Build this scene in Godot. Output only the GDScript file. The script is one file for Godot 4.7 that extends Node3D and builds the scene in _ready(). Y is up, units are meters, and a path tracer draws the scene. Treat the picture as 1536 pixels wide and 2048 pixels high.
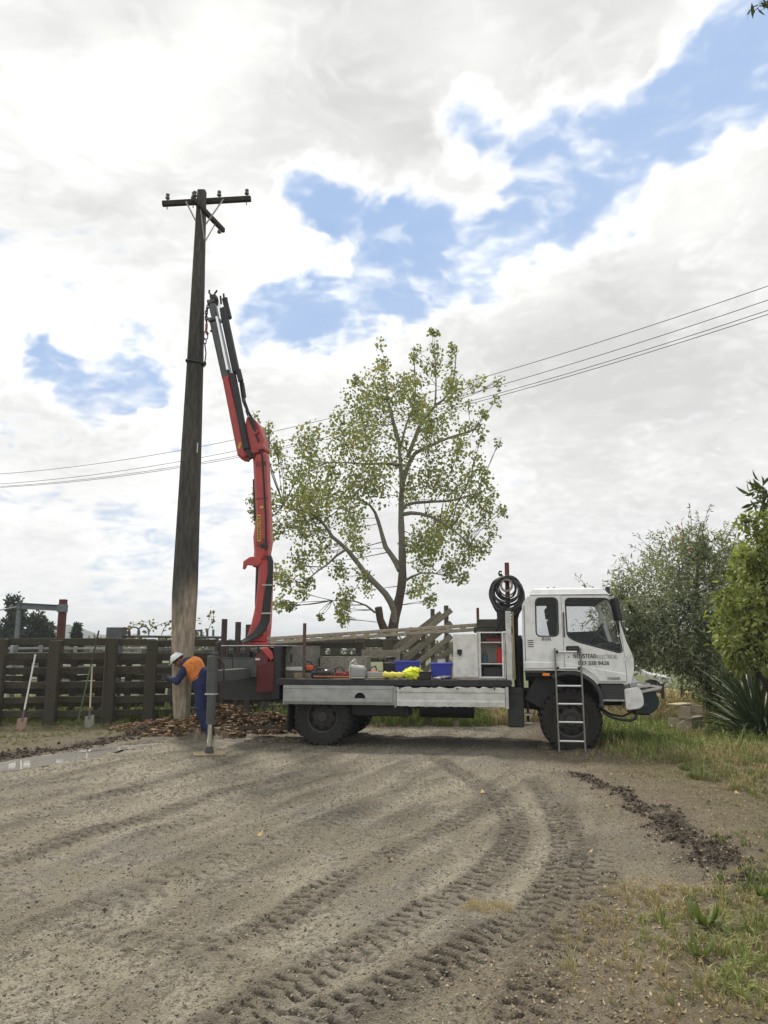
extends Node3D

const EYE := 1.72
const GAPS := [28.6,38.6,2.5,1.40, 26.7,35.8,1.9,1.30, 29.0,36.6,1.6,1.20, 24.7,34.9,2.0,1.20, 22.2,34.5,1.8,1.10, 19.2,33.9,2.3,1.20, 16.5,33.0,2.3,1.20, 14.0,30.8,2.2,1.20, 14.7,34.8,1.8,0.90, 11.9,34.8,1.7,0.90, 7.9,36.3,1.5,0.90, 6.3,37.5,0.9,0.70, 4.5,28.2,2.4,1.10, 10.5,30.5,1.3,0.60, 2.1,29.6,2.2,1.10, 2.5,26.3,1.6,1.00, 0.5,25.9,1.6,1.00, -2.7,24.9,1.6,1.10, -6.6,24.4,1.9,1.20, -9.0,24.6,1.7,1.20, -10.8,22.4,1.1,0.90, -4.4,32.2,1.9,1.10, -6.0,33.4,1.1,0.80, -3.2,30.9,1.5,1.00, -1.1,28.3,1.4,0.70, -18.8,19.6,1.6,1.15, -18.2,17.9,1.1,1.00, -24.2,19.3,1.2,1.00, -23.8,17.8,1.1,1.00, -21.1,17.3,1.3,0.95, -25.3,20.1,0.7,0.70, 26.4,37.3,1.1,0.80, 10.9,29.2,1.4,0.90, 7.7,28.1,1.5,0.90, 12.6,32.3,1.6,0.80, 9.4,31.3,1.1,0.50, -13.5,6.1,2.2,0.45, -18.7,6.5,2.1,0.35]
const GLOW := [-24.2,34.7,3.8,0.50, -17.8,37.8,3.1,0.50, -18.7,33.9,1.8,0.30, -12.1,41.3,2.5,0.45, -12.6,29.1,2.3,0.25, -8.3,29.4,3.0,0.30, -4.7,26.9,2.1,0.30, -9.8,25.3,2.1,0.30, -24.8,21.9,3.6,0.30, -17.9,23.1,3.1,0.20, 7.2,26.8,3.1,0.35, 13.1,27.7,3.0,0.35, -2.7,22.4,3.2,0.30, -7.3,21.2,2.9,0.30, 22.4,29.3,2.8,0.30, 27.0,30.3,2.4,0.25, -15.8,18.2,2.1,0.30, -25.7,17.1,1.7,0.25, 3.3,32.2,2.6,0.25, 7.7,40.4,2.3,0.25, 23.4,39.8,1.6,0.20, 20.3,14.2,2.1,0.25, 26.2,14.7,2.0,0.25, 26.3,33.6,1.7,0.20, -20.2,30.0,4.1,-0.25, -25.4,28.8,3.4,-0.20, -26.4,39.1,1.8,-0.20, -19.3,41.1,1.6,-0.20, -2.0,41.4,4.3,-0.10, 2.2,36.3,1.8,-0.25, -5.3,36.8,3.7,-0.10, -23.2,14.7,3.8,-0.25, -15.2,26.2,2.0,-0.10, 20.2,22.2,5.5,-0.12, 16.4,19.2,5.3,-0.22, 11.0,21.7,3.6,-0.10, 25.9,18.1,3.7,-0.12, -6.5,18.7,2.9,-0.15, -20.6,9.7,5.2,-0.15, 21.2,11.7,4.5,-0.15, 16.0,10.7,3.9,-0.10, -23.4,4.0,3.4,-0.10]

var rng := RandomNumberGenerator.new()
var taken := {}
var tex := {}
var mats := {}


# ---------------------------------------------------------------- a collector of triangles
class G:
	var v := PackedVector3Array()
	var n := PackedVector3Array()
	var c := PackedColorArray()
	var uv := PackedVector2Array()
	var col := Color(1, 1, 1)

	func vert(p: Vector3, nn: Vector3) -> void:
		v.append(p)
		n.append(nn)
		c.append(col)
		uv.append(Vector2(p.x, p.y))

	# a, b, c run counter-clockwise seen from outside
	func tri(a: Vector3, b: Vector3, d: Vector3) -> void:
		var nn := (b - a).cross(d - a).normalized()
		vert(a, nn)
		vert(d, nn)
		vert(b, nn)

	func tris(a: Vector3, na: Vector3, b: Vector3, nb: Vector3, d: Vector3, nd: Vector3) -> void:
		vert(a, na)
		vert(d, nd)
		vert(b, nb)

	func quad(a: Vector3, b: Vector3, d: Vector3, e: Vector3) -> void:
		tri(a, b, d)
		tri(a, d, e)

	func quads(a: Vector3, na: Vector3, b: Vector3, nb: Vector3, d: Vector3, nd: Vector3, e: Vector3, ne: Vector3) -> void:
		tris(a, na, b, nb, d, nd)
		tris(a, na, d, nd, e, ne)

	# a box with chamfered edges
	func box(at: Vector3, size: Vector3, b := Basis(), bev := 0.006) -> G:
		var h := size * 0.5
		var e: float = minf(bev, minf(h.x, minf(h.y, h.z)) * 0.45)
		var ax := [Vector3(1, 0, 0), Vector3(0, 1, 0), Vector3(0, 0, 1)]
		for k in 3:
			for s in [-1.0, 1.0]:
				var o: Vector3 = ax[k] * h[k] * s
				var i := (k + 1) % 3
				var j := (k + 2) % 3
				var u: Vector3 = ax[i] * (h[i] - e)
				var w: Vector3 = ax[j] * (h[j] - e)
				if s > 0:
					quad(at + b * (o - u - w), at + b * (o + u - w), at + b * (o + u + w), at + b * (o - u + w))
				else:
					quad(at + b * (o - u - w), at + b * (o - u + w), at + b * (o + u + w), at + b * (o + u - w))
		if e <= 0.0:
			return self
		for k in 3:
			var i := (k + 1) % 3
			var j := (k + 2) % 3
			for si in [-1.0, 1.0]:
				for sj in [-1.0, 1.0]:
					var l: Vector3 = ax[k] * (h[k] - e)
					var p: Vector3 = ax[i] * h[i] * si + ax[j] * (h[j] - e) * sj
					var q: Vector3 = ax[i] * (h[i] - e) * si + ax[j] * h[j] * sj
					if si * sj > 0:
						quad(at + b * (p - l), at + b * (q - l), at + b * (q + l), at + b * (p + l))
					else:
						quad(at + b * (p + l), at + b * (q + l), at + b * (q - l), at + b * (p - l))
		for sx in [-1.0, 1.0]:
			for sy in [-1.0, 1.0]:
				for sz in [-1.0, 1.0]:
					var p := Vector3(h.x * sx, (h.y - e) * sy, (h.z - e) * sz)
					var q := Vector3((h.x - e) * sx, h.y * sy, (h.z - e) * sz)
					var r := Vector3((h.x - e) * sx, (h.y - e) * sy, h.z * sz)
					if sx * sy * sz > 0:
						tri(at + b * p, at + b * q, at + b * r)
					else:
						tri(at + b * p, at + b * r, at + b * q)
		return self

	# a bar of w x h section from p to q; up tells where its height points
	func bar(p: Vector3, q: Vector3, w: float, h: float, up := Vector3.UP, bev := 0.004) -> G:
		var x := (q - p)
		var l := x.length()
		x /= l
		if absf(x.dot(up)) > 0.98:
			up = Vector3(0, 0, 1) if absf(x.z) < 0.9 else Vector3(1, 0, 0)
		var z := x.cross(up).normalized()
		var y := z.cross(x).normalized()
		return box((p + q) * 0.5, Vector3(l, h, w), Basis(x, y, z), bev)

	func tube(pts: Array, rad: Variant, sides := 8, caps := true) -> G:
		var rings := []
		var nors := []
		var up := Vector3.UP
		for i in pts.size():
			var t: Vector3 = (pts[mini(i + 1, pts.size() - 1)] - pts[maxi(i - 1, 0)]).normalized()
			if i == 0:
				up = Vector3(0, 1, 0) if absf(t.y) < 0.9 else Vector3(1, 0, 0)
			var s: Vector3 = t.cross(up).normalized()
			up = s.cross(t).normalized()
			var ring := PackedVector3Array()
			var nr := PackedVector3Array()
			var r: float = rad[i] if rad is Array or rad is PackedFloat32Array else rad
			for k in sides:
				var a := -TAU * k / sides
				var d: Vector3 = s * cos(a) + up * sin(a)
				ring.append(pts[i] + d * r)
				nr.append(d)
			rings.append(ring)
			nors.append(nr)
		for i in pts.size() - 1:
			for k in sides:
				var j := (k + 1) % sides
				quads(rings[i][k], nors[i][k], rings[i][j], nors[i][j], rings[i + 1][j], nors[i + 1][j], rings[i + 1][k], nors[i + 1][k])
		if caps:
			for k in range(1, sides - 1):
				tri(rings[0][0], rings[0][k + 1], rings[0][k])
				var m := pts.size() - 1
				tri(rings[m][0], rings[m][k], rings[m][k + 1])
		return self

	# profile of (radius, along y), turned about y
	func lathe(prof: Array, xf := Transform3D(), seg := 24) -> G:
		var d := []
		for i in prof.size() - 1:
			var e: Vector2 = prof[i + 1] - prof[i]
			d.append(Vector2(e.y, -e.x).normalized())
		for i in prof.size() - 1:
			var a: Vector2 = prof[i]
			var b: Vector2 = prof[i + 1]
			var na: Vector2 = d[i]
			var nb: Vector2 = d[i]
			if i > 0 and d[i - 1].dot(d[i]) > 0.75:
				na = (d[i - 1] + d[i]).normalized()
			if i < d.size() - 1 and d[i + 1].dot(d[i]) > 0.75:
				nb = (d[i + 1] + d[i]).normalized()
			for k in seg:
				var t0 := TAU * k / seg
				var t1 := TAU * (k + 1) / seg
				var c0 := Vector3(cos(t0), 0, -sin(t0))
				var c1 := Vector3(cos(t1), 0, -sin(t1))
				var y := Vector3.UP
				var p := [c0 * a.x + y * a.y, c1 * a.x + y * a.y, c1 * b.x + y * b.y, c0 * b.x + y * b.y]
				var q := [c0 * na.x + y * na.y, c1 * na.x + y * na.y, c1 * nb.x + y * nb.y, c0 * nb.x + y * nb.y]
				quads(xf * p[0], xf.basis * q[0], xf * p[1], xf.basis * q[1], xf * p[2], xf.basis * q[2], xf * p[3], xf.basis * q[3])
		return self

	# an outline in x, y drawn out from z0 to z1, with its edges chamfered
	func prism(poly: PackedVector2Array, z0: float, z1: float, xf := Transform3D(), bev := 0.005) -> G:
		var area := 0.0
		var m := poly.size()
		for i in m:
			area += poly[i].cross(poly[(i + 1) % m])
		if area < 0:
			poly = poly.duplicate()
			poly.reverse()
		var ins := PackedVector2Array()
		for i in m:
			var a := (poly[i] - poly[(i + m - 1) % m]).normalized()
			var b := (poly[(i + 1) % m] - poly[i]).normalized()
			var na := Vector2(-a.y, a.x)
			var nb := Vector2(-b.y, b.x)
			ins.append(poly[i] + (na + nb) / maxf(1.0 + na.dot(nb), 0.4) * bev)
		var id := Geometry2D.triangulate_polygon(ins)
		for i in range(0, id.size(), 3):
			var p := ins[id[i]]
			var q := ins[id[i + 1]]
			var r := ins[id[i + 2]]
			if (q - p).cross(r - p) < 0:
				var t := q
				q = r
				r = t
			tri(xf * Vector3(p.x, p.y, z1), xf * Vector3(q.x, q.y, z1), xf * Vector3(r.x, r.y, z1))
			tri(xf * Vector3(p.x, p.y, z0), xf * Vector3(r.x, r.y, z0), xf * Vector3(q.x, q.y, z0))
		var lv := [[ins, z0], [poly, z0 + bev], [poly, z1 - bev], [ins, z1]]
		for k in 3:
			if bev <= 0.0 and k != 1:
				continue
			for i in m:
				var j := (i + 1) % m
				var a0: Vector2 = lv[k][0][i]
				var a1: Vector2 = lv[k][0][j]
				var b0: Vector2 = lv[k + 1][0][i]
				var b1: Vector2 = lv[k + 1][0][j]
				quad(xf * Vector3(a0.x, a0.y, lv[k][1]), xf * Vector3(a1.x, a1.y, lv[k][1]), xf * Vector3(b1.x, b1.y, lv[k + 1][1]), xf * Vector3(b0.x, b0.y, lv[k + 1][1]))
		return self

	func add(o: G, xf := Transform3D()) -> G:
		for i in o.v.size():
			v.append(xf * o.v[i])
			n.append((xf.basis * o.n[i]).normalized())
			c.append(o.c[i])
			uv.append(o.uv[i])
		return self

	func mesh() -> ArrayMesh:
		var a := []
		a.resize(Mesh.ARRAY_MAX)
		a[Mesh.ARRAY_VERTEX] = v
		a[Mesh.ARRAY_NORMAL] = n
		a[Mesh.ARRAY_COLOR] = c
		a[Mesh.ARRAY_TEX_UV] = uv
		var m := ArrayMesh.new()
		m.add_surface_from_arrays(Mesh.PRIMITIVE_TRIANGLES, a)
		return m


func numbered(called: String) -> String:
	var k: int = taken.get(called, 0)
	taken[called] = k + 1
	return called if k == 0 else "%s_%03d" % [called, k]


func tag(o: Node, label: String, category := "", group := "", kind := "") -> Node:
	if label:
		o.set_meta("label", label)
	if category:
		o.set_meta("category", category)
	if group:
		o.set_meta("group", group)
	if kind:
		o.set_meta("kind", kind)
	return o


func thing(called: String, label: String, category: String, at := Vector3.ZERO, turn := 0.0, group := "") -> Node3D:
	var o := Node3D.new()
	o.name = numbered(called)
	add_child(o, true)
	o.position = at
	o.rotation.y = turn
	tag(o, label, category, group)
	return o


func part(called: String, g: Variant, m: Material, parent: Node, label := "") -> MeshInstance3D:
	var o := MeshInstance3D.new()
	o.name = called
	o.mesh = g.mesh() if g is G else g
	o.material_override = m
	if parent == self:
		o.name = numbered(called)
	else:
		var k: int = parent.get_meta("n_" + called, 0) if parent.has_meta("n_" + called) else 0
		parent.set_meta("n_" + called, k + 1)
		if k:
			o.name = "%s_%03d" % [called, k]
	parent.add_child(o, true)
	if label:
		o.set_meta("label", label)
	return o


func many(called: String, mesh: Mesh, m: Material, xfs: Array, cols: Array, parent: Node) -> MultiMeshInstance3D:
	var mm := MultiMesh.new()
	mm.transform_format = MultiMesh.TRANSFORM_3D
	mm.use_colors = true
	mm.mesh = mesh
	mm.instance_count = xfs.size()
	for i in xfs.size():
		mm.set_instance_transform(i, xfs[i])
		mm.set_instance_color(i, cols[i])
	var o := MultiMeshInstance3D.new()
	o.name = numbered(called) if parent == self else called
	o.multimesh = mm
	o.material_override = m
	parent.add_child(o, true)
	o.set_meta("kind", "stuff")
	return o


func noise_tex(key: String, freq: float, lo: float, hi: float, octaves := 5, type := FastNoiseLite.TYPE_SIMPLEX_SMOOTH, size := 512, mid := -1.0) -> NoiseTexture2D:
	if not tex.has(key):
		var f := FastNoiseLite.new()
		f.seed = key.hash() % 1000
		f.noise_type = type
		f.frequency = freq
		f.fractal_octaves = octaves
		f.fractal_gain = 0.55
		if type == FastNoiseLite.TYPE_CELLULAR:
			f.cellular_return_type = FastNoiseLite.RETURN_DISTANCE2_SUB
		var t := NoiseTexture2D.new()
		t.width = size
		t.height = size
		t.seamless = true
		t.noise = f
		var r := Gradient.new()
		r.set_color(0, Color(lo, lo, lo))
		r.set_color(1, Color(hi, hi, hi))
		if mid >= 0.0:
			r.add_point(0.5, Color(mid, mid, mid))
		t.color_ramp = r
		tex[key] = t
	return tex[key]


func lin(r: float, g: float, b: float) -> Color:
	return Color(r, g, b).linear_to_srgb()


# a material: base colour (linear), roughness, metal, a texture that varies the colour, its scale, relief in cm
func mat(key: String, c: Color, rough := 0.8, metal := 0.0, t: Texture2D = null, sc := Vector3.ONE, relief := 0.0, rt: Texture2D = null) -> StandardMaterial3D:
	if mats.has(key):
		return mats[key]
	var m := StandardMaterial3D.new()
	m.resource_name = key
	m.albedo_color = c.linear_to_srgb()
	m.roughness = rough
	m.metallic = metal
	m.vertex_color_use_as_albedo = true
	if t:
		m.albedo_texture = t
		m.uv1_triplanar = true
		m.uv1_scale = sc
	if relief != 0.0:
		m.heightmap_enabled = true
		m.heightmap_texture = rt if rt else t
		m.heightmap_scale = relief
		m.uv1_triplanar = true
		m.uv1_scale = sc
	mats[key] = m
	return m


func fnl(s: int, freq: float, octaves := 4, type := FastNoiseLite.TYPE_SIMPLEX_SMOOTH) -> FastNoiseLite:
	var f := FastNoiseLite.new()
	f.seed = s
	f.frequency = freq
	f.noise_type = type
	f.fractal_octaves = octaves
	if octaves == 1:
		f.fractal_type = FastNoiseLite.FRACTAL_NONE
	return f


# ---------------------------------------------------------------- the sky
func blobs(d: Vector3, dirs: Array, list: Array, sharp: float) -> float:
	var s := 0.0
	for i in dirs.size():
		var q: float = (1.0 - d.dot(dirs[i])) / (list[i * 4 + 2] * list[i * 4 + 2] * 0.00015231)   # 1 at the blob's own radius
		if q < 4.0:
			s += list[i * 4 + 3] * exp(-q * sharp)
	return s


func dir_of(az: float, el: float) -> Vector3:
	return Vector3(sin(az) * cos(el), sin(el), -cos(az) * cos(el))


func towards(list: Array) -> Array:
	var out := []
	for i in range(0, list.size(), 4):
		out.append(dir_of(deg_to_rad(list[i]), deg_to_rad(list[i + 1])))
	return out


var cloud_a := fnl(11, 1.5, 6)
var cloud_b := fnl(23, 3.2, 5)
var cloud_d := fnl(51, 5.5, 5)
var cloud_c := fnl(37, 0.55, 3)


func sky_color(d: Vector3, gap: float, glow: float) -> Color:
	var p := Vector3(d.x, 0, d.z) / (d.y + 0.22)
	p.y = d.y * 2.0
	var w := cloud_b.get_noise_3dv(p * 0.8) * 0.22
	var a := cloud_a.get_noise_3dv(p * 1.25 + Vector3(w, w * 0.5, -w))
	var b := cloud_b.get_noise_3dv(p * 1.9 + Vector3(w, 0, w))
	var wide := cloud_c.get_noise_3dv(p)
	var e := cloud_d.get_noise_3dv(p * 2.6 + Vector3(w, w, 0) * 2.0)
	var open := 1.0 - exp(-1.15 * gap)
	var cover := 0.74 + 0.50 * a + 0.50 * b + 0.42 * e + 0.30 * wide - 1.42 * open
	var dens := maxf(smoothstep(-0.42, 0.52, cover), 0.60 * smoothstep(-0.2, 1.0, 0.16 + 1.5 * b + 0.45 * e + 0.9 * a) * smoothstep(-1.35, -0.2, cover))
	var thick := smoothstep(0.30, 1.20, cover + 0.35 * wide - 0.2 * b)
	var white := lerpf(0.925, 0.645, thick) + 0.34 * glow + 0.11 * b + 0.07 * a + 0.05 * e
	var up := clampf(d.y, 0.0, 1.0)
	var low := exp(-up * 9.0)
	white = lerpf(white, 0.74 + 0.10 * b, low * 0.85)
	white = clampf(white, 0.58, 1.35)
	var blue := Color(0.30, 0.43, 0.67).lerp(Color(0.45, 0.555, 0.74), clampf(0.62 - 0.9 * up + 0.8 * wide + 0.3 * b, 0.0, 1.0)).lerp(Color(0.58, 0.70, 0.84), low)
	var cl := Color(white, white * 1.0, white * (0.985 - 0.05 * clampf(glow, 0.0, 1.0)))
	dens = lerpf(dens, 1.0, low * 0.5)
	return blue.lerp(cl, dens)


func make_sky() -> Texture2D:
	var gd := towards(GAPS)
	var ld := towards(GLOW)
	# where the cloud opens and where the sun shines through, coarse first
	var cw := 720
	var ch := 180
	var ctl := Image.create_empty(cw, ch, false, Image.FORMAT_RGF)
	for j in ch:
		var el := (0.5 - (j + 0.5) / ch * 0.5) * PI
		for i in cw:
			var d := dir_of((i + 0.5) / cw * TAU - PI, el)
			ctl.set_pixel(i, j, Color(blobs(d, gd, GAPS, 0.62), blobs(d, ld, GLOW, 0.7), 0))
	# the whole sky
	var W := 4096
	var H := 2048
	var sw := 1024
	var sh := 512
	var im := Image.create_empty(sw, sh, false, Image.FORMAT_RGBF)
	im.fill(Color(0.23, 0.21, 0.17))
	var c1 := ctl.duplicate()
	c1.resize(sw, sh / 2, Image.INTERPOLATE_CUBIC)
	for j in sh / 2:
		var el := (0.5 - (j + 0.5) / sh) * PI
		for i in sw:
			var g: Color = c1.get_pixel((i + sw / 2) % sw, j)
			im.set_pixel(i, j, sky_color(dir_of((i + 0.5) / sw * TAU, el), g.r, g.g))
	im.resize(W, H, Image.INTERPOLATE_CUBIC)
	# and finer round the north, where the ground plan looks
	var c2 := ctl.duplicate()
	c2.resize(W, H / 2, Image.INTERPOLATE_CUBIC)
	var half := 420
	for j in range(470, H / 2):
		var el := (0.5 - (j + 0.5) / H) * PI
		for k in range(-half, half):
			var i := posmod(k, W)
			var d := dir_of((k + 0.5) / W * TAU, el)
			var ox := 22.0 * cloud_b.get_noise_3dv(d * 3.2) + 9.0 * cloud_d.get_noise_3dv(d * 4.0)
			var oy := 18.0 * cloud_b.get_noise_3dv(d * 3.2 + Vector3(9, 4, 1)) + 8.0 * cloud_d.get_noise_3dv(d * 4.0 + Vector3(3, 7, 5))
			var g: Color = c2.get_pixel(posmod(i + W / 2 + int(ox), W), clampi(j + int(oy), 0, H / 2 - 1))
			im.set_pixel(i, j, sky_color(d, g.r, g.g))
	return ImageTexture.create_from_image(im)


func _ready() -> void:
	rng.seed = 5
	# the camera
	var cam := Camera3D.new()
	cam.name = "camera"
	cam.position = Vector3(0, EYE, 0)
	cam.rotation_degrees = Vector3(10.1737, 0, 0)
	cam.fov = 67.3113
	cam.near = 0.1
	cam.far = 4000.0
	add_child(cam, true)
	cam.current = true
	# the sky and the air
	var env := Environment.new()
	env.background_mode = Environment.BG_SKY
	var sky := Sky.new()
	var pano := PanoramaSkyMaterial.new()
	pano.panorama = make_sky()
	sky.sky_material = pano
	env.sky = sky
	env.background_energy_multiplier = 1.0
	env.tonemap_mode = Environment.TONE_MAPPER_LINEAR
	env.tonemap_exposure = 1.25
	env.fog_enabled = true
	env.fog_density = 0.0006
	env.fog_light_color = Color(0.86, 0.90, 0.94)
	env.sdfgi_enabled = true
	env.ssao_enabled = true
	env.ssil_enabled = true
	var we := WorldEnvironment.new()
	we.name = "air"
	we.environment = env
	add_child(we, true)
	# the sun, veiled by cloud, ahead and to the left
	var sun := DirectionalLight3D.new()
	sun.name = "sun"
	sun.light_energy = 0.95
	sun.light_color = Color(1.0, 0.96, 0.9)
	sun.light_angular_distance = 8.0
	sun.shadow_enabled = true
	add_child(sun, true)
	sun.look_at_from_position(dir_of(deg_to_rad(-24), deg_to_rad(52)) * 100.0, Vector3.ZERO)
	build_ground()
	make_truck()
	make_load()
	make_yard()
	make_pole()
	make_person()
	make_poplar()
	make_right_plants()
	make_far_plants()
	make_grass()
	make_stones()
	make_right_things()


# ---------------------------------------------------------------- the ground
const FX0 := -6.0
const FZ0 := -14.5
const FS := 0.012
const FW := 1084
const FH := 960
var track_h := PackedFloat32Array()
var track_d := PackedFloat32Array()
var n_wide := fnl(3, 0.22, 3)
var n_mid := fnl(4, 1.1, 3)
var n_fine := fnl(5, 7.0, 3)
var n_lump := fnl(6, 9.0, 2)
var n_streak := fnl(7, 0.9, 3)

const VERGE_R := [3.9, -24.0, 3.64, -19.8, 3.16, -13.96, 2.85, -11.7, 2.96, -9.7, 2.95, -8.46, 2.85, -7.31, 2.67, -6.51, 2.03, -5.77, 1.50, -5.18, 1.20, -4.71, 0.95, -3.96, 0.6, -2.0]
const VERGE_L := [-8.5, -9.0, -6.45, -11.9, -6.1, -12.7, -5.95, -13.4, -5.63, -14.1, -5.37, -15.1, -4.9, -16.0, -4.4, -16.6, -3.0, -17.4, -1.0, -17.8, 2.0, -19.0, 4.0, -19.6]
const RIDGE := [2.55, -11.6, 2.67, -11.23, 2.81, -10.24, 2.88, -9.26, 2.85, -8.22, 2.79, -7.31, 2.80, -6.73, 2.75, -6.2, 2.4, -5.7]
const MOUNDS := [-3.45, -17.05, 0.85, 0.5, 0.50, -2.5, -17.2, 0.9, 0.45, 0.36, -4.45, -16.15, 0.55, 0.3, 0.27, -5.1, -16.6, 0.6, 0.3, 0.10, -3.45, -15.95, 0.55, 0.3, 0.13, -1.7, -17.3, 0.5, 0.35, 0.12]


func side_x(line: Array, z: float) -> float:
	for i in range(0, line.size() - 2, 2):
		var z0: float = line[i + 1]
		var z1: float = line[i + 3]
		if (z - z0) * (z - z1) <= 0.0 and z0 != z1:
			return lerpf(line[i], line[i + 2], (z - z0) / (z1 - z0))
	return line[0] if absf(z - line[1]) < absf(z - line[line.size() - 1]) else line[line.size() - 2]


func smooth_line(pts: Array) -> Array:
	var cur := Curve2D.new()
	var v := []
	for i in range(0, pts.size(), 2):
		v.append(Vector2(pts[i], pts[i + 1]))
	for i in v.size():
		var t: Vector2 = (v[mini(i + 1, v.size() - 1)] - v[maxi(i - 1, 0)]) / 6.0
		cur.add_point(v[i], -t, t)
	return [cur, cur.get_baked_length()]


func lay_track(pts: Array, half: float, deep: float, dark: float, lug := 0.075, patch := 0.35) -> void:
	var cl := smooth_line(pts)
	var cur: Curve2D = cl[0]
	var length: float = cl[1]
	var t := 0.0
	var p := cur.sample_baked(0.0, true)
	while t < length - 0.02:
		var q := cur.sample_baked(t + 0.02, true)
		var dir := (q - p).normalized()
		var nrm := Vector2(-dir.y, dir.x)
		var ends := smoothstep(0.0, 0.6, t) * smoothstep(0.0, 0.6, length - t)
		var fade := ends * clampf(0.75 + patch * 2.2 * n_mid.get_noise_2d(t * 0.9 + half * 50.0, dark * 40.0), 0.12, 1.25)
		var jit := 0.05 * n_fine.get_noise_2d(t * 0.5, half * 90.0)
		var s := -1.35
		while s <= 1.35:
			var o := p + nrm * s * half
			var i := int((o.x - FX0) / FS)
			var j := int((o.y - FZ0) / FS)
			if i >= 0 and j >= 0 and i < FW and j < FH:
				var a := absf(s)
				var ph := fposmod((t + jit - a * half * 0.28) / lug + (0.5 if s > 0 else 0.0), 1.0)
				var cut := smoothstep(0.02, 0.10, ph) * (1.0 - smoothstep(0.30, 0.38, ph))
				if a > 0.92 or a < 0.08:
					cut = 0.0
				var berm := exp(-pow((a - 1.12) / 0.14, 2.0))
				var inside := 1.0 - smoothstep(0.9, 1.1, a)
				var h := -deep * inside * (0.2 + 1.7 * cut) + deep * 0.55 * berm
				var k := j * FW + i
				track_h[k] = lerpf(track_h[k], h, minf(1.0, fade) * clampf(inside + berm, 0.0, 1.0))
				track_d[k] = maxf(track_d[k], dark * fade * (inside * (0.38 + 0.9 * cut) + 0.3 * berm))
			s += FS * 0.75 / half
		p = q
		t += 0.009
		p = cur.sample_baked(t, true)


func track_at(f: PackedFloat32Array, x: float, z: float) -> float:
	var u := (x - FX0) / FS
	var v := (z - FZ0) / FS
	var i := int(u)
	var j := int(v)
	if i < 0 or j < 0 or i >= FW - 1 or j >= FH - 1:
		return 0.0
	var a := u - i
	var b := v - j
	var k := j * FW + i
	return lerpf(lerpf(f[k], f[k + 1], a), lerpf(f[k + FW], f[k + FW + 1], a), b)


const PUDDLES := [-5.55, -12.5, 1.75, 0.46, -1.15, -2.5, -15.45, 0.85, 0.5, 0.0, -4.75, -14.35, 0.8, 0.26, -0.9]


func puddle_at(i: int, x: float, z: float) -> float:
	var q := Vector2(x - PUDDLES[i], z - PUDDLES[i + 1]).rotated(-PUDDLES[i + 4])
	var d := Vector2(q.x / PUDDLES[i + 2], q.y / PUDDLES[i + 3]).length() + 0.35 * n_mid.get_noise_2d(x * 1.6, z * 1.6) + 0.12 * n_fine.get_noise_2d(x, z)
	return 1.0 - smoothstep(0.9, 1.2, d)


func mound_at(x: float, z: float) -> float:
	var h := 0.0
	for i in range(0, MOUNDS.size(), 5):
		var dx: float = (x - MOUNDS[i]) / MOUNDS[i + 2]
		var dz: float = (z - MOUNDS[i + 1]) / MOUNDS[i + 3]
		h = maxf(h, MOUNDS[i + 4] * exp(-(dx * dx + dz * dz)))
	return h


# how far onto the grass a spot lies (metres, negative on the gravel)
func on_verge(x: float, z: float) -> float:
	var w := 0.25 * n_mid.get_noise_2d(x, z) + 0.4 * n_wide.get_noise_2d(x * 3.0, z * 3.0)
	var r := x - side_x(VERGE_R, z)
	var l := side_x(VERGE_L, z) - x
	if z > -9.0:
		l = -5.0
	return maxf(r, l) + w


func ridge_at(x: float, z: float) -> float:
	if z < -11.6 or z > -5.7:
		return 0.0
	var d := (x - side_x(RIDGE, z) + 0.25 * n_mid.get_noise_2d(x * 2.0, z * 2.0)) / (0.12 + 0.13 * smoothstep(-9.5, -7.0, z))
	return exp(-d * d) * clampf(0.7 + 1.3 * n_mid.get_noise_2d(x * 1.5 + 30.0, z * 1.5), 0.1, 1.0) * smoothstep(-11.6, -11.0, z) * (1.0 - smoothstep(-6.4, -5.7, z))


func height_at(x: float, z: float) -> float:
	var v := on_verge(x, z)
	var g := smoothstep(-0.1, 0.5, v)
	var md := mound_at(x, z)
	var rd := ridge_at(x, z)
	var h := 0.05 * n_wide.get_noise_2d(x, z) * smoothstep(0.0, 3.0, absf(z + 14.0)) + 0.014 * n_mid.get_noise_2d(x, z)
	var st := n_streak.get_noise_2d((x * 0.93 + z * 0.36) * 2.2, (z * 0.93 - x * 0.36) * 0.35)
	h += 0.022 * st * (1.0 - g)
	var l := n_lump.get_noise_2d(x, z)
	var f := n_fine.get_noise_2d(x * 1.7, z * 1.7)
	h += 0.009 * l + 0.006 * f - 0.008 * smoothstep(0.2, 0.5, n_fine.get_noise_2d((x * 0.93 + z * 0.36) * 4.0, (z * 0.93 - x * 0.36) * 1.1 + 70.0)) * (1.0 - g)
	h += 0.05 * g + md * (1.0 + 0.25 * n_fine.get_noise_2d(x * 0.6, z * 0.6)) + smoothstep(0.02, 0.2, md) * 0.05 * n_lump.get_noise_2d(x * 0.6, z * 0.6)
	h += rd * (0.015 + 0.035 * absf(l) + 0.03 * n_fine.get_noise_2d(x, z))
	h += track_at(track_h, x, z)
	for i in range(0, PUDDLES.size(), 5):
		h = lerpf(h, -0.05, puddle_at(i, x, z))
	# firm, level ground under the lorry's wheels and the prop
	return h * smoothstep(26.0, 23.0, -z) * smoothstep(14.0, 12.0, absf(x))


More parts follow.
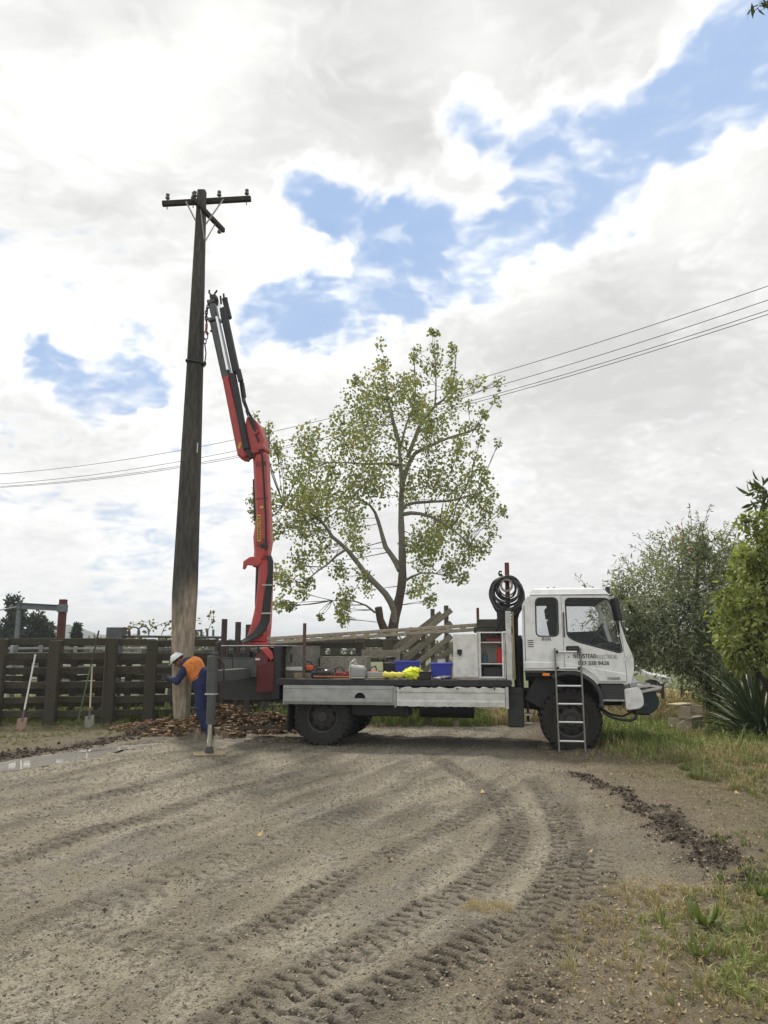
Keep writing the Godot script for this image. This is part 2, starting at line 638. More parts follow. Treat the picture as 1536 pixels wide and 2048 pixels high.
func ground_color(x: float, z: float) -> Color:
	var v := on_verge(x, z)
	var md := mound_at(x, z)
	var rd := ridge_at(x, z)
	var wide := n_wide.get_noise_2d(x * 1.5, z * 1.5)
	var mid := n_mid.get_noise_2d(x * 1.3 + 40.0, z * 1.3)
	var fine := n_fine.get_noise_2d(x * 2.1, z * 2.1 + 9.0)
	var st := n_streak.get_noise_2d((x * 0.93 + z * 0.36) * 2.2, (z * 0.93 - x * 0.36) * 0.35)
	var c := Color(0.262, 0.233, 0.168)
	c = c.lerp(Color(0.36, 0.325, 0.245), smoothstep(0.0, 0.55, wide + 0.5 * mid))
	c = c.lerp(Color(0.235, 0.218, 0.175), smoothstep(0.1, 0.5, -wide + 0.6 * mid))
	c = c.lerp(Color(0.125, 0.108, 0.078), smoothstep(0.05, 0.5, st + 0.3 * fine) * 0.7)
	c = c.lerp(Color(0.40, 0.365, 0.28), smoothstep(0.05, 0.5, -st + 0.4 * mid) * 0.65)
	var dash := n_fine.get_noise_2d((x * 0.93 + z * 0.36) * 4.0, (z * 0.93 - x * 0.36) * 1.1 + 70.0)
	c = c.lerp(Color(0.085, 0.072, 0.05), smoothstep(0.22, 0.5, dash + 0.5 * wide + 0.4 * mid) * 0.6)
	c = c.lerp(Color(0.42, 0.39, 0.32), smoothstep(0.25, 0.6, fine + 0.3 * mid) * 0.5)
	c = c.lerp(Color(0.085, 0.07, 0.048), smoothstep(0.28, 0.62, -fine + 0.3 * mid) * 0.7)
	# earth towards the verge and on it
	c = c.lerp(Color(0.165, 0.128, 0.082), smoothstep(-1.3, 0.1, v) * (0.75 + 0.4 * mid))
	c = c.lerp(Color(0.15, 0.125, 0.07), smoothstep(0.0, 0.8, v) * 0.85)
	# wet mud
	c = c.lerp(Color(0.05, 0.040, 0.028), clampf(track_at(track_d, x, z) * 1.25, 0.0, 1.0) * 0.93)
	c = c.lerp(Color(0.045, 0.034, 0.024), clampf(rd * 1.5 + 0.5 * fine * rd, 0.0, 1.0) * 0.92)
	c = c.lerp(Color(0.11, 0.062, 0.030).lerp(Color(0.05, 0.036, 0.024), smoothstep(-0.2, 0.4, fine + mid)), smoothstep(0.03, 0.12, md))
	# churned edge of the left strip
	if x < -3.0 and z < -9.0:
		var e := side_x(VERGE_L, z) - x + 0.2 * mid
		c = c.lerp(Color(0.05, 0.038, 0.026), exp(-pow((e - 0.05) / 0.22, 2.0)) * 0.9)
	# paddock beyond the yards
	c = c.lerp(Color(0.12, 0.15, 0.05), smoothstep(-23.0, -26.0, z))
	return c


func build_ground() -> void:
	track_h.resize(FW * FH)
	track_d.resize(FW * FH)
	lay_track([-2.46, -11.69, -3.23, -10.06, -3.65, -8.84, -3.99, -7.49, -4.1, -6.8], 0.16, 0.014, 0.55, 0.15, 0.4)
	lay_track([-1.06, -11.45, -2.04, -9.72, -2.56, -8.34, -2.90, -7.31, -3.22, -6.38], 0.135, 0.012, 0.65, 0.125, 0.3)
	lay_track([-0.2, -12.6, -1.2, -10.4, -1.9, -8.7, -2.3, -7.2], 0.17, 0.007, 0.4, 0.14, 0.5)
	lay_track([0.5, -12.6, 0.35, -11.0, -0.05, -9.4, -0.8, -7.8, -1.5, -6.4, -2.2, -5.3], 0.18, 0.007, 0.4, 0.14, 0.5)
	lay_track([1.35, -9.41, 0.50, -7.89, -0.03, -6.89, -0.47, -6.00, -0.69, -5.46, -1.05, -5.02, -1.46, -4.71], 0.135, 0.012, 0.65, 0.125, 0.3)
	lay_track([0.7, -13.4, 0.83, -13.01, 1.24, -10.42, 1.37, -9.41, 1.35, -8.34, 1.15, -7.31, 0.86, -6.51, 0.59, -6.00, 0.31, -5.64, 0.04, -5.18, -0.33, -4.64, -0.57, -4.21, -0.9, -3.7], 0.145, 0.013, 1.0, 0.12, 0.15)
	lay_track([1.97, -11.23, 1.97, -10.4, 1.94, -9.72, 1.84, -8.58], 0.13, 0.014, 0.75, 0.14, 0.3)
	lay_track([2.0, -9.3, 1.92, -8.84, 1.70, -7.49, 1.50, -6.66, 1.23, -5.94, 0.95, -5.41, 0.63, -4.98, 0.31, -4.58, -0.02, -4.29, -0.35, -4.00, -0.7, -3.7], 0.155, 0.019, 1.0, 0.13, 0.12)
	lay_track([1.9, -7.2, 1.6, -6.1, 1.3, -5.3, 0.95, -4.7, 0.7, -4.1, 0.55, -3.6], 0.14, 0.014, 0.65, 0.15, 0.4)
	lay_track([-3.4, -6.6, -2.4, -5.6, -1.4, -5.0, -0.6, -4.5], 0.16, 0.007, 0.4, 0.15, 0.5)
	var xs := PackedFloat32Array()
	var x := -13.0
	while x < 13.0:
		xs.append(x)
		x += 0.016 if x > -3.2 and x < 3.4 else (0.032 if absf(x) < 7.5 else 0.08)
	xs.append(13.0)
	var zs := PackedFloat32Array()
	var z := -2.4
	while z > -26.0:
		zs.append(z)
		z *= 1.0028 if z > -9.5 else 1.006
	zs.append(-26.0)
	var w := xs.size()
	var d := zs.size()
	var vs := PackedVector3Array()
	var ns := PackedVector3Array()
	var cs := PackedColorArray()
	vs.resize(w * d)
	ns.resize(w * d)
	cs.resize(w * d)
	for j in d:
		for i in w:
			var k := j * w + i
			vs[k] = Vector3(xs[i], height_at(xs[i], zs[j]), zs[j])
			cs[k] = ground_color(xs[i], zs[j])
	var idx := PackedInt32Array()
	idx.resize((w - 1) * (d - 1) * 6)
	var at := 0
	for j in d:
		for i in w:
			var k := j * w + i
			var ex := vs[j * w + mini(i + 1, w - 1)] - vs[j * w + maxi(i - 1, 0)]
			var ez := vs[maxi(j - 1, 0) * w + i] - vs[mini(j + 1, d - 1) * w + i]
			ns[k] = ez.cross(ex).normalized()
			if i < w - 1 and j < d - 1:
				for q in [k, k + w, k + 1, k + 1, k + w, k + w + 1]:
					idx[at] = q
					at += 1
	# on to the horizon
	var far := [-2600.0, -13.0, 13.0, 2600.0]
	var farz := [600.0, -2.4, -26.0, -3500.0]
	var base := vs.size()
	for j in 4:
		for i in 4:
			vs.append(Vector3(far[i], 0, farz[j]))
			ns.append(Vector3.UP)
			cs.append(Color(0.12, 0.15, 0.05) if j > 1 or i == 0 or i == 3 else Color(0.2, 0.175, 0.125))
	for j in 3:
		for i in 3:
			if i == 1 and j == 1:
				continue
			var k := base + j * 4 + i
			idx.append_array([k, k + 4, k + 1, k + 1, k + 4, k + 5])
	var a := []
	a.resize(Mesh.ARRAY_MAX)
	a[Mesh.ARRAY_VERTEX] = vs
	a[Mesh.ARRAY_NORMAL] = ns
	a[Mesh.ARRAY_COLOR] = cs
	a[Mesh.ARRAY_INDEX] = idx
	var m := ArrayMesh.new()
	m.add_surface_from_arrays(Mesh.PRIMITIVE_TRIANGLES, a)
	var gm := mat("ground", Color(1.25, 1.25, 1.25), 0.92, 0.0, noise_tex("gravel", 0.05, 0.62, 0.98, 5, FastNoiseLite.TYPE_SIMPLEX_SMOOTH, 1024, 0.86), Vector3(0.9, 0.9, 0.9), 1.6, noise_tex("gravel_lumps", 0.06, 0.0, 1.0, 4, FastNoiseLite.TYPE_CELLULAR, 1024))
	gm.albedo_color = Color(1, 1, 1)
	gm.uv1_world_triplanar = true
	var o := part("ground", m, gm, self)
	tag(o, "gravel and dirt yard churned by tyre tracks with grassy edges", "ground", "", "structure")


# ---------------------------------------------------------------- the lorry
# Its own axes: x forward, y up, z out towards the near side; the near rear tyre stands on the origin.
const TRUCK_AT := Vector3(-1.1377, 0, -14.5303)
const TRUCK_TURN := -0.17305
var truck: Node3D


func on_truck(x: float, y: float, z: float) -> Vector3:
	return Transform3D(Basis(Vector3.UP, TRUCK_TURN), TRUCK_AT) * Vector3(x, y, z)


func pv(a: Array) -> PackedVector2Array:
	var p := PackedVector2Array()
	for i in range(0, a.size(), 2):
		p.append(Vector2(a[i], a[i + 1]))
	return p


# the outline with its corners rounded
func round_poly(p: PackedVector2Array, r: float, steps := 5) -> PackedVector2Array:
	var out := PackedVector2Array()
	var m := p.size()
	for i in m:
		var a := p[(i + m - 1) % m]
		var b := p[i]
		var c := p[(i + 1) % m]
		var k: float = minf(r, minf(a.distance_to(b), b.distance_to(c)) * 0.45)
		var s := b + (a - b).normalized() * k
		var e := b + (c - b).normalized() * k
		for j in steps + 1:
			var t := float(j) / steps
			out.append(s.lerp(b, t).lerp(b.lerp(e, t), t))
	return out


func csg_prism(poly: PackedVector2Array, z0: float, z1: float, op := CSGShape3D.OPERATION_UNION) -> CSGPolygon3D:
	var c := CSGPolygon3D.new()
	c.polygon = poly
	c.depth = z1 - z0
	c.position = Vector3(0, 0, z1)   # drawn out towards -z from here
	c.operation = op
	return c


# a CSG tree under one named root, which becomes one mesh
func shaped(called: String, list: Array, m: Material, parent: Node, label := "") -> CSGCombiner3D:
	var root := CSGCombiner3D.new()
	root.name = called
	root.material_override = m
	for c in list:
		root.add_child(c)
	parent.add_child(root, true)
	if label:
		root.set_meta("label", label)
	return root


func wood(key: String, c: Color, along := Vector3(0.7, 9.0, 9.0)) -> StandardMaterial3D:
	return mat(key, c, 0.9, 0.0, noise_tex("grain", 0.02, 0.45, 1.0, 5, FastNoiseLite.TYPE_SIMPLEX_SMOOTH, 512, 0.85), along, 0.5)


func rough_steel(key: String, c: Color, rough := 0.65, metal := 0.0) -> StandardMaterial3D:
	return mat(key, c, rough, metal, noise_tex("grime", 0.009, 0.84, 1.0, 4, FastNoiseLite.TYPE_SIMPLEX_SMOOTH, 512, 0.95), Vector3(0.9, 0.9, 0.9))


func make_wheel(r: float, w: float, dish: float) -> Array:
	var t := G.new()
	var k := 0.028
	t.lathe([Vector2(r * 0.54, -w * 0.36), Vector2(r * 0.62, -w * 0.46), Vector2(r * 0.80, -w * 0.5), Vector2(r * 0.93, -w * 0.46), Vector2(r - k, -w * 0.40), Vector2(r - k, w * 0.40), Vector2(r * 0.93, w * 0.46), Vector2(r * 0.80, w * 0.5), Vector2(r * 0.62, w * 0.46), Vector2(r * 0.54, w * 0.36)], Transform3D(Basis(Vector3.RIGHT, PI / 2)), 56)
	# bar treads, and ribs on the shoulder
	for i in 30:
		var a := TAU * i / 30
		for s in [-1.0, 1.0]:
			var b := Basis(Vector3(0, 0, 1), a + (0.1 if s > 0 else 0.0)) * Basis(Vector3(0, 1, 0), 0.0) * Basis(Vector3(1, 0, 0), 0.0)
			t.box(b * Vector3(0, r - k * 0.6, s * w * 0.23), Vector3(0.062, k * 1.6, w * 0.42), b * Basis(Vector3.UP, 0.35 * s), 0.008)
			t.box(b * Vector3(0.0, r * 0.925, s * w * 0.465), Vector3(0.05, r * 0.09, 0.02), b, 0.006)
	var m := G.new()
	var f := w * 0.5 - dish
	m.lathe([Vector2(r * 0.53, -w * 0.38), Vector2(r * 0.50, -w * 0.34), Vector2(r * 0.49, f - 0.03), Vector2(r * 0.44, f - 0.005), Vector2(r * 0.36, f + 0.005), Vector2(r * 0.30, f + 0.035), Vector2(r * 0.20, f + 0.04), Vector2(r * 0.17, f + 0.09), Vector2(0.0, f + 0.10)], Transform3D(Basis(Vector3.RIGHT, PI / 2)), 36)
	m.lathe([Vector2(r * 0.49, w * 0.1), Vector2(r * 0.495, w * 0.34), Vector2(r * 0.545, w * 0.40), Vector2(r * 0.56, w * 0.38)], Transform3D(Basis(Vector3.RIGHT, PI / 2)), 36)
	for i in 10:
		var a := TAU * i / 10
		m.lathe([Vector2(0.016, 0.0), Vector2(0.016, 0.03), Vector2(0, 0.034)], Transform3D(Basis(Vector3.RIGHT, PI / 2), Vector3(cos(a) * r * 0.26, sin(a) * r * 0.26, f + 0.035)), 6)
	var h := G.new()
	h.lathe([Vector2(0.036, 0), Vector2(0.036, 0.004), Vector2(0, 0.0045)], Transform3D(Basis(Vector3.RIGHT, PI / 2)), 14)
	var spots := []
	for i in 8:
		var a := TAU * (i + 0.5) / 8
		spots.append(Vector3(cos(a) * r * 0.395, sin(a) * r * 0.395, f + 0.003))
	return [t.mesh(), m.mesh(), h.mesh(), spots]


# a pressed sheet: its section of (out, up) drawn along x, with dents
func sheet(prof: Array, x0: float, x1: float, z: float, dent: float, seed_: int, wave := 0.0) -> G:
	var g := G.new()
	var f := fnl(seed_, 2.3, 3)
	var m := 40
	var pt := func(i: int, k: int, back: float) -> Vector3:
		var x := lerpf(x0, x1, float(i) / m)
		var p: Vector2 = prof[k]
		var edge := 1.0 if k == 0 or k == prof.size() - 1 else 0.25
		return Vector3(x, p.y + wave * edge * f.get_noise_2d(x * 2.2, p.y * 0.6), z + p.x - back + dent * f.get_noise_2d(x, p.y * 1.5))
	for i in m:
		for k in prof.size() - 1:
			g.quad(pt.call(i, k + 1, 0.0), pt.call(i + 1, k + 1, 0.0), pt.call(i + 1, k, 0.0), pt.call(i, k, 0.0))
			g.quad(pt.call(i, k, 0.012), pt.call(i + 1, k, 0.012), pt.call(i + 1, k + 1, 0.012), pt.call(i, k + 1, 0.012))
		var e := prof.size() - 1
		g.quad(pt.call(i, 0, 0.0), pt.call(i + 1, 0, 0.0), pt.call(i + 1, 0, 0.012), pt.call(i, 0, 0.012))
		g.quad(pt.call(i, e, 0.012), pt.call(i + 1, e, 0.012), pt.call(i + 1, e, 0.0), pt.call(i, e, 0.0))
	return g


func lettering(called: String, s: String, size: float, width: float, at: Vector3, m: Material, parent: Node, font := "Droid Sans", weight := 700, turn := 0.0) -> MeshInstance3D:
	var t := TextMesh.new()
	var f := SystemFont.new()
	f.font_names = PackedStringArray([font])
	f.font_weight = weight
	t.font = f
	t.text = s
	t.font_size = 64
	t.pixel_size = size / 46.0
	t.depth = 0.003
	t.curve_step = 1.0
	var o := part(called, t, m, parent)
	var b := t.get_aabb()
	o.transform = Transform3D(Basis(Vector3(0, 0, 1), turn).scaled_local(Vector3(width / b.size.x if width > 0.0 else 1.0, 1, 1)), at)
	return o


func make_truck() -> void:
	truck = thing("crane_truck", "white flat deck crane truck with a red folding crane arm at its rear", "truck", TRUCK_AT, TRUCK_TURN)
	var white := mat("cab paint", Color(0.84, 0.85, 0.84), 0.38, 0.0, noise_tex("dust", 0.008, 0.86, 1.0, 4, FastNoiseLite.TYPE_SIMPLEX_SMOOTH, 512, 0.97), Vector3(0.8, 0.8, 0.8))
	white.clearcoat_enabled = true
	white.clearcoat = 0.35
	white.clearcoat_roughness = 0.25
	var dark := rough_steel("chassis black", Color(0.022, 0.022, 0.024), 0.6)
	var rubber := mat("tyre rubber", Color(0.045, 0.042, 0.038), 0.9, 0.0, noise_tex("mud", 0.02, 0.45, 1.0, 5), Vector3(2.2, 2.2, 2.2), 0.4)
	var alu := rough_steel("tray aluminium", Color(0.50, 0.51, 0.50), 0.42, 0.55)
	var plastic := mat("black plastic", Color(0.016, 0.017, 0.018), 0.5)
	var glass := mat("window glass", Color(0.02, 0.04, 0.035), 0.02)
	glass.metallic_specular = 0.3
	glass.transparency = BaseMaterial3D.TRANSPARENCY_ALPHA
	glass.albedo_color.a = 0.12
	glass.vertex_color_use_as_albedo = false

	# chassis
	for z in [-0.78, -1.62]:
		var g := G.new()
		g.box(Vector3(1.95, 0.86, z), Vector3(6.9, 0.26, 0.09))
		part("chassis_rail", g, dark, truck)
	var g := G.new()
	for x in [-0.5, 0.9, 1.8, 2.6]:
		g = G.new()
		g.box(Vector3(x, 0.88, -1.2), Vector3(0.1, 0.2, 0.8))
		part("cross_member", g, dark, truck)
	g = G.new()
	g.box(Vector3(1.02, 0.665, -0.42), Vector3(1.15, 0.28, 0.5), Basis(), 0.02)
	g.box(Vector3(1.02, 0.665, -0.165), Vector3(1.0, 0.2, 0.02))
	part("under_tray_box", g, dark, truck)
	g = G.new()
	g.tube([Vector3(1.75, 0.72, -0.5), Vector3(1.77, 0.72, -0.5), Vector3(2.73, 0.72, -0.5), Vector3(2.75, 0.72, -0.5)], [0.2, 0.23, 0.23, 0.2], 20)
	for x in [1.95, 2.55]:
		g.tube([Vector3(x - 0.02, 0.72, -0.5), Vector3(x + 0.02, 0.72, -0.5)], 0.237, 20)
	part("fuel_tank", g, dark, truck)
	g = G.new()
	g.tube([Vector3(0.5, 0.62, -1.2), Vector3(1.5, 0.66, -1.2), Vector3(3.2, 0.72, -1.2), Vector3(4.45, 0.6, -1.2)], 0.055, 10)
	g.tube([Vector3(-0.02, 0.5, -1.45), Vector3(0.02, 0.5, -0.95)], 0.2, 14)
	g.tube([Vector3(-0.0, 0.53, -2.2), Vector3(0.0, 0.53, -0.2)], 0.08, 12)
	g.tube([Vector3(4.45, 0.53, -2.2), Vector3(4.45, 0.53, -0.2)], 0.08, 12)
	part("drive_shaft", g, dark, truck)
	g = G.new()
	g.box(Vector3(3.51, 0.72, -0.28), Vector3(0.28, 0.68, 0.5), Basis(), 0.02)
	g.box(Vector3(3.51, 0.98, -0.02), Vector3(0.2, 0.04, 0.02))
	part("battery_box", g, rough_steel("grey black steel", Color(0.035, 0.036, 0.036)), truck)
	g = G.new()
	for y in [0.46, 0.60]:
		g = G.new()
		g.box(Vector3(3.73, y, -0.15), Vector3(0.13, 0.025, 0.3))
		part("cab_step", g, alu, truck)
	g = G.new()
	g.box(Vector3(3.72, 0.68, -0.32), Vector3(0.05, 0.5, 0.05))
	part("step_bracket", g, dark, truck)

	# wheels
	var wm := make_wheel(0.53, 0.30, 0.10)
	var rim_m := rough_steel("dirty rim", Color(0.055, 0.052, 0.046), 0.8)
	var hole_m := mat("rim hole", Color(0.006, 0.006, 0.006), 0.9)
	for wv in [[0.0, -0.15, 0.0], [0.0, -0.50, 0.0], [0.0, -2.23, PI], [0.0, -1.9, PI], [4.45, -0.15, 0.0], [4.45, -2.23, PI]]:
		var o := part("wheel", wm[0], rubber, truck)
		o.position = Vector3(wv[0], 0.515, wv[1])
		o.rotation = Vector3(0, wv[2], 0.31 * o.position.x + wv[1])
		part("rim", wm[1], rim_m, o)
		for at in wm[3]:
			part("hand_hole", wm[2], hole_m, o).position = at
	for z in [-0.17, -2.23]:
		g = G.new()
		g.box(Vector3(-0.64, 0.51, z), Vector3(0.03, 0.5, 0.42), Basis(Vector3(0, 0, 1), -0.06), 0.006)
		part("mud_flap", g, rubber, truck)

	# the tray
	g = G.new()
	g.box(Vector3(1.30, 1.135, -1.1), Vector3(4.3, 0.07, 2.36), Basis(), 0.01)
	for i in 9:
		g.box(Vector3(-0.7 + i * 0.5, 1.04, -1.1), Vector3(0.06, 0.11, 2.2))
	part("tray_frame", g, dark, truck)
	var dm := wood("tray_boards", Color(0.17, 0.155, 0.125))
	for i in 11:
		var b := G.new()
		b.col = Color.from_hsv(0.1, 0.08, rng.randf_range(0.75, 1.0))
		b.box(Vector3(1.30 + rng.randf_range(-0.01, 0.01), 1.184, -2.17 + i * 0.213), Vector3(4.27, 0.028, 0.205), Basis(), 0.005)
		part("deck_board", b, dm, truck)
	g = G.new()
	g.box(Vector3(1.30, 1.14, 0.105), Vector3(4.3, 0.11, 0.045), Basis(), 0.008)
	for x in [-0.38, 0.42, 1.28, 2.1, 3.1]:
		g.box(Vector3(x, 1.11, 0.135), Vector3(0.07, 0.05, 0.03))
	part("rub_rail", g, rough_steel("rub rail", Color(0.03, 0.03, 0.032)), truck)
	# the near drop sides: the rear one plain, with a hand hole; the front one dented
	var x0 := -0.70
	var x1 := 1.35
	var pa := G.new()
	var zt := 0.155
	var top := pv([x0, 0.86, 0.64, 0.86])
	for i in range(1, 12):
		var a := PI - PI * i / 12
		top.append(Vector2(0.74 + 0.10 * cos(a), 0.86 + 0.10 * sin(a)))
	top.append_array(pv([0.84, 0.86, x1, 0.86, x1, 1.02, x0, 1.02]))
	pa.prism(top, zt - 0.03, zt, Transform3D(), 0.003)
	pa.prism(pv([x0, 0.80, x1, 0.80, x1, 0.86, x0, 0.86]), zt - 0.03, zt, Transform3D(), 0.0)
	pa.prism(pv([zt, 1.025, zt, 1.08, zt - 0.035, 1.085, zt - 0.035, 1.025]), x0, x1, Transform3D(Basis(Vector3(0, 0, 1), Vector3(0, 1, 0), Vector3(1, 0, 0))), 0.004)
	pa.prism(pv([zt + 0.003, 0.8, zt - 0.03, 0.8, zt - 0.06, 0.745, zt - 0.025, 0.745]), x0, x1, Transform3D(Basis(Vector3(0, 0, 1), Vector3(0, 1, 0), Vector3(1, 0, 0))), 0.004)
	var side := part("drop_side", pa, rough_steel("drop side grey", Color(0.44, 0.45, 0.44), 0.5, 0.2), truck, "grey drop side with a half round hand hole")
	g = G.new()
	g.box(Vector3(0.74, 0.91, zt - 0.05), Vector3(0.26, 0.14, 0.02))
	part("hand_hole", g, hole_m, side)
	for x in [x0 + 0.012, x1 - 0.02, x1 + 0.015]:
		g = G.new()
		g.box(Vector3(x, 0.91, zt - 0.01), Vector3(0.022, 0.33, 0.045))
		part("edge_strip", g, alu, side)
	for x in [-0.45, 0.1, 1.05, 1.2]:
		g = G.new()
		g.lathe([Vector2(0.012, 0), Vector2(0.01, 0.006), Vector2(0, 0.007)], Transform3D(Basis(Vector3.RIGHT, PI / 2), Vector3(x, 0.835, zt)), 8)
		part("rivet", g, alu, side)
	var pb := sheet([Vector2(-0.02, 1.065), Vector2(0.015, 1.055), Vector2(0.015, 0.985), Vector2(0.0, 0.965), Vector2(0.0, 0.845), Vector2(0.014, 0.815), Vector2(0.014, 0.735), Vector2(-0.02, 0.725)], 1.41, 3.33, 0.145, 0.016, 71, 0.035)
	side = part("drop_side", pb, rough_steel("drop side white", Color(0.68, 0.68, 0.65), 0.6), truck, "dented pale drop side")
	g = G.new()
	g.box(Vector3(3.365, 0.89, 0.14), Vector3(0.055, 0.37, 0.05))
	part("edge_strip", g, rough_steel("pale strip", Color(0.55, 0.55, 0.52)), side)
	g = G.new()
	g.box(Vector3(1.385, 0.885, 0.13), Vector3(0.022, 0.36, 0.05))
	part("edge_strip", g, rough_steel("pale strip", Color(0.55, 0.55, 0.52)), side)
	g = G.new()
	for x in [1.47, 2.5, 3.15]:
		g = G.new()
		g.tube([Vector3(x, 1.05, 0.15), Vector3(x, 1.05, 0.185)], 0.016, 8)
		part("latch", g, dark, side)
	g = G.new()
	g.box(Vector3(1.3, 0.92, -2.33), Vector3(4.1, 0.34, 0.035))
	part("drop_side", g, rough_steel("drop side grey", Color(0.44, 0.45, 0.44)), truck)
	g = G.new()
	g.box(Vector3(-1.15, 0.275, -0.3), Vector3(1.06, 0.05, 0.09))
	g.box(Vector3(-0.66, 0.45, -0.42), Vector3(0.06, 0.4, 0.06))
	part("underrun_bar", g, rough_steel("rust bar", Color(0.06, 0.045, 0.035), 0.8), truck)

	# the headboard
	g = G.new()
	g.box(Vector3(3.42, 1.78, -0.06), Vector3(0.10, 1.26, 0.10))
	g.box(Vector3(3.42, 1.78, -2.2), Vector3(0.10, 1.26, 0.10))
	g.box(Vector3(3.42, 2.36, -1.13), Vector3(0.08, 0.09, 2.05))
	g.box(Vector3(3.42, 1.62, -1.13), Vector3(0.05, 0.08, 2.05))
	var hb := part("headboard", g, rough_steel("headboard paint", Color(0.68, 0.68, 0.64), 0.7), truck)
	g = G.new()
	for i in 18:
		g.bar(Vector3(3.42, 1.2, -0.16 - i * 0.115), Vector3(3.42, 2.32, -0.16 - i * 0.115), 0.012, 0.012)
	for i in 8:
		g.bar(Vector3(3.435, 1.25 + i * 0.14, -0.12), Vector3(3.435, 1.25 + i * 0.14, -2.14), 0.012, 0.012)
	part("mesh_guard", g, dark, hb)
	g = G.new()
	g.box(Vector3(3.415, 2.75, -0.6), Vector3(0.085, 1.2, 0.085))
	var up := part("upright", g, rough_steel("rusty red", Color(0.16, 0.055, 0.04), 0.8), hb, "rusty red upright post")
	g = G.new()
	g.bar(Vector3(3.38, 2.98, -0.6), Vector3(3.29, 3.14, -0.6), 0.05, 0.05)
	g.tube([Vector3(3.28, 3.1, -0.6), Vector3(3.26, 3.15, -0.6), Vector3(3.28, 3.19, -0.6), Vector3(3.32, 3.18, -0.6)], 0.018, 8)
	part("hook", g, dark, up)
	# box on the rack and black baton beside the headboard
	g = G.new()
	g.box(Vector3(3.06, 2.21, -0.7), Vector3(0.46, 0.15, 0.5), Basis(), 0.01)
	g.box(Vector3(3.02, 2.09, -0.7), Vector3(0.5, 0.1, 0.46), Basis(), 0.01)
	part("rack_box", g, rough_steel("brown box", Color(0.055, 0.05, 0.04), 0.9), truck)
	g = G.new()
	g.box(Vector3(2.785, 2.32, -1.8), Vector3(0.055, 0.5, 0.055))
	g.box(Vector3(2.785, 1.63, -1.8), Vector3(0.05, 0.88, 0.05))
	part("stake", g, rough_steel("rusty red", Color(0.16, 0.055, 0.04), 0.8), truck)
	g = G.new()
	g.box(Vector3(-0.39, 1.99, -0.12), Vector3(0.055, 0.46, 0.055))
	g.box(Vector3(-0.39, 1.47, -0.12), Vector3(0.05, 0.58, 0.05))
	part("stake", g, rough_steel("rusty grey", Color(0.12, 0.075, 0.06), 0.8), truck)

	# the open tool cabinet
	var cream := rough_steel("cabinet white", Color(0.80, 0.80, 0.77), 0.6)
	g = G.new()
	var cx0 := 2.87
	var cx1 := 3.355
	var zf := -0.05
	g.box(Vector3(cx0 + 0.011, 1.62, -0.33), Vector3(0.022, 0.84, 0.56))
	g.box(Vector3(cx1 - 0.011, 1.62, -0.33), Vector3(0.022, 0.84, 0.56))
	g.box(Vector3(3.1125, 2.03, -0.33), Vector3(0.53, 0.022, 0.6))
	g.box(Vector3(3.1125, 1.21, -0.33), Vector3(0.485, 0.022, 0.56))
	g.box(Vector3(3.1125, 1.62, -0.605), Vector3(0.485, 0.84, 0.016))
	for x in [cx0 + 0.03, cx1 - 0.045]:
		g.box(Vector3(x, 1.62, zf + 0.01), Vector3(0.035, 0.8, 0.025))
	g.box(Vector3(3.1125, 1.235, zf + 0.01), Vector3(0.46, 0.035, 0.03))
	var cab_ := part("tool_cabinet", g, cream, truck, "white steel tool cabinet standing open")
	for y in [1.475, 1.855]:
		g = G.new()
		g.box(Vector3(3.1125, y, -0.32), Vector3(0.44, 0.02, 0.52))
		part("shelf", g, cream, cab_)
	g = G.new()
	g.box(Vector3(2.645, 1.625, zf + 0.045), Vector3(0.44, 0.76, 0.022), Basis(Vector3.UP, 0.06), 0.006)
	part("door", g, cream, cab_)
	g = G.new()
	g.box(Vector3(2.54, 1.685, zf + 0.075), Vector3(0.085, 0.09, 0.03), Basis(), 0.008)
	g.tube([Vector3(2.54, 1.64, zf + 0.1), Vector3(2.565, 1.63, zf + 0.1)], 0.02, 8)
	part("door_latch", g, plastic, cab_)
	for y in [1.36, 1.9]:
		g = G.new()
		g.tube([Vector3(2.868, y - 0.04, zf + 0.03), Vector3(2.868, y + 0.04, zf + 0.03)], 0.013, 8)
		part("hinge", g, alu, cab_)
	make_cab(white, dark, plastic, glass, alu)
	make_crane(dark, plastic, alu)


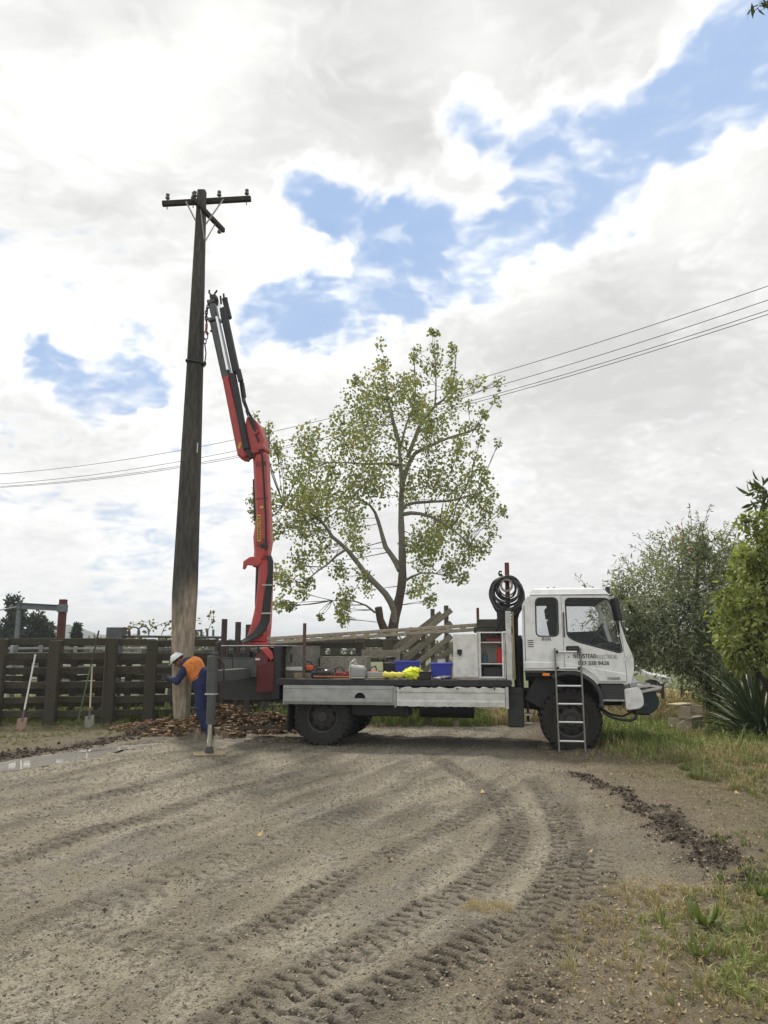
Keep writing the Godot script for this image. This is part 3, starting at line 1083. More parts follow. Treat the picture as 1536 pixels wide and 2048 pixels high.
func make_cab(white: Material, dark: Material, plastic: Material, glass: Material, alu: Material) -> void:
	var outer := pv([3.67, 1.37, 3.67, 2.50, 3.70, 2.57, 3.80, 2.70, 3.86, 2.79, 3.92, 2.82, 4.9, 2.82, 5.03, 2.805, 5.13, 2.77, 5.21, 2.65, 5.31, 2.32, 5.43, 1.87, 5.52, 1.64, 5.535, 1.55, 5.53, 1.38, 5.47, 1.155, 4.92, 1.155])
	for i in 7:
		var a := deg_to_rad(8 + 12.0 * i)
		outer.append(Vector2(4.47 + 0.46 * cos(a), 0.93 + 0.44 * sin(a)))
	var inner := pv([3.73, 1.42, 3.73, 2.49, 3.83, 2.60, 3.90, 2.665, 5.0, 2.665, 5.12, 2.62, 5.26, 2.24, 5.37, 1.84, 5.45, 1.60, 5.45, 1.42])
	# seen from the front: upright sides, the roof drawn in
	var front := pv([-0.10, 1.0, -0.10, 2.0, -0.085, 2.66, -0.055, 2.69, -0.01, 2.705, 0.05, 2.79, 0.13, 2.83, 2.07, 2.83, 2.15, 2.79, 2.21, 2.705, 2.255, 2.69, 2.285, 2.66, 2.30, 2.0, 2.30, 1.0])
	var turn := Transform3D(Basis(Vector3(0, 0, -1), Vector3(0, 1, 0), Vector3(1, 0, 0)))
	var w_rear := round_poly(pv([3.925, 2.62, 4.28, 2.62, 4.275, 1.97, 3.915, 1.97]), 0.075)
	var w_front := round_poly(pv([4.44, 2.61, 5.135, 2.60, 5.19, 2.52, 5.26, 2.26, 5.345, 1.70, 5.30, 1.685, 4.60, 1.875, 4.45, 1.96]), 0.07)
	var w_far := round_poly(pv([4.44, 2.61, 5.135, 2.60, 5.19, 2.52, 5.27, 2.2, 5.25, 2.10, 4.60, 2.08, 4.45, 2.10]), 0.07)
	var door := round_poly(pv([4.36, 2.672, 5.16, 2.66, 5.24, 2.4, 5.36, 1.90, 5.40, 1.36, 5.40, 1.17, 4.94, 1.17, 4.80, 1.30, 4.66, 1.385, 4.375, 1.39]), 0.03)
	var shell := func() -> Array:
		var f := CSGPolygon3D.new()
		f.polygon = front
		f.depth = 3.0
		f.transform = Transform3D(turn.basis, Vector3(3.2, 0, 0))
		f.operation = CSGShape3D.OPERATION_INTERSECTION
		# CSGPolygon draws out towards its own -z, which here is -x: start from the far end
		f.position = Vector3(3.2 + 3.0, 0, 0)
		return [csg_prism(outer, -2.35, 0.15), f]
	var sub := CSGShape3D.OPERATION_SUBTRACTION
	var list: Array = shell.call()
	list.append(csg_prism(inner, -2.24, 0.04, sub))
	list.append(csg_prism(w_rear, -2.5, 0.3, sub))
	list.append(csg_prism(w_far, -2.5, -2.0, sub))
	var gap := Geometry2D.offset_polygon(door, 0.007)
	list.append(csg_prism(gap[0], 0.03, 0.3, sub))
	# windscreen and back window
	var ws := CSGBox3D.new()
	ws.size = Vector3(0.5, 0.80, 1.9)
	ws.transform = Transform3D(Basis(Vector3(0, 0, 1), 0.255), Vector3(5.33, 2.24, -1.1))
	ws.operation = sub
	list.append(ws)
	var bw := CSGBox3D.new()
	bw.size = Vector3(0.4, 0.42, 1.3)
	bw.position = Vector3(3.70, 2.26, -1.1)
	bw.operation = sub
	list.append(bw)
	# the seam of the front panel
	for z in [0.1]:
		var s := CSGBox3D.new()
		s.size = Vector3(0.10, 0.008, 0.06)
		s.position = Vector3(5.44, 1.60, 0.11)
		s.operation = sub
		list.append(s)
	var cab := shaped("cab", list, white, truck)
	list = shell.call()
	list.append(csg_prism(inner, -2.24, 0.04, sub))
	list.append(csg_prism(w_front, -2.5, 0.3, sub))
	list.append(csg_prism(door, 0.042, 0.3, CSGShape3D.OPERATION_INTERSECTION))
	var door_ := shaped("door", list, white, truck)
	# the pressed lower band, whose upper edge slopes
	var g := G.new()
	g.prism(pv([3.675, 1.525, 4.357, 1.508, 4.357, 1.40, 3.675, 1.385]), 0.075, 0.118, Transform3D(), 0.018)
	g.prism(pv([4.375, 1.507, 5.393, 1.325, 5.398, 1.178, 4.945, 1.178, 4.86, 1.285, 4.68, 1.40, 4.375, 1.40]), 0.075, 0.118, Transform3D(), 0.018)
	part("lower_band", g, white, cab)
	# glass
	g = G.new()
	g.prism(Geometry2D.offset_polygon(w_rear, 0.015)[0], 0.055, 0.06, Transform3D(), 0.0)
	part("window_pane", g, glass, cab)
	g = G.new()
	g.prism(Geometry2D.offset_polygon(w_front, 0.015)[0], 0.055, 0.06, Transform3D(), 0.0)
	part("window_pane", g, glass, cab)
	g = G.new()
	g.prism(Geometry2D.offset_polygon(w_rear, 0.015)[0], -2.265, -2.26, Transform3D(), 0.0)
	g.prism(Geometry2D.offset_polygon(w_far, 0.015)[0], -2.265, -2.26, Transform3D(), 0.0)
	part("window_pane", g, glass, cab)
	g = G.new()
	g.box(Vector3(5.30, 2.23, -1.1), Vector3(0.006, 0.82, 1.92), Basis(Vector3(0, 0, 1), 0.275), 0.0)
	part("windscreen", g, glass, cab)
	g = G.new()
	g.box(Vector3(4.49, 2.687, 0.078), Vector3(1.36, 0.012, 0.02), Basis(), 0.0)
	part("roof_gutter", g, plastic, cab)
	g = G.new()
	g.tube([Vector3(4.385, 1.95, 0.10), Vector3(4.385, 1.97, 0.135), Vector3(4.385, 2.35, 0.135), Vector3(4.385, 2.37, 0.10)], 0.011, 8)
	part("grab_rail", g, plastic, cab)
	for q in [[5.385, 1.56], [5.30, 1.98]]:
		g = G.new()
		g.box(Vector3(q[0], q[1], 0.103), Vector3(0.035, 0.07, 0.014), Basis(), 0.004)
		part("door_hinge", g, white, cab)
	g = G.new()
	g.box(Vector3(3.705, 1.95, 0.101), Vector3(0.010, 1.1, 0.004), Basis(), 0.0)
	part("corner_seam", g, plastic, cab)
	g = G.new()
	for k in 4:
		g.box(Vector3(3.80, 1.78 + k * 0.035, 0.103), Vector3(0.10, 0.012, 0.008), Basis(), 0.0)
	part("vent", g, plastic, cab)
	g = G.new()
	g.tube([Vector3(5.47, 1.75, -0.35), Vector3(5.42, 1.95, -0.5), Vector3(5.36, 2.2, -0.62)], 0.012, 6)
	part("wiper", g, plastic, cab)
	# window rubbers
	for wp in [w_rear, w_front]:
		g = G.new()
		var big: PackedVector2Array = Geometry2D.offset_polygon(wp, 0.012)[0]
		var pts := []
		for p in big:
			pts.append(Vector3(p.x, p.y, 0.094))
		pts.append(pts[0])
		g.tube(pts, 0.013, 6, false)
		part("window_seal", g, plastic, cab)
	# a dark lining inside the shell
	var lin_: PackedVector2Array = Geometry2D.offset_polygon(inner, -0.004)[0]
	list = [csg_prism(lin_, -2.236, 0.036), csg_prism(Geometry2D.offset_polygon(inner, -0.016)[0], -2.224, 0.024, sub), csg_prism(w_rear, -2.5, 0.3, sub), csg_prism(w_far, -2.5, -2.0, sub), csg_prism(w_front, -0.2, 0.3, sub), ws.duplicate(), bw.duplicate()]
	shaped("cab_lining", list, mat("lining", Color(0.02, 0.02, 0.021), 0.9), truck)
	# inside: floor, seats, dash, wheel
	var cloth := mat("seat cloth", Color(0.02, 0.021, 0.023), 0.95)
	g = G.new()
	g.box(Vector3(4.6, 1.46, -1.1), Vector3(1.68, 0.06, 2.2))
	g.box(Vector3(4.0, 1.62, -1.1), Vector3(0.5, 0.32, 2.2), Basis(), 0.02)
	g.box(Vector3(3.765, 1.74, -1.1), Vector3(0.05, 0.6, 2.2))
	g.prism(pv([5.08, 1.45, 5.08, 1.78, 5.20, 1.86, 5.38, 1.80, 5.43, 1.6, 5.43, 1.45]), -2.2, 0.0, Transform3D(), 0.02)
	part("cab_trim", g, cloth, cab)
	for z in [-0.5, -1.75]:
		g = G.new()
		g.box(Vector3(4.55, 1.70, z), Vector3(0.5, 0.16, 0.52), Basis(Vector3(0, 0, 1), 0.08), 0.05)
		g.box(Vector3(4.27, 2.02, z), Vector3(0.14, 0.6, 0.5), Basis(Vector3(0, 0, 1), 0.16), 0.05)
		g.box(Vector3(4.175, 2.43, z), Vector3(0.10, 0.22, 0.28), Basis(Vector3(0, 0, 1), 0.1), 0.04)
		g.box(Vector3(4.5, 1.56, z), Vector3(0.4, 0.16, 0.4))
		part("seat", g, cloth, cab)
	g = G.new()
	var ring := []
	var sb := Transform3D(Basis(Vector3(0, 0, 1), 0.95), Vector3(4.98, 2.00, -0.5))
	for i in 25:
		ring.append(sb * Vector3(cos(TAU * i / 24) * 0.23, 0, sin(TAU * i / 24) * 0.23))
	g.tube(ring, 0.016, 8, false)
	for k in 3:
		g.tube([sb * Vector3(0, -0.02, 0), sb * Vector3(cos(TAU * k / 3 + 0.5) * 0.23, 0, sin(TAU * k / 3 + 0.5) * 0.23)], 0.014, 6)
	g.tube([sb * Vector3.ZERO, sb * Vector3(0, -0.5, 0)], 0.03, 8)
	part("steering_wheel", g, plastic, cab)
	# door handle in its dark recess
	g = G.new()
	g.prism(round_poly(pv([4.405, 1.675, 4.635, 1.675, 4.635, 1.79, 4.405, 1.79]), 0.03), 0.09, 0.106, Transform3D(), 0.004)
	part("handle_recess", g, plastic, door_)
	g = G.new()
	g.box(Vector3(4.52, 1.742, 0.115), Vector3(0.15, 0.022, 0.02), Basis(), 0.008)
	part("door_handle", g, mat("handle grey", Color(0.06, 0.06, 0.065), 0.4), door_)
	# badges and lettering
	var ink := mat("sign ink", Color(0.022, 0.022, 0.024), 0.6)
	var faint := mat("faded ink", Color(0.19, 0.195, 0.20), 0.6)
	lettering("lettering", "NEWSTEAD", 0.075, 0.38, Vector3(4.715, 1.615, 0.103), ink, door_)
	lettering("lettering", "$", 0.06, 0.03, Vector3(4.925, 1.605, 0.103), faint, door_, "Droid Sans", 400)
	lettering("lettering", "ELECTRICAL", 0.068, 0.31, Vector3(5.105, 1.605, 0.103), faint, door_, "Droid Sans", 400)
	lettering("lettering", "027 330 9426", 0.065, 0.52, Vector3(4.865, 1.495, 0.103), ink, door_, "Droid Sans")
	lettering("badge", "850", 0.065, 0.15, Vector3(4.075, 1.925, 0.105), faint, cab)
	g = G.new()
	for y in [1.892, 1.955]:
		g.box(Vector3(4.075, y, 0.104), Vector3(0.18, 0.006, 0.006), Basis(), 0.0)
	part("badge_line", g, faint, cab)
	lettering("badge", "FORWARD", 0.05, 0.21, Vector3(5.19, 1.235, 0.123), faint, cab)
	g = G.new()
	g.lathe([Vector2(0.013, 0), Vector2(0.011, 0.004), Vector2(0, 0.005)], Transform3D(Basis(Vector3.RIGHT, PI / 2), Vector3(4.445, 1.60, 0.10)), 10)
	part("door_lock", g, plastic, door_)
	# mirrors
	g = G.new()
	g.box(Vector3(5.27, 2.42, 0.24), Vector3(0.09, 0.40, 0.2), Basis(Vector3(0, 0, 1), 0.16) * Basis(Vector3.UP, 0.3), 0.03)
	g.tube([Vector3(5.18, 2.66, 0.07), Vector3(5.26, 2.68, 0.2), Vector3(5.27, 2.6, 0.24)], 0.014, 8)
	g.tube([Vector3(5.30, 1.98, 0.08), Vector3(5.31, 2.02, 0.2), Vector3(5.29, 2.25, 0.24)], 0.014, 8)
	part("mirror", g, plastic, cab)
	g = G.new()
	g.box(Vector3(5.62, 2.28, -2.62), Vector3(0.10, 0.44, 0.22), Basis(Vector3(0, 0, 1), 0.1), 0.03)
	g.tube([Vector3(5.2, 2.64, -2.2), Vector3(5.5, 2.64, -2.5), Vector3(5.60, 2.58, -2.62), Vector3(5.62, 2.4, -2.62), Vector3(5.6, 1.9, -2.55), Vector3(5.42, 1.75, -2.3)], 0.014, 8)
	part("mirror", g, plastic, cab)
	g = G.new()
	for x in [4.15, 4.26, 4.82, 4.95]:
		g = G.new()
		g.lathe([Vector2(0.022, 0), Vector2(0.02, 0.03), Vector2(0.008, 0.042), Vector2(0, 0.043)], Transform3D(Basis(), Vector3(x, 2.815, -0.35)), 10)
		part("roof_marker", g, plastic, cab)
	g = G.new()
	g.tube([Vector3(5.19, 2.70, -0.12), Vector3(5.18, 2.75, -0.14), Vector3(5.19, 2.83, -0.15)], [0.03, 0.05, 0.035], 12)
	part("beacon", g, plastic, cab)
	# the arch flare, the dark panel under the door, its step
	g = G.new()
	var arc := []
	for i in 13:
		var a := deg_to_rad(-14 + 11.5 * i)
		arc.append(Vector2(4.44 + 0.57 * cos(a), 0.86 + 0.50 * sin(a)))
	var fl := PackedVector2Array()
	for p in arc:
		fl.append(p)
	for i in 13:
		var p: Vector2 = arc[12 - i]
		fl.append(Vector2(4.44, 0.86) + (p - Vector2(4.44, 0.86)) * 0.87)
	g.prism(fl, -0.34, 0.125, Transform3D(), 0.015)
	g.box(Vector3(3.86, 1.345, -0.1), Vector3(0.36, 0.05, 0.42), Basis(), 0.01)
	part("wheel_arch", g, mat("arch plastic", Color(0.045, 0.045, 0.047), 0.55), truck)
	g = G.new()
	g.box(Vector3(4.02, 1.0, -0.22), Vector3(0.5, 0.6, 0.03), Basis(Vector3(0, 0, 1), -0.5))
	g.box(Vector3(4.45, 1.22, -1.1), Vector3(1.5, 0.1, 1.4))
	g.box(Vector3(4.4, 0.95, -1.1), Vector3(1.3, 0.5, 0.75))
	g.box(Vector3(4.32, 1.325, -0.9), Vector3(1.25, 0.13, 1.8))
	part("engine_bay", g, dark, truck)
	g = G.new()
	g.box(Vector3(4.05, 1.297, 0.115), Vector3(0.125, 0.05, 0.03), Basis(), 0.008)
	part("side_marker_light", g, mat("amber lens", Color(0.85, 0.25, 0.02), 0.25), truck)
	g = G.new()
	g.prism(pv([4.95, 1.14, 5.36, 1.14, 5.36, 0.88, 5.02, 0.86]), -0.25, 0.06, Transform3D(), 0.01)
	for i in 5:
		g.box(Vector3(5.17, 0.92 + i * 0.045, 0.062), Vector3(0.30, 0.012, 0.012))
	var lp := part("lower_panel", g, mat("arch plastic", Color(0.045, 0.045, 0.047), 0.55), truck)
	g = G.new()
	g.box(Vector3(5.17, 0.868, 0.09), Vector3(0.36, 0.03, 0.09), Basis(), 0.006)
	part("foot_step", g, alu, lp)
	# bumper: pale corner, dark bar across; lamp; winch and its cradle
	g = G.new()
	var bp := round_poly(pv([5.355, 1.045, 5.375, 1.065, 5.60, 1.095, 5.655, 0.97, 5.665, 0.80, 5.59, 0.735, 5.365, 0.705]), 0.05, 4)
	g.prism(bp, -0.38, 0.115, Transform3D(), 0.012)
	var bu := part("bumper", g, rough_steel("bumper paint", Color(0.8, 0.8, 0.79), 0.45), truck)
	g = G.new()
	g.prism(bp, -2.33, -1.83, Transform3D(), 0.012)
	part("bumper", g, rough_steel("bumper paint", Color(0.8, 0.8, 0.79), 0.45), truck)
	g = G.new()
	g.box(Vector3(5.5, 0.9, -1.1), Vector3(0.22, 0.3, 1.46), Basis(), 0.02)
	g.box(Vector3(5.62, 0.93, 0.0), Vector3(0.09, 0.15, 0.16), Basis(), 0.015)
	part("bumper_bar", g, dark, bu)
	g = G.new()
	g.tube([Vector3(5.46, 1.14, -0.15), Vector3(5.50, 1.15, -0.15), Vector3(5.57, 1.16, -0.15), Vector3(5.60, 1.16, -0.15)], [0.09, 0.105, 0.09, 0.04], 16)
	part("headlight", g, mat("lamp glass", Color(0.45, 0.47, 0.48), 0.15, 0.4), truck)
	g = G.new()
	g.tube([Vector3(5.80, 0.82, -1.5), Vector3(5.80, 0.82, -0.62)], 0.19, 20)
	for z in [-1.5, -1.06, -0.62]:
		g.tube([Vector3(5.80, 0.82, z - 0.03), Vector3(5.80, 0.82, z + 0.03)], 0.225, 20)
	g.box(Vector3(5.72, 0.68, -0.8), Vector3(0.30, 0.2, 0.5), Basis(), 0.03)
	var wi := part("winch", g, mat("winch green", Color(0.012, 0.028, 0.03), 0.45), truck)
	for z in [-0.45, -1.7]:
		g = G.new()
		g.bar(Vector3(5.45, 1.05, z + 0.25), Vector3(5.85, 1.10, z), 0.03, 0.035)
		g.bar(Vector3(5.85, 1.10, z), Vector3(6.07, 1.07, z - 0.05), 0.03, 0.035)
		g.bar(Vector3(5.62, 0.98, z + 0.1), Vector3(6.06, 1.06, z - 0.05), 0.03, 0.045)
		part("winch_cradle", g, rough_steel("pale strip", Color(0.55, 0.55, 0.52)), wi)
	g = G.new()
	for z in [-0.5, -1.75]:
		g.bar(Vector3(6.08, 1.13, z), Vector3(6.08, 0.87, z), 0.06, 0.03)
	g.box(Vector3(6.08, 1.0, -1.12), Vector3(0.04, 0.10, 1.3))
	part("bull_bar", g, rough_steel("rust bar", Color(0.06, 0.045, 0.035), 0.8), wi)
	g = G.new()
	g.tube([Vector3(4.95, 0.75, -0.1), Vector3(5.0, 0.66, 0.0), Vector3(5.12, 0.585, 0.02), Vector3(5.28, 0.545, 0.03), Vector3(5.43, 0.53, 0.02), Vector3(5.52, 0.56, 0.0), Vector3(5.555, 0.63, -0.02), Vector3(5.54, 0.71, -0.06), Vector3(5.48, 0.78, -0.1)], 0.022, 8)
	g.tube([Vector3(4.97, 0.72, -0.3), Vector3(5.15, 0.61, -0.25), Vector3(5.33, 0.58, -0.22), Vector3(5.45, 0.63, -0.2), Vector3(5.5, 0.75, -0.2)], 0.018, 8)
	part("winch_hose", g, plastic, truck)
	g = G.new()
	g.box(Vector3(5.46, 0.70, -0.12), Vector3(0.09, 0.12, 0.1), Basis(), 0.02)
	part("tow_hook", g, rough_steel("rusty red", Color(0.16, 0.055, 0.04), 0.8), truck)
	# stacks between cab and tray
	g = G.new()
	g.tube([Vector3(3.54, 1.1, -0.7), Vector3(3.54, 2.0, -0.7), Vector3(3.54, 2.3, -0.7), Vector3(3.57, 2.42, -0.7), Vector3(3.62, 2.5, -0.7), Vector3(3.63, 2.56, -0.7)], [0.05, 0.05, 0.055, 0.06, 0.06, 0.05], 12)
	part("air_intake", g, mat("arch plastic", Color(0.045, 0.045, 0.047), 0.55), truck)
	g = G.new()
	g.tube([Vector3(3.58, 1.0, -0.35), Vector3(3.58, 1.92, -0.35), Vector3(3.575, 1.98, -0.35)], [0.085, 0.085, 0.06], 14)
	for i in 5:
		g.tube([Vector3(3.60 + 0.02 * sin(i * 2.1), 1.1, -0.2 - 0.05 * i), Vector3(3.57, 1.4 + 0.1 * i, -0.24), Vector3(3.6 - 0.01 * i, 1.75 + 0.04 * i, -0.3)], 0.016, 6)
	part("exhaust", g, dark, truck)
	g = G.new()
	g.tube([Vector3(3.51, 1.2, -0.1), Vector3(3.505, 1.9, -0.1), Vector3(3.5, 2.4, -0.1)], 0.014, 8)
	part("yellow_pipe", g, mat("dull yellow", Color(0.38, 0.33, 0.13), 0.6), truck)


func tilt_bar(g: G, a: Vector2, b: Vector2, wide: float, thick: float, z: float, bev := 0.02) -> G:
	return g.bar(Vector3(a.x, a.y, z), Vector3(b.x, b.y, z), thick, wide, Vector3(0, 0, 1).cross(Vector3(b.x - a.x, b.y - a.y, 0)).normalized(), bev)


func make_crane(dark: Material, plastic: Material, alu: Material) -> void:
	var red := mat("crane red", Color(0.47, 0.05, 0.045), 0.42, 0.0, noise_tex("dust", 0.008, 0.72, 1.0, 4), Vector3(0.8, 0.8, 0.8))
	red.clearcoat_enabled = true
	red.clearcoat = 0.3
	red.clearcoat_roughness = 0.3
	var chrome := mat("chrome rod", Color(0.8, 0.8, 0.8), 0.12, 1.0)
	var black := mat("crane black", Color(0.018, 0.018, 0.02), 0.5)
	var grey := rough_steel("dark grey steel", Color(0.085, 0.09, 0.087), 0.6)
	var g := G.new()
	# the base behind the tray
	g.box(Vector3(-1.44, 1.0, -1.15), Vector3(1.22, 0.44, 1.7), Basis(), 0.02)
	g.box(Vector3(-0.93, 1.3, -1.1), Vector3(0.16, 1.0, 1.9), Basis(), 0.02)
	var base := part("crane_base", g, black, truck)
	g = G.new()
	g.box(Vector3(-1.4, 1.80, -1.05), Vector3(1.36, 0.018, 1.7), Basis(), 0.004)
	part("top_plate", g, alu, base)
	g = G.new()
	g.box(Vector3(-1.93, 1.385, -0.28), Vector3(0.2, 0.35, 0.16), Basis(), 0.012)
	g.box(Vector3(-1.57, 1.385, -0.26), Vector3(0.5, 0.35, 0.16), Basis(), 0.012)
	g.box(Vector3(-1.57, 1.565, -0.26), Vector3(0.5, 0.02, 0.17), Basis(), 0.004)
	g.box(Vector3(-1.93, 1.565, -0.28), Vector3(0.2, 0.02, 0.17), Basis(), 0.004)
	part("valve_box", g, grey, base)
	g = G.new()
	g.box(Vector3(-1.7, 1.66, -0.5), Vector3(0.28, 0.05, 0.2))
	g.box(Vector3(-1.7, 1.60, -0.52), Vector3(0.26, 0.06, 0.2))
	for x in [-2.02, -1.88, -1.4]:
		g.bar(Vector3(x, 1.56, -0.4), Vector3(x, 1.80, -0.4), 0.03, 0.03)
	for i in 6:
		g.tube([Vector3(-1.95 + i * 0.1, 1.56, -0.36), Vector3(-1.95 + i * 0.1, 1.66, -0.33)], 0.012, 6)
	part("control_levers", g, grey, base)
	g = G.new()
	g.box(Vector3(-1.14, 1.22, -0.36), Vector3(0.40, 0.60, 0.42), Basis(), 0.03)
	g.tube([Vector3(-1.24, 1.5, -0.6), Vector3(-1.24, 1.55, -0.15)], 0.13, 18)
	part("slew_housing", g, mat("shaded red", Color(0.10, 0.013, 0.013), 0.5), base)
	g = G.new()
	g.prism(pv([-1.28, 1.76, -1.12, 1.77, -1.02, 1.66, -1.0, 1.56, -1.05, 1.52, -1.12, 1.60]), -0.2, -0.13, Transform3D(), 0.012)
	part("guard", g, red, base)
	g = G.new()
	g.tube([Vector3(-1.18, 1.69, -0.35), Vector3(-0.86, 1.69, -0.35)], 0.075, 16)
	part("oil_tank", g, plastic, base)
	g = G.new()
	g.box(Vector3(-1.31, 1.545, -0.14), Vector3(0.09, 0.04, 0.02))
	part("data_plate", g, mat("plate white", Color(0.6, 0.6, 0.56), 0.5), base)
	# the prop: beam, outer leg, ram and foot
	g = G.new()
	g.box(Vector3(-1.53, 1.28, 0.72), Vector3(0.16, 0.2, 1.7), Basis(), 0.01)
	var beam := part("stabiliser_beam", g, grey, truck)
	g = G.new()
	g.box(Vector3(-1.53, 1.3, 1.52), Vector3(0.155, 0.66, 0.15), Basis(), 0.02)
	g.tube([Vector3(-1.53, 0.5, 1.52), Vector3(-1.53, 1.0, 1.52)], 0.074, 16)
	g.box(Vector3(-1.50, 1.66, 1.52), Vector3(0.1, 0.06, 0.1), Basis(), 0.01)
	g.tube([Vector3(-1.43, 1.60, 1.5), Vector3(-1.36, 1.5, 1.45), Vector3(-1.4, 1.2, 1.3), Vector3(-1.5, 1.15, 0.9)], 0.014, 6)
	part("stabiliser_leg", g, grey, truck)
	g = G.new()
	g.box(Vector3(-1.53, 0.99, 1.52), Vector3(0.175, 0.028, 0.17), Basis(), 0.004)
	part("clamp", g, alu, beam)
	g = G.new()
	g.tube([Vector3(-1.53, 0.10, 1.52), Vector3(-1.53, 0.52, 1.52)], 0.045, 16)
	part("stabiliser_ram", g, chrome, truck)
	g = G.new()
	g.tube([Vector3(-1.53, 0.045, 1.52), Vector3(-1.53, 0.06, 1.52), Vector3(-1.53, 0.14, 1.52)], [0.075, 0.075, 0.05], 14)
	part("stabiliser_foot", g, grey, truck)
	# the column
	g = G.new()
	g.prism(pv([-1.93, 1.86, -1.86, 2.02, -1.79, 2.23, -1.73, 2.5, -1.70, 2.74, -1.67, 3.1, -1.67, 3.48, -1.62, 3.56, -1.48, 3.56, -1.43, 3.46, -1.43, 2.6, -1.44, 2.2, -1.47, 1.86]), -1.37, -1.02, Transform3D(), 0.04)
	g.box(Vector3(-1.65, 1.845, -1.2), Vector3(0.56, 0.05, 0.5), Basis(), 0.01)
	var colm := part("crane_column", g, red, truck)
	var yel := mat("label yellow", Color(0.62, 0.44, 0.05), 0.5)
	lettering("lettering", "PK", 0.05, 0.1, Vector3(-1.52, 2.06, -0.998), yel, colm)
	g = G.new()
	for i in 4:
		var o := 0.028 * i
		g.tube([Vector3(-1.47 + o, 3.62, -0.95), Vector3(-1.40 + o * 0.8, 3.50, -0.93), Vector3(-1.385 + o * 0.5, 3.30, -0.94), Vector3(-1.43 + o, 3.05, -0.95), Vector3(-1.455 + o, 2.6, -0.95), Vector3(-1.47 + o, 2.30, -0.95), Vector3(-1.54 + o, 2.12, -0.94), Vector3(-1.68 + o * 0.8, 1.98, -0.90), Vector3(-1.86 + o * 0.6, 1.86, -0.8)], 0.03, 8)
		g.tube([Vector3(-1.44 + o, 3.15, -0.99), Vector3(-1.50 + o, 2.7, -0.99), Vector3(-1.54 + o, 2.3, -0.98), Vector3(-1.66 + o * 0.8, 2.08, -0.93), Vector3(-1.9 + o * 0.6, 1.88, -0.84)], 0.026, 8)
	part("hose_bundle", g, plastic, colm)
	g = G.new()
	for y in [3.02, 2.45]:
		g = G.new()
		g.box(Vector3(-1.42, y, -0.93), Vector3(0.2, 0.03, 0.09))
		part("hose_clip", g, alu, colm)
	g = G.new()
	g.tube([Vector3(-1.72, 2.62, -1.2), Vector3(-1.72, 3.45, -1.2)], 0.05, 14)
	part("lift_cylinder", g, black, colm)
	# the main boom
	g = G.new()
	g.prism(pv([-1.87, 5.74, -1.80, 5.85, -1.62, 5.88, -1.57, 5.80, -1.44, 3.95, -1.48, 3.66, -1.52, 3.55, -1.58, 3.50, -1.62, 3.42, -1.80, 3.42, -1.78, 3.75, -1.81, 4.05, -1.76, 4.45]), -1.36, -1.02, Transform3D(), 0.07)
	var b1 := part("main_boom", g, red, truck)
	g = G.new()
	g.prism(pv([-1.98, 3.53, -1.84, 3.62, -1.62, 3.64, -1.58, 3.50, -1.66, 3.42, -1.90, 3.45, -1.95, 3.36, -1.99, 3.37]), -1.06, -1.0, Transform3D(), 0.01)
	part("boom_bracket", g, red, b1)
	g = G.new()
	g.tube([Vector3(-1.845, 5.30, -1.2), Vector3(-1.795, 4.40, -1.2)], 0.055, 14)
	part("boom_cylinder", g, black, b1)
	g = G.new()
	g.tube([Vector3(-1.86, 5.72, -1.2), Vector3(-1.843, 5.28, -1.2)], 0.025, 10)
	part("cylinder_rod", g, chrome, b1)
	g = G.new()
	for p in [[-1.80, 4.15], [-1.81, 3.98]]:
		g.tube([Vector3(p[0], p[1], -1.2), Vector3(p[0] - 0.02, p[1], -1.2)], 0.03, 10)
	for p in [[-1.50, 3.84], [-1.42, 3.83]]:
		g.tube([Vector3(p[0] - 0.08, p[1], -1.03), Vector3(p[0] - 0.08, p[1], -0.99)], 0.045, 12)
	part("pin", g, plastic, b1)
	var worn := rough_steel("worn red", Color(0.30, 0.06, 0.05), 0.7)
	for p in [[-1.66, 5.60, 0.22, 0.10], [-1.62, 4.85, 0.25, 0.035], [-1.60, 3.92, 0.22, 0.16]]:
		g = G.new()
		g.box(Vector3(p[0], p[1], -1.018), Vector3(p[2], p[3], 0.012), Basis(Vector3(0, 0, 1), 0.06), 0.004)
		for s in [-0.4, 0.4]:
			g.tube([Vector3(p[0] + p[2] * s, p[1], -1.012), Vector3(p[0] + p[2] * s, p[1], -0.998)], 0.014, 8)
		part("weld_plate", g, worn, b1)
	g = G.new()
	for k in 2:
		g.tube([Vector3(-1.50 + 0.02 * k, 3.75, -1.0), Vector3(-1.53 + 0.02 * k, 4.5, -1.0), Vector3(-1.60 + 0.02 * k, 5.3, -1.0), Vector3(-1.64 + 0.02 * k, 5.75, -1.0), Vector3(-1.72 + 0.02 * k, 6.05, -0.99), Vector3(-1.86, 6.4, -0.98), Vector3(-2.02, 6.75, -0.98)], 0.013, 6)
	part("hydraulic_hose", g, plastic, b1)
	g = G.new()
	g.box(Vector3(-1.62, 4.66, -1.016), Vector3(0.07, 0.05, 0.004), Basis(), 0.0)
	part("warning_label", g, yel, b1)
	# the maker's strip, lettered upwards along the near bevel
	g = G.new()
	var ly := Basis(Vector3(0, 0, 1), 0.045)
	g.box(Vector3(-1.665, 4.22, -1.014), Vector3(0.075, 0.56, 0.006), ly, 0.0)
	part("name_strip", g, yel, b1)
	lettering("lettering", "PALFINGER", 0.055, 0.50, Vector3(-1.665, 4.22, -1.009), mat("sign ink", Color(0.022, 0.022, 0.024), 0.6), b1, "Droid Sans", 700, -PI / 2 + 0.045)
	# the knuckle and outer boom
	g = G.new()
	g.prism(pv([-2.63, 7.60, -2.44, 7.64, -2.06, 6.2, -1.98, 5.78, -2.03, 5.71, -2.13, 5.73, -2.21, 5.82]), -1.34, -1.02, Transform3D(), 0.05)
	var b2 := part("outer_boom", g, red, truck)
	g = G.new()
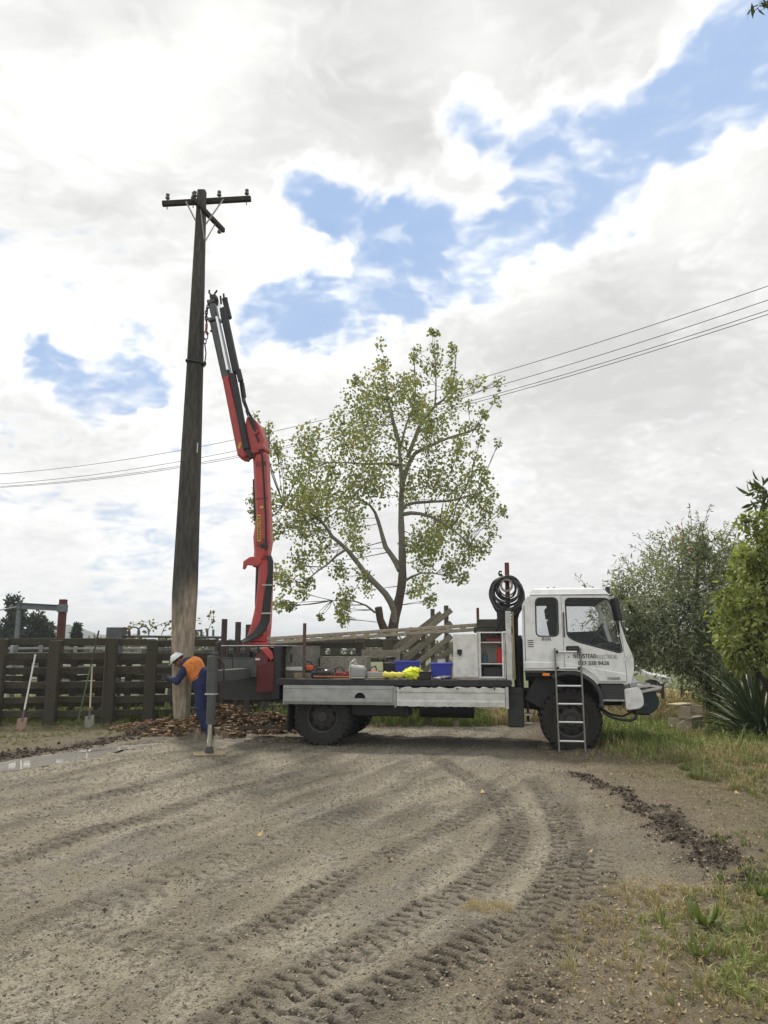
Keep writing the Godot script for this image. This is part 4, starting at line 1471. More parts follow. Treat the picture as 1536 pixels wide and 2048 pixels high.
	g.prism(round_poly(pv([-2.02, 6.66, -1.90, 6.64, -1.75, 6.48, -1.62, 6.14, -1.63, 5.96, -1.70, 5.86, -1.82, 5.84, -2.05, 5.78, -2.10, 6.1]), 0.05, 3), -1.38, -1.03, Transform3D(), 0.012)
	g.tube([Vector3(-1.68, 5.97, -1.44), Vector3(-1.68, 5.97, -0.96)], 0.075, 16)
	g.tube([Vector3(-1.80, 6.3, -1.42), Vector3(-1.80, 6.3, -0.97)], 0.06, 16)
	part("knuckle", g, red, b2)
	g = G.new()
	g.tube([Vector3(-2.36, 7.62, -1.0), Vector3(-1.98, 5.92, -1.0)], 0.075, 16)
	g.tube([Vector3(-2.0, 6.0, -1.0), Vector3(-1.88, 5.72, -1.0)], 0.05, 12)
	g.tube([Vector3(-2.19, 7.45, -1.12), Vector3(-2.13, 7.12, -1.12)], 0.055, 12)
	part("boom_cylinder", g, black, b2)
	g = G.new()
	for i in 3:
		g.tube([Vector3(-2.2 + 0.03 * i, 7.4, -1.05), Vector3(-2.12 + 0.03 * i, 7.0, -1.02), Vector3(-2.0 + 0.02 * i, 6.75, -0.99), Vector3(-1.88 + 0.02 * i, 6.55, -0.97), Vector3(-1.80 + 0.01 * i, 6.3, -0.96)], 0.014, 6)
	part("hydraulic_hose", g, plastic, b2)
	g = G.new()
	tilt_bar(g, Vector2(-2.165, 5.95), Vector2(-2.135, 6.08), 0.05, 0.006, -1.016, 0.0)
	part("warning_label", g, yel, b2)
	# the extensions, drawn in beside one another
	var ext := rough_steel("extension grey", Color(0.10, 0.11, 0.11), 0.35, 0.5)
	g = G.new()
	tilt_bar(g, Vector2(-2.53, 7.55), Vector2(-2.885, 8.93), 0.20, 0.24, -1.18, 0.035)
	tilt_bar(g, Vector2(-2.885, 8.93), Vector2(-2.91, 9.03), 0.24, 0.28, -1.18, 0.02)
	part("boom_extension", g, ext, truck)
	g = G.new()
	tilt_bar(g, Vector2(-2.80, 8.7), Vector2(-2.965, 9.38), 0.15, 0.19, -1.18, 0.03)
	tilt_bar(g, Vector2(-2.955, 9.36), Vector2(-2.985, 9.47), 0.19, 0.22, -1.18, 0.02)
	part("boom_extension", g, ext, truck)
	g = G.new()
	tilt_bar(g, Vector2(-2.30, 7.66), Vector2(-2.68, 9.22), 0.15, 0.16, -1.08, 0.04)
	tilt_bar(g, Vector2(-2.56, 9.0), Vector2(-2.70, 9.52), 0.11, 0.12, -1.2, 0.03)
	g.tube([Vector3(-2.245, 7.72, -1.02), Vector3(-2.17, 7.45, -1.02)], 0.06, 12)
	part("extension_cylinder", g, black, truck)
	g = G.new()
	g.tube([Vector3(-2.475, 7.72, -1.0), Vector3(-2.78, 8.98, -1.0)], 0.032, 10)
	g.tube([Vector3(-2.70, 9.06, -1.04), Vector3(-2.755, 9.3, -1.04)], 0.022, 10)
	part("extension_rod", g, chrome, truck)
	g = G.new()
	for i in 4:
		g.tube([Vector3(-2.82 + 0.07 * i, 9.32 + 0.03 * (i % 2), -1.15), Vector3(-2.855 + 0.075 * i, 9.5 + 0.05 * (i % 3), -1.16)], 0.022, 6)
	g.tube([Vector3(-2.66, 9.42, -1.1), Vector3(-2.62, 9.46, -1.08), Vector3(-2.57, 9.25, -1.08), Vector3(-2.52, 9.0, -1.08), Vector3(-2.56, 8.92, -1.08)], 0.009, 6)
	g.box(Vector3(-2.93, 9.50, -1.17), Vector3(0.14, 0.16, 0.2), Basis(Vector3(0, 0, 1), 0.25), 0.02)
	part("boom_head", g, black, truck)
	g = G.new()
	g.tube([Vector3(-3.05, 9.72, -1.17), Vector3(-3.06, 9.67, -1.17), Vector3(-3.02, 9.61, -1.17), Vector3(-2.95, 9.60, -1.17), Vector3(-2.90, 9.65, -1.17), Vector3(-2.87, 9.70, -1.17)], 0.022, 8)
	part("rope_horn", g, black, truck)
	make_chain(black)


func chain_link(g: G, xf: Transform3D, l: float, w: float, r: float) -> void:
	var pts := []
	for i in 13:
		var a := TAU * i / 12
		pts.append(xf * Vector3(cos(a) * w, sin(a) * w + (l if sin(a) > 0.01 else (-l if sin(a) < -0.01 else 0.0)), 0))
	g.tube(pts, r, 6, false)


func make_chain(black: Material) -> void:
	var t := thing("lifting_chain", "short dark chain with a copper coloured hook hanging from crane tip", "chain", on_truck(-2.98, 8.6, -1.17), TRUCK_TURN)
	var path := [Vector3(-2.99, 9.50, -1.17), Vector3(-3.06, 9.36, -1.17), Vector3(-3.10, 9.22, -1.17), Vector3(-3.10, 9.08, -1.17), Vector3(-3.085, 8.94, -1.17)]
	var o := Vector3(2.98, -8.6, 1.17)
	var k := 0
	for i in path.size() - 1:
		for j in 2:
			var a: Vector3 = path[i].lerp(path[i + 1], j * 0.5 + 0.25) + o
			var d: Vector3 = (path[i + 1] - path[i]).normalized()
			var b := Basis(d.cross(Vector3(0, 0, 1)).normalized(), d, Vector3(0, 0, 1)) * Basis(Vector3.UP, (k % 2) * PI / 2)
			var g := G.new()
			chain_link(g, Transform3D(b, a), 0.028, 0.026, 0.012)
			part("link", g, black, t)
			k += 1
	var cop := mat("copper hook", Color(0.30, 0.13, 0.085), 0.5, 0.3)
	var g := G.new()
	g.box(Vector3(-3.085, 8.86, -1.17) + o, Vector3(0.05, 0.12, 0.05), Basis(), 0.015)
	g.tube([Vector3(-3.085, 8.82, -1.17) + o, Vector3(-3.09, 8.73, -1.17) + o, Vector3(-3.06, 8.66, -1.17) + o, Vector3(-3.02, 8.69, -1.17) + o], [0.03, 0.03, 0.025, 0.012], 8)
	part("hook", g, cop, t)
	g = G.new()
	g.bar(Vector3(-2.88, 8.71, -1.17) + o, Vector3(-2.99, 8.74, -1.17) + o, 0.03, 0.05)
	part("lug", g, black, t)


# ---------------------------------------------------------------- what lies on the tray
func on_tray(called: String, label: String, category: String, x: float, z: float, turn := 0.0, y := 1.199, group := "") -> Node3D:
	return thing(called, label, category, on_truck(x, y, z), TRUCK_TURN + turn, group)


func make_load() -> void:
	var dark := mat("crane black", Color(0.018, 0.018, 0.02), 0.5)
	var alu := rough_steel("tray aluminium", Color(0.50, 0.51, 0.50), 0.42, 0.55)
	var orange := mat("saw orange", Color(0.62, 0.10, 0.03), 0.45)
	var plate := mat("saw grey", Color(0.30, 0.31, 0.30), 0.5)
	# weathered boxes at the rear
	var t := on_tray("plywood_box", "tall weathered grey plywood box behind the crane base", "box", -0.58, -0.70)
	var ply := wood("grey plywood", Color(0.29, 0.285, 0.245), Vector3(5.0, 0.8, 5.0))
	var g := G.new()
	for s in [-1.0, 1.0]:
		g = G.new()
		g.box(Vector3(0, 0.29, 0.235 * s), Vector3(0.56, 0.58, 0.022), Basis(), 0.004)
		part("panel", g, ply, t)
		g = G.new()
		g.box(Vector3(0.269 * s, 0.29, 0), Vector3(0.022, 0.58, 0.448), Basis(), 0.004)
		part("panel", g, ply, t)
	g = G.new()
	g.box(Vector3(0, 0.588, 0), Vector3(0.58, 0.016, 0.50), Basis(), 0.004)
	part("lid", g, ply, t)
	g = G.new()
	g.box(Vector3(-0.16, 0.36, 0.25), Vector3(0.03, 0.16, 0.008), Basis(), 0.0)
	part("slot", g, dark, t)
	t = on_tray("timber_box", "low pale timber box on the tray beside the tall plywood box", "box", 0.2, -1.05)
	ply = wood("pale ply", Color(0.40, 0.385, 0.32), Vector3(0.9, 6.0, 6.0))
	for i in 2:
		g = G.new()
		g.box(Vector3(-0.235 + 0.47 * i, 0.19, 0.2), Vector3(0.466, 0.38, 0.022), Basis(), 0.004)
		part("panel", g, ply, t)
		g = G.new()
		g.box(Vector3(-0.235 + 0.47 * i, 0.19, -0.2), Vector3(0.466, 0.38, 0.022), Basis(), 0.004)
		part("panel", g, ply, t)
		g = G.new()
		g.box(Vector3(-0.46 + 0.92 * i, 0.19, 0), Vector3(0.022, 0.38, 0.378), Basis(), 0.004)
		part("panel", g, ply, t)
	g = G.new()
	g.box(Vector3(0, 0.385, 0), Vector3(0.96, 0.014, 0.43), Basis(), 0.003)
	part("lid", g, ply, t)
	for x in [-0.44, 0.0, 0.43]:
		g = G.new()
		g.box(Vector3(x, 0.2, 0.218), Vector3(0.05, 0.34, 0.014), Basis(), 0.003)
		part("batten", g, ply, t)
	# saws
	for sw in [[-0.40, -0.30, PI, 0.10, "orange chainsaw lying on a block at the rear with its pale bar outward"], [0.86, -0.75, 0.0, 0.0, "small orange chainsaw standing beside the big grey saw"]]:
		t = on_tray("chainsaw", sw[4], "chainsaw", sw[0], sw[1], sw[2] * 1.0, 1.199 + sw[3])
		g = G.new()
		g.box(Vector3(-0.05, 0.075, 0), Vector3(0.2, 0.12, 0.13), Basis(), 0.03)
		part("housing", g, orange, t)
		g = G.new()
		g.box(Vector3(-0.06, 0.03, 0), Vector3(0.22, 0.06, 0.14), Basis(), 0.015)
		part("engine", g, dark, t)
		g = G.new()
		g.prism(round_poly(pv([0.05, 0.035, 0.42, 0.04, 0.42, 0.105, 0.05, 0.11]), 0.04), 0.055, 0.062, Transform3D(), 0.001)
		part("bar", g, mat("saw bar", Color(0.55, 0.56, 0.55), 0.3, 0.5), t)
		g = G.new()
		g.tube([Vector3(-0.12, 0.12, 0.08), Vector3(-0.06, 0.2, 0.07), Vector3(0.0, 0.21, 0.0), Vector3(0.0, 0.15, -0.08), Vector3(-0.02, 0.06, -0.08)], 0.012, 8)
		g.tube([Vector3(-0.14, 0.11, 0), Vector3(-0.26, 0.10, 0), Vector3(-0.29, 0.05, 0), Vector3(-0.15, 0.03, 0)], 0.015, 8)
		part("handle", g, dark, t)
	t = on_tray("timber_block", "short pale timber block under the orange chainsaw", "wood block", -0.40, -0.30)
	g = G.new()
	g.box(Vector3(0, 0.05, 0), Vector3(0.42, 0.095, 0.16), Basis(Vector3.UP, 0.1), 0.006)
	part("block", g, wood("fresh timber", Color(0.40, 0.34, 0.23)), t)
	t = on_tray("cut_off_saw", "big grey cut off saw with white top cover in the middle of the tray", "saw", 0.62, -0.25)
	g = G.new()
	g.box(Vector3(0, 0.10, 0), Vector3(0.30, 0.19, 0.2), Basis(), 0.03)
	part("body", g, plate, t)
	g = G.new()
	g.box(Vector3(-0.01, 0.21, 0), Vector3(0.26, 0.06, 0.18), Basis(Vector3(0, 0, 1), -0.12), 0.025)
	part("top_cover", g, mat("saw white", Color(0.62, 0.62, 0.6), 0.45), t)
	g = G.new()
	g.box(Vector3(0.33, 0.075, 0.03), Vector3(0.3, 0.10, 0.05), Basis(), 0.02)
	part("arm", g, plate, t)
	g = G.new()
	g.tube([Vector3(-0.13, 0.02, 0.1), Vector3(-0.15, 0.16, 0.1), Vector3(-0.12, 0.30, 0.08), Vector3(-0.06, 0.33, 0.0), Vector3(-0.02, 0.24, -0.04)], 0.014, 8)
	g.tube([Vector3(-0.1, 0.3, 0.0), Vector3(-0.05, 0.35, 0.0)], 0.03, 8)
	part("handle", g, alu, t)
	t = on_tray("hard_hat", "dark upturned hard hat lying on the tray among the saws", "helmet", 0.03, -0.25)
	g = G.new()
	var dome := []
	for i in 9:
		var a := PI / 2 * i / 8
		dome.append(Vector2(0.13 * cos(a), 0.14 * sin(a)))
	g.lathe(dome, Transform3D(Basis(), Vector3(0, 0.03, 0)), 20)
	g.lathe([Vector2(0.13, 0.03), Vector2(0.165, 0.024), Vector2(0.165, 0.03), Vector2(0.13, 0.036)], Transform3D(), 20)
	part("shell", g, mat("hat dark", Color(0.03, 0.03, 0.034), 0.35), t)
	t = on_tray("tool_bag", "low black tool bag beneath the dark hard hat", "bag", -0.06, -0.12)
	g = G.new()
	g.box(Vector3(0, 0.07, 0), Vector3(0.36, 0.14, 0.16), Basis(Vector3.UP, 0.1), 0.04)
	part("body", g, mat("bag cloth", Color(0.025, 0.025, 0.03), 0.9), t)
	g = G.new()
	g.tube([Vector3(-0.1, 0.13, 0.04), Vector3(-0.06, 0.19, 0.05), Vector3(0.04, 0.19, 0.05), Vector3(0.08, 0.13, 0.04)], 0.01, 6)
	part("strap", g, dark, t)
	t = on_tray("rammer", "dark red petrol tool with a tilted guard on the tray", "power tool", 0.34, -0.35)
	g = G.new()
	g.box(Vector3(0, 0.06, 0), Vector3(0.34, 0.09, 0.16), Basis(Vector3(0, 0, 1), -0.12), 0.03)
	g.box(Vector3(0.08, 0.11, 0), Vector3(0.12, 0.08, 0.12), Basis(Vector3(0, 0, 1), 0.5), 0.03)
	part("housing", g, mat("dark red", Color(0.22, 0.02, 0.02), 0.45), t)
	g = G.new()
	g.tube([Vector3(-0.16, 0.08, 0), Vector3(-0.2, 0.17, 0), Vector3(-0.08, 0.21, 0), Vector3(0.0, 0.12, 0)], 0.014, 8)
	part("handle", g, dark, t)
	t = on_tray("hoop", "black rubber hose looped upright behind the grey saw", "hose", 0.50, -0.5)
	g = G.new()
	for k in 2:
		var pts := []
		for i in 21:
			pts.append(Vector3(cos(TAU * i / 20) * (0.11 - 0.03 * k), 0.135 + sin(TAU * i / 20) * (0.12 - 0.02 * k), 0.05 * k + 0.02 * sin(i * 0.7)))
		g.tube(pts, 0.014, 6, false)
	part("coil", g, dark, t)
	t = on_tray("shovel", "shovel lying flat along the tray edge with an orange brown wooden handle", "shovel", 0.2, 0.02)
	g = G.new()
	g.tube([Vector3(-0.36, 0.035, 0.0), Vector3(0.35, 0.03, 0.02)], 0.018, 8)
	part("handle", g, wood("handle wood", Color(0.42, 0.17, 0.07), Vector3(1, 8, 8)), t)
	g = G.new()
	g.box(Vector3(0.47, 0.02, 0.02), Vector3(0.26, 0.012, 0.18), Basis(), 0.004)
	part("blade", g, plate, t)
	t = on_tray("plank", "short pale plank lying flat in the middle of the tray", "plank", 1.03, -0.1)
	g = G.new()
	g.box(Vector3(0, 0.015, 0), Vector3(0.4, 0.03, 0.22), Basis(Vector3.UP, 0.1), 0.004)
	part("board", g, wood("fresh timber", Color(0.40, 0.34, 0.23)), t)
	t = on_tray("jerry_can", "black plastic can with a loop handle standing left of the blue crates", "can", 1.06, -1.35)
	g = G.new()
	g.box(Vector3(0, 0.15, 0), Vector3(0.26, 0.28, 0.2), Basis(), 0.03)
	part("body", g, dark, t)
	g = G.new()
	g.tube([Vector3(-0.1, 0.27, 0), Vector3(-0.08, 0.37, 0), Vector3(0.08, 0.37, 0), Vector3(0.1, 0.27, 0)], 0.02, 8)
	part("handle", g, dark, t)
	# blue crates
	var blue := mat("crate blue", Color(0.022, 0.035, 0.34), 0.45)
	var rimc := mat("crate rim", Color(0.05, 0.07, 0.48), 0.4)
	for c in [[1.47, -0.85, 0.46, 0.30, 0.10, "taller bright blue plastic crate behind the yellow vest"], [2.19, -0.28, 0.36, 0.275, 0.0, "darker blue plastic crate beside the white cabinet door"]]:
		t = on_tray("plastic_crate", c[5], "crate", c[0], c[1], c[4], 1.199, "blue crates on the tray")
		g = G.new()
		var w: float = c[2] * 0.5
		var h: float = c[3]
		var d := 0.17
		for s in [-1.0, 1.0]:
			g.prism(pv([-w * 0.9, 0.01, w * 0.9, 0.01, w, h, -w, h]), d * s - 0.008, d * s + 0.008, Transform3D(), 0.002)
			g.bar(Vector3(w * 0.9 * s, 0.01, 0), Vector3(w * s, h, 0), d * 1.98, 0.012, Vector3(1, 0, 0), 0.0)
		g.box(Vector3(0, 0.01, 0), Vector3(w * 1.78, 0.02, d * 1.95), Basis(), 0.0)
		part("body", g, blue, t)
		g = G.new()
		for s in [-1.0, 1.0]:
			g.box(Vector3(0, h, (d + 0.012) * s), Vector3(w * 2 + 0.07, 0.03, 0.035), Basis(), 0.006)
			g.box(Vector3((w + 0.012) * s, h + 0.001, 0), Vector3(0.034, 0.028, d * 2), Basis(), 0.006)
		part("rim", g, rimc, t)
	t = on_tray("paint_tin", "white tin standing in the crate beside the cabinet", "tin", 2.18, -0.30, 0.0, 1.225)
	g = G.new()
	g.tube([Vector3(0, 0, 0), Vector3(0, 0.32, 0)], 0.075, 18)
	part("body", g, mat("tin white", Color(0.6, 0.6, 0.57), 0.4), t)
	g = G.new()
	g.tube([Vector3(0, 0.316, 0), Vector3(0, 0.33, 0)], 0.079, 18)
	part("lid", g, alu, t)
	# yellow vest, part rolled, part bundled
	t = on_tray("safety_vest", "rolled and bundled fluorescent yellow safety vest on the tray edge", "vest", 1.42, 0.0)
	var yl := mat("vest yellow", Color(0.72, 0.80, 0.05), 0.8)
	g = G.new()
	var pts := []
	var rad := []
	for i in 12:
		pts.append(Vector3(-0.28 + 0.036 * i, 0.07 + 0.006 * sin(i * 1.3), 0.01 * sin(i * 0.9)))
		rad.append(0.055 + 0.012 * sin(i * 1.7) if i > 0 and i < 11 else 0.035)
	g.tube(pts, rad, 12)
	part("rolled_part", g, mat("vest pale", Color(0.74, 0.66, 0.12), 0.8), t)
	g = G.new()
	var f := fnl(81, 7.0, 3)
	var rings := []
	for j in 13:
		var b := PI * j / 12
		var row := []
		for i in 20:
			var a := TAU * i / 20
			var dd := Vector3(sin(b) * cos(a), cos(b), sin(b) * sin(a))
			row.append(Vector3(0.26, 0.10, 0.0) + Vector3(dd.x * 0.17, dd.y * 0.115, dd.z * 0.13) * (1.0 + 0.45 * f.get_noise_3dv(dd * 0.35)) + Vector3(0.03 * (1.0 - dd.y) * 0.4, 0, 0))
		rings.append(row)
	for j in 12:
		for i in 20:
			g.quad(rings[j + 1][i], rings[j][i], rings[j][(i + 1) % 20], rings[j + 1][(i + 1) % 20])
	part("bundle", g, yl, t)
	t = on_tray("battery_case", "small black box on the tray edge right of the yellow vest", "box", 1.91, 0.02)
	g = G.new()
	g.box(Vector3(0, 0.065, 0), Vector3(0.22, 0.13, 0.15), Basis(), 0.008)
	part("case", g, mat("case black", Color(0.02, 0.018, 0.017), 0.6), t)
	g = G.new()
	g.box(Vector3(0, 0.134, 0), Vector3(0.23, 0.012, 0.16), Basis(), 0.003)
	part("lid", g, mat("case black", Color(0.02, 0.018, 0.017), 0.6), t)
	for k in 4:
		g = G.new()
		g.tube([Vector3(-0.09, 0.02 + 0.012 * k, 0), Vector3(0.09, 0.02 + 0.01 * k, 0.02)], 0.013, 8)
		g.tube([Vector3(0.085, 0.02 + 0.01 * k, 0.02), Vector3(0.10, 0.02 + 0.01 * k, 0.021)], 0.024, 10)
		var o := part("spanner", g, alu, self)
		o.position = on_truck(2.12 + 0.05 * k, 1.20, 0.055 - 0.03 * k)
		o.rotation.y = TRUCK_TURN + 0.5 * k - 0.6
		tag(o, ["leftmost metal spanner of the loose heap before the darker crate", "second metal spanner from the left before the darker crate", "third metal spanner from the left before the darker crate", "rightmost metal spanner of the heap, nearest the cabinet door"][k], "spanner", "spanners heaped on the tray edge")
	# in the cabinet
	for c in [[3.26, 1.486, 0.13, 0.28, Color(0.55, 0.02, 0.015), "red metal can on the middle shelf of the cabinet"], [2.98, 1.486, 0.1, 0.15, Color(0.03, 0.10, 0.14), "dark teal tin on the middle shelf of the cabinet"], [3.11, 1.222, 0.34, 0.2, Color(0.03, 0.03, 0.033), "black toolbox in the bottom of the cabinet"], [3.14, 1.866, 0.3, 0.07, Color(0.22, 0.02, 0.02), "flat dark red case on the top shelf of the cabinet"]]:
		t = on_tray("toolbox" if c[2] > 0.25 else "can", c[5], "case" if c[2] > 0.25 else "can", c[0], -0.3, 0.0, c[1])
		g = G.new()
		g.box(Vector3(0, c[3] * 0.5, 0), Vector3(c[2], c[3], 0.2), Basis(), 0.012)
		part("body", g, mat("can %s" % c[5], c[4], 0.45), t)
		g = G.new()
		g.tube([Vector3(-0.03, c[3], 0), Vector3(-0.025, c[3] + 0.025, 0), Vector3(0.025, c[3] + 0.025, 0), Vector3(0.03, c[3], 0)], 0.006, 6)
		part("handle", g, dark, t)
	# the long timber ladder
	t = on_tray("extension_ladder", "long pale wooden extension ladder lying along the tray", "ladder", 0.0, -1.2, 0.0, 1.82)
	var lw := wood("ladder timber", Color(0.50, 0.44, 0.34), Vector3(0.8, 9, 9))
	var a := Vector3(-1.42, 0.085, 0)
	var b := Vector3(3.22, 0.365, 0)
	var up := Vector3(-(b - a).y, (b - a).x, 0).normalized()
	for z in [-0.2, 0.2]:
		for k in 2:
			g = G.new()
			g.bar(a + up * (0.042 - 0.084 * k) + Vector3(0, 0, z), b + up * (0.042 - 0.084 * k) + Vector3(0, 0, z), 0.03, 0.058, up, 0.006)
			part("stile", g, lw, t)
	for i in 17:
		for k in 2:
			var p := a.lerp(b, (i + 0.5) / 17.0) + up * (0.042 - 0.084 * k)
			g = G.new()
			g.tube([p + Vector3(0, 0, -0.19), p + Vector3(0, 0, 0.19)], 0.016, 8)
			part("rung", g, wood("rung timber", Color(0.34, 0.22, 0.12)), t)
		g = G.new()
		var q := a.lerp(b, (i + 0.5) / 17.0)
		g.bar(q - (b - a) * 0.012 + Vector3(0, 0, 0.2), q + (b - a) * 0.012 + Vector3(0, 0, 0.2), 0.028, 0.027, up, 0.003)
		part("spacer", g, lw, t)
	t = on_tray("trestle", "low dark timber rest under the rear of the long ladder", "trestle", -0.2, -1.35)
	g = G.new()
	g.box(Vector3(-0.5, 0.33, 0), Vector3(0.08, 0.66, 0.08))
	part("leg", g, wood("dark timber", Color(0.07, 0.065, 0.05)), t)
	g = G.new()
	g.box(Vector3(0.6, 0.34, 0), Vector3(0.08, 0.68, 0.08))
	part("leg", g, wood("dark timber", Color(0.07, 0.065, 0.05)), t)
	g = G.new()
	g.box(Vector3(0.05, 0.61, 0.05), Vector3(1.3, 0.11, 0.03))
	part("rail", g, wood("dark timber", Color(0.07, 0.065, 0.05)), t)
	# hose coil on the upright
	t = on_tray("hose_coil", "thick coil of black hoses hanging from the rusty post behind the cab", "hose coil", 3.40, -0.53, 0.0, 2.84)
	for k in 22:
		g = G.new()
		var r := rng.randf_range(0.17, 0.34)
		var c := Vector3(rng.randf_range(-0.03, 0.03), 0.18 - r * 0.95 + rng.randf_range(-0.03, 0.05), rng.randf_range(-0.05, 0.12))
		pts = []
		var sq := rng.randf_range(0.85, 1.1)
		var ph := rng.randf_range(0, 6.0)
		for i in 29:
			var an := TAU * i / 28
			pts.append(c + Vector3(cos(an) * r * sq, sin(an) * r * (1.0 + 0.05 * sin(an * 2.0 + ph)), 0.03 * sin(an * 2.0 + ph)))
		g.tube(pts, rng.randf_range(0.011, 0.02), 6, false)
		part("loop", g, mat("hose %d" % (k % 3), [Color(0.02, 0.02, 0.021), Color(0.035, 0.036, 0.035), Color(0.06, 0.06, 0.058)][k % 3], 0.5), t)
	g = G.new()
	pts = []
	for i in 21:
		var an := TAU * i / 20
		pts.append(Vector3(cos(an) * 0.10, 0.07 + sin(an) * 0.11, 0.10))
	g.tube(pts, 0.022, 8, false)
	part("loop", g, mat("pale hose", Color(0.26, 0.25, 0.23), 0.5), t)
	# nets and straps beneath it
	t = on_tray("cargo_net", "dark tangled cargo net and straps slung below the hose coil", "net", 3.33, -0.5, 0.0, 2.1)
	for k in 16:
		g = G.new()
		pts = []
		var x := rng.randf_range(-0.12, 0.10)
		var z := rng.randf_range(-0.12, 0.08)
		for i in 9:
			pts.append(Vector3(x * (0.4 + 0.15 * i) + 0.02 * sin(i * 1.4 + k), 0.40 - 0.06 * i + 0.02 * sin(k * 3.0), z + 0.02 * cos(i + k)))
		g.tube(pts, 0.012 if k % 3 else 0.02, 6)
		part("strap", g, mat("hose %d" % (k % 3), Color(0.02, 0.02, 0.021), 0.5), t)
	g = G.new()
	f = fnl(82, 6.0, 2)
	rings = []
	for j in 9:
		var row := []
		for i in 14:
			var an := TAU * i / 14
			var rr := (0.13 if j < 5 else 0.13 - 0.015 * (j - 4)) * (1.0 + 0.4 * f.get_noise_2d(i * 0.3, j * 0.4))
			row.append(Vector3(cos(an) * rr, 0.40 - j * 0.055 + (0.0 if j else -0.02), sin(an) * rr))
		rings.append(row)
	for j in 8:
		for i in 14:
			g.quad(rings[j + 1][i], rings[j][i], rings[j][(i + 1) % 14], rings[j + 1][(i + 1) % 14])
	part("bundle", g, mat("bag cloth", Color(0.025, 0.025, 0.03), 0.9), t)
	# the short ladder up to the cab
	var lp := on_truck(4.43, 0.0, 0.30)
	lp.y = height_at(lp.x, lp.z)
	t = thing("step_ladder_section", "narrow metal ladder leaning on the cab door in front of the wheel", "ladder", lp, TRUCK_TURN)
	var st := rough_steel("weathered alloy", Color(0.23, 0.22, 0.19), 0.6, 0.2)
	for s in [-1.0, 1.0]:
		g = G.new()
		g.bar(Vector3(0.215 * s, -0.01, 0), Vector3(0.218 * s, 1.72, -0.165), 0.055, 0.028, Vector3(1, 0, 0), 0.005)
		part("stile", g, st, t)
	var br := mat("bright alloy", Color(0.75, 0.75, 0.75), 0.35, 0.4)
	for y in [0.17, 0.48, 0.78, 1.08, 1.38, 1.66]:
		g = G.new()
		g.tube([Vector3(-0.205, y, -0.165 * y / 1.72), Vector3(0.205, y, -0.165 * y / 1.72)], 0.017, 10)
		part("rung", g, br, t)
	for y in [1.38, 1.66]:
		for s in [-1.0, 1.0]:
			g = G.new()
			g.box(Vector3(0.18 * s, y, -0.165 * y / 1.72), Vector3(0.045, 0.045, 0.045), Basis(), 0.008)
			part("rung_block", g, dark, t)
	# the pad under the prop
	var pp := on_truck(-1.53, 0.0, 1.52)
	t = thing("timber_pad", "square plywood pad under the crane stabiliser foot", "wooden pad", Vector3(pp.x, height_at(pp.x, pp.z) - 0.01, pp.z), 0.25)
	g = G.new()
	g.box(Vector3(0, 0.025, 0), Vector3(0.52, 0.045, 0.46), Basis(), 0.006)
	part("board", g, wood("pad ply", Color(0.36, 0.29, 0.18)), t)


# ---------------------------------------------------------------- stockyard fences and what stands in them
func rail_fence(called: String, label: String, a: Vector2, b: Vector2, rails: Array, rh: float, posts: Array, ph: float, pw: float, m: Material, group := "", sag := 0.02, back := false) -> void:
	var t := thing(called, label, "fence", Vector3(a.x, 0, a.y), 0.0, group)
	var d := b - a
	var n := Vector3(-d.y, 0, d.x).normalized()   # towards the far side
	if n.z > 0:
		n = -n
	var yaw := -atan2(d.y, d.x)
	var at := func(k: float) -> Vector3: return Vector3(d.x * k, 0, d.y * k)
	for p in posts:
		var g := G.new()
		var h: float = ph + rng.randf_range(-0.05, 0.05)
		var q: Vector3 = at.call(p)
		var y0 := height_at(q.x + a.x, q.z + a.y) - 0.15
		g.col = Color.from_hsv(0.1, 0.1, rng.randf_range(0.7, 1.0))
		g.box(Vector3(q.x, (h + y0) * 0.5, q.z) - n * (pw * 0.5 + 0.03), Vector3(pw, h - y0, pw), Basis(Vector3.UP, yaw + rng.randf_range(-0.06, 0.06)) * Basis(Vector3(0, 0, 1), rng.randf_range(-0.012, 0.012)), 0.015)
		part("post", g, m, t)
	# rails in lengths between every other post
	var cuts := [0.0]
	for i in posts.size():
		if posts[i] > 0.02 and posts[i] < 0.98:
			cuts.append(posts[i])
	cuts.append(1.0)
	for y in rails:
		for i in cuts.size() - 1:
			var g := G.new()
			g.col = Color.from_hsv(rng.randf_range(0.09, 0.16), rng.randf_range(0.05, 0.2), rng.randf_range(0.65, 1.0))
			var e0: float = y + rng.randf_range(-sag, sag)
			var e1: float = y + rng.randf_range(-sag, sag)
			var hh: float = rh * rng.randf_range(0.88, 1.08)
			g.bar(at.call(cuts[i] + 0.0015) + Vector3(0, e0, 0) + n * 0.0, at.call(cuts[i + 1] - 0.0015) + Vector3(0, e1, 0), 0.05, hh, Vector3.UP, 0.01)
			part("rail", g, m, t)


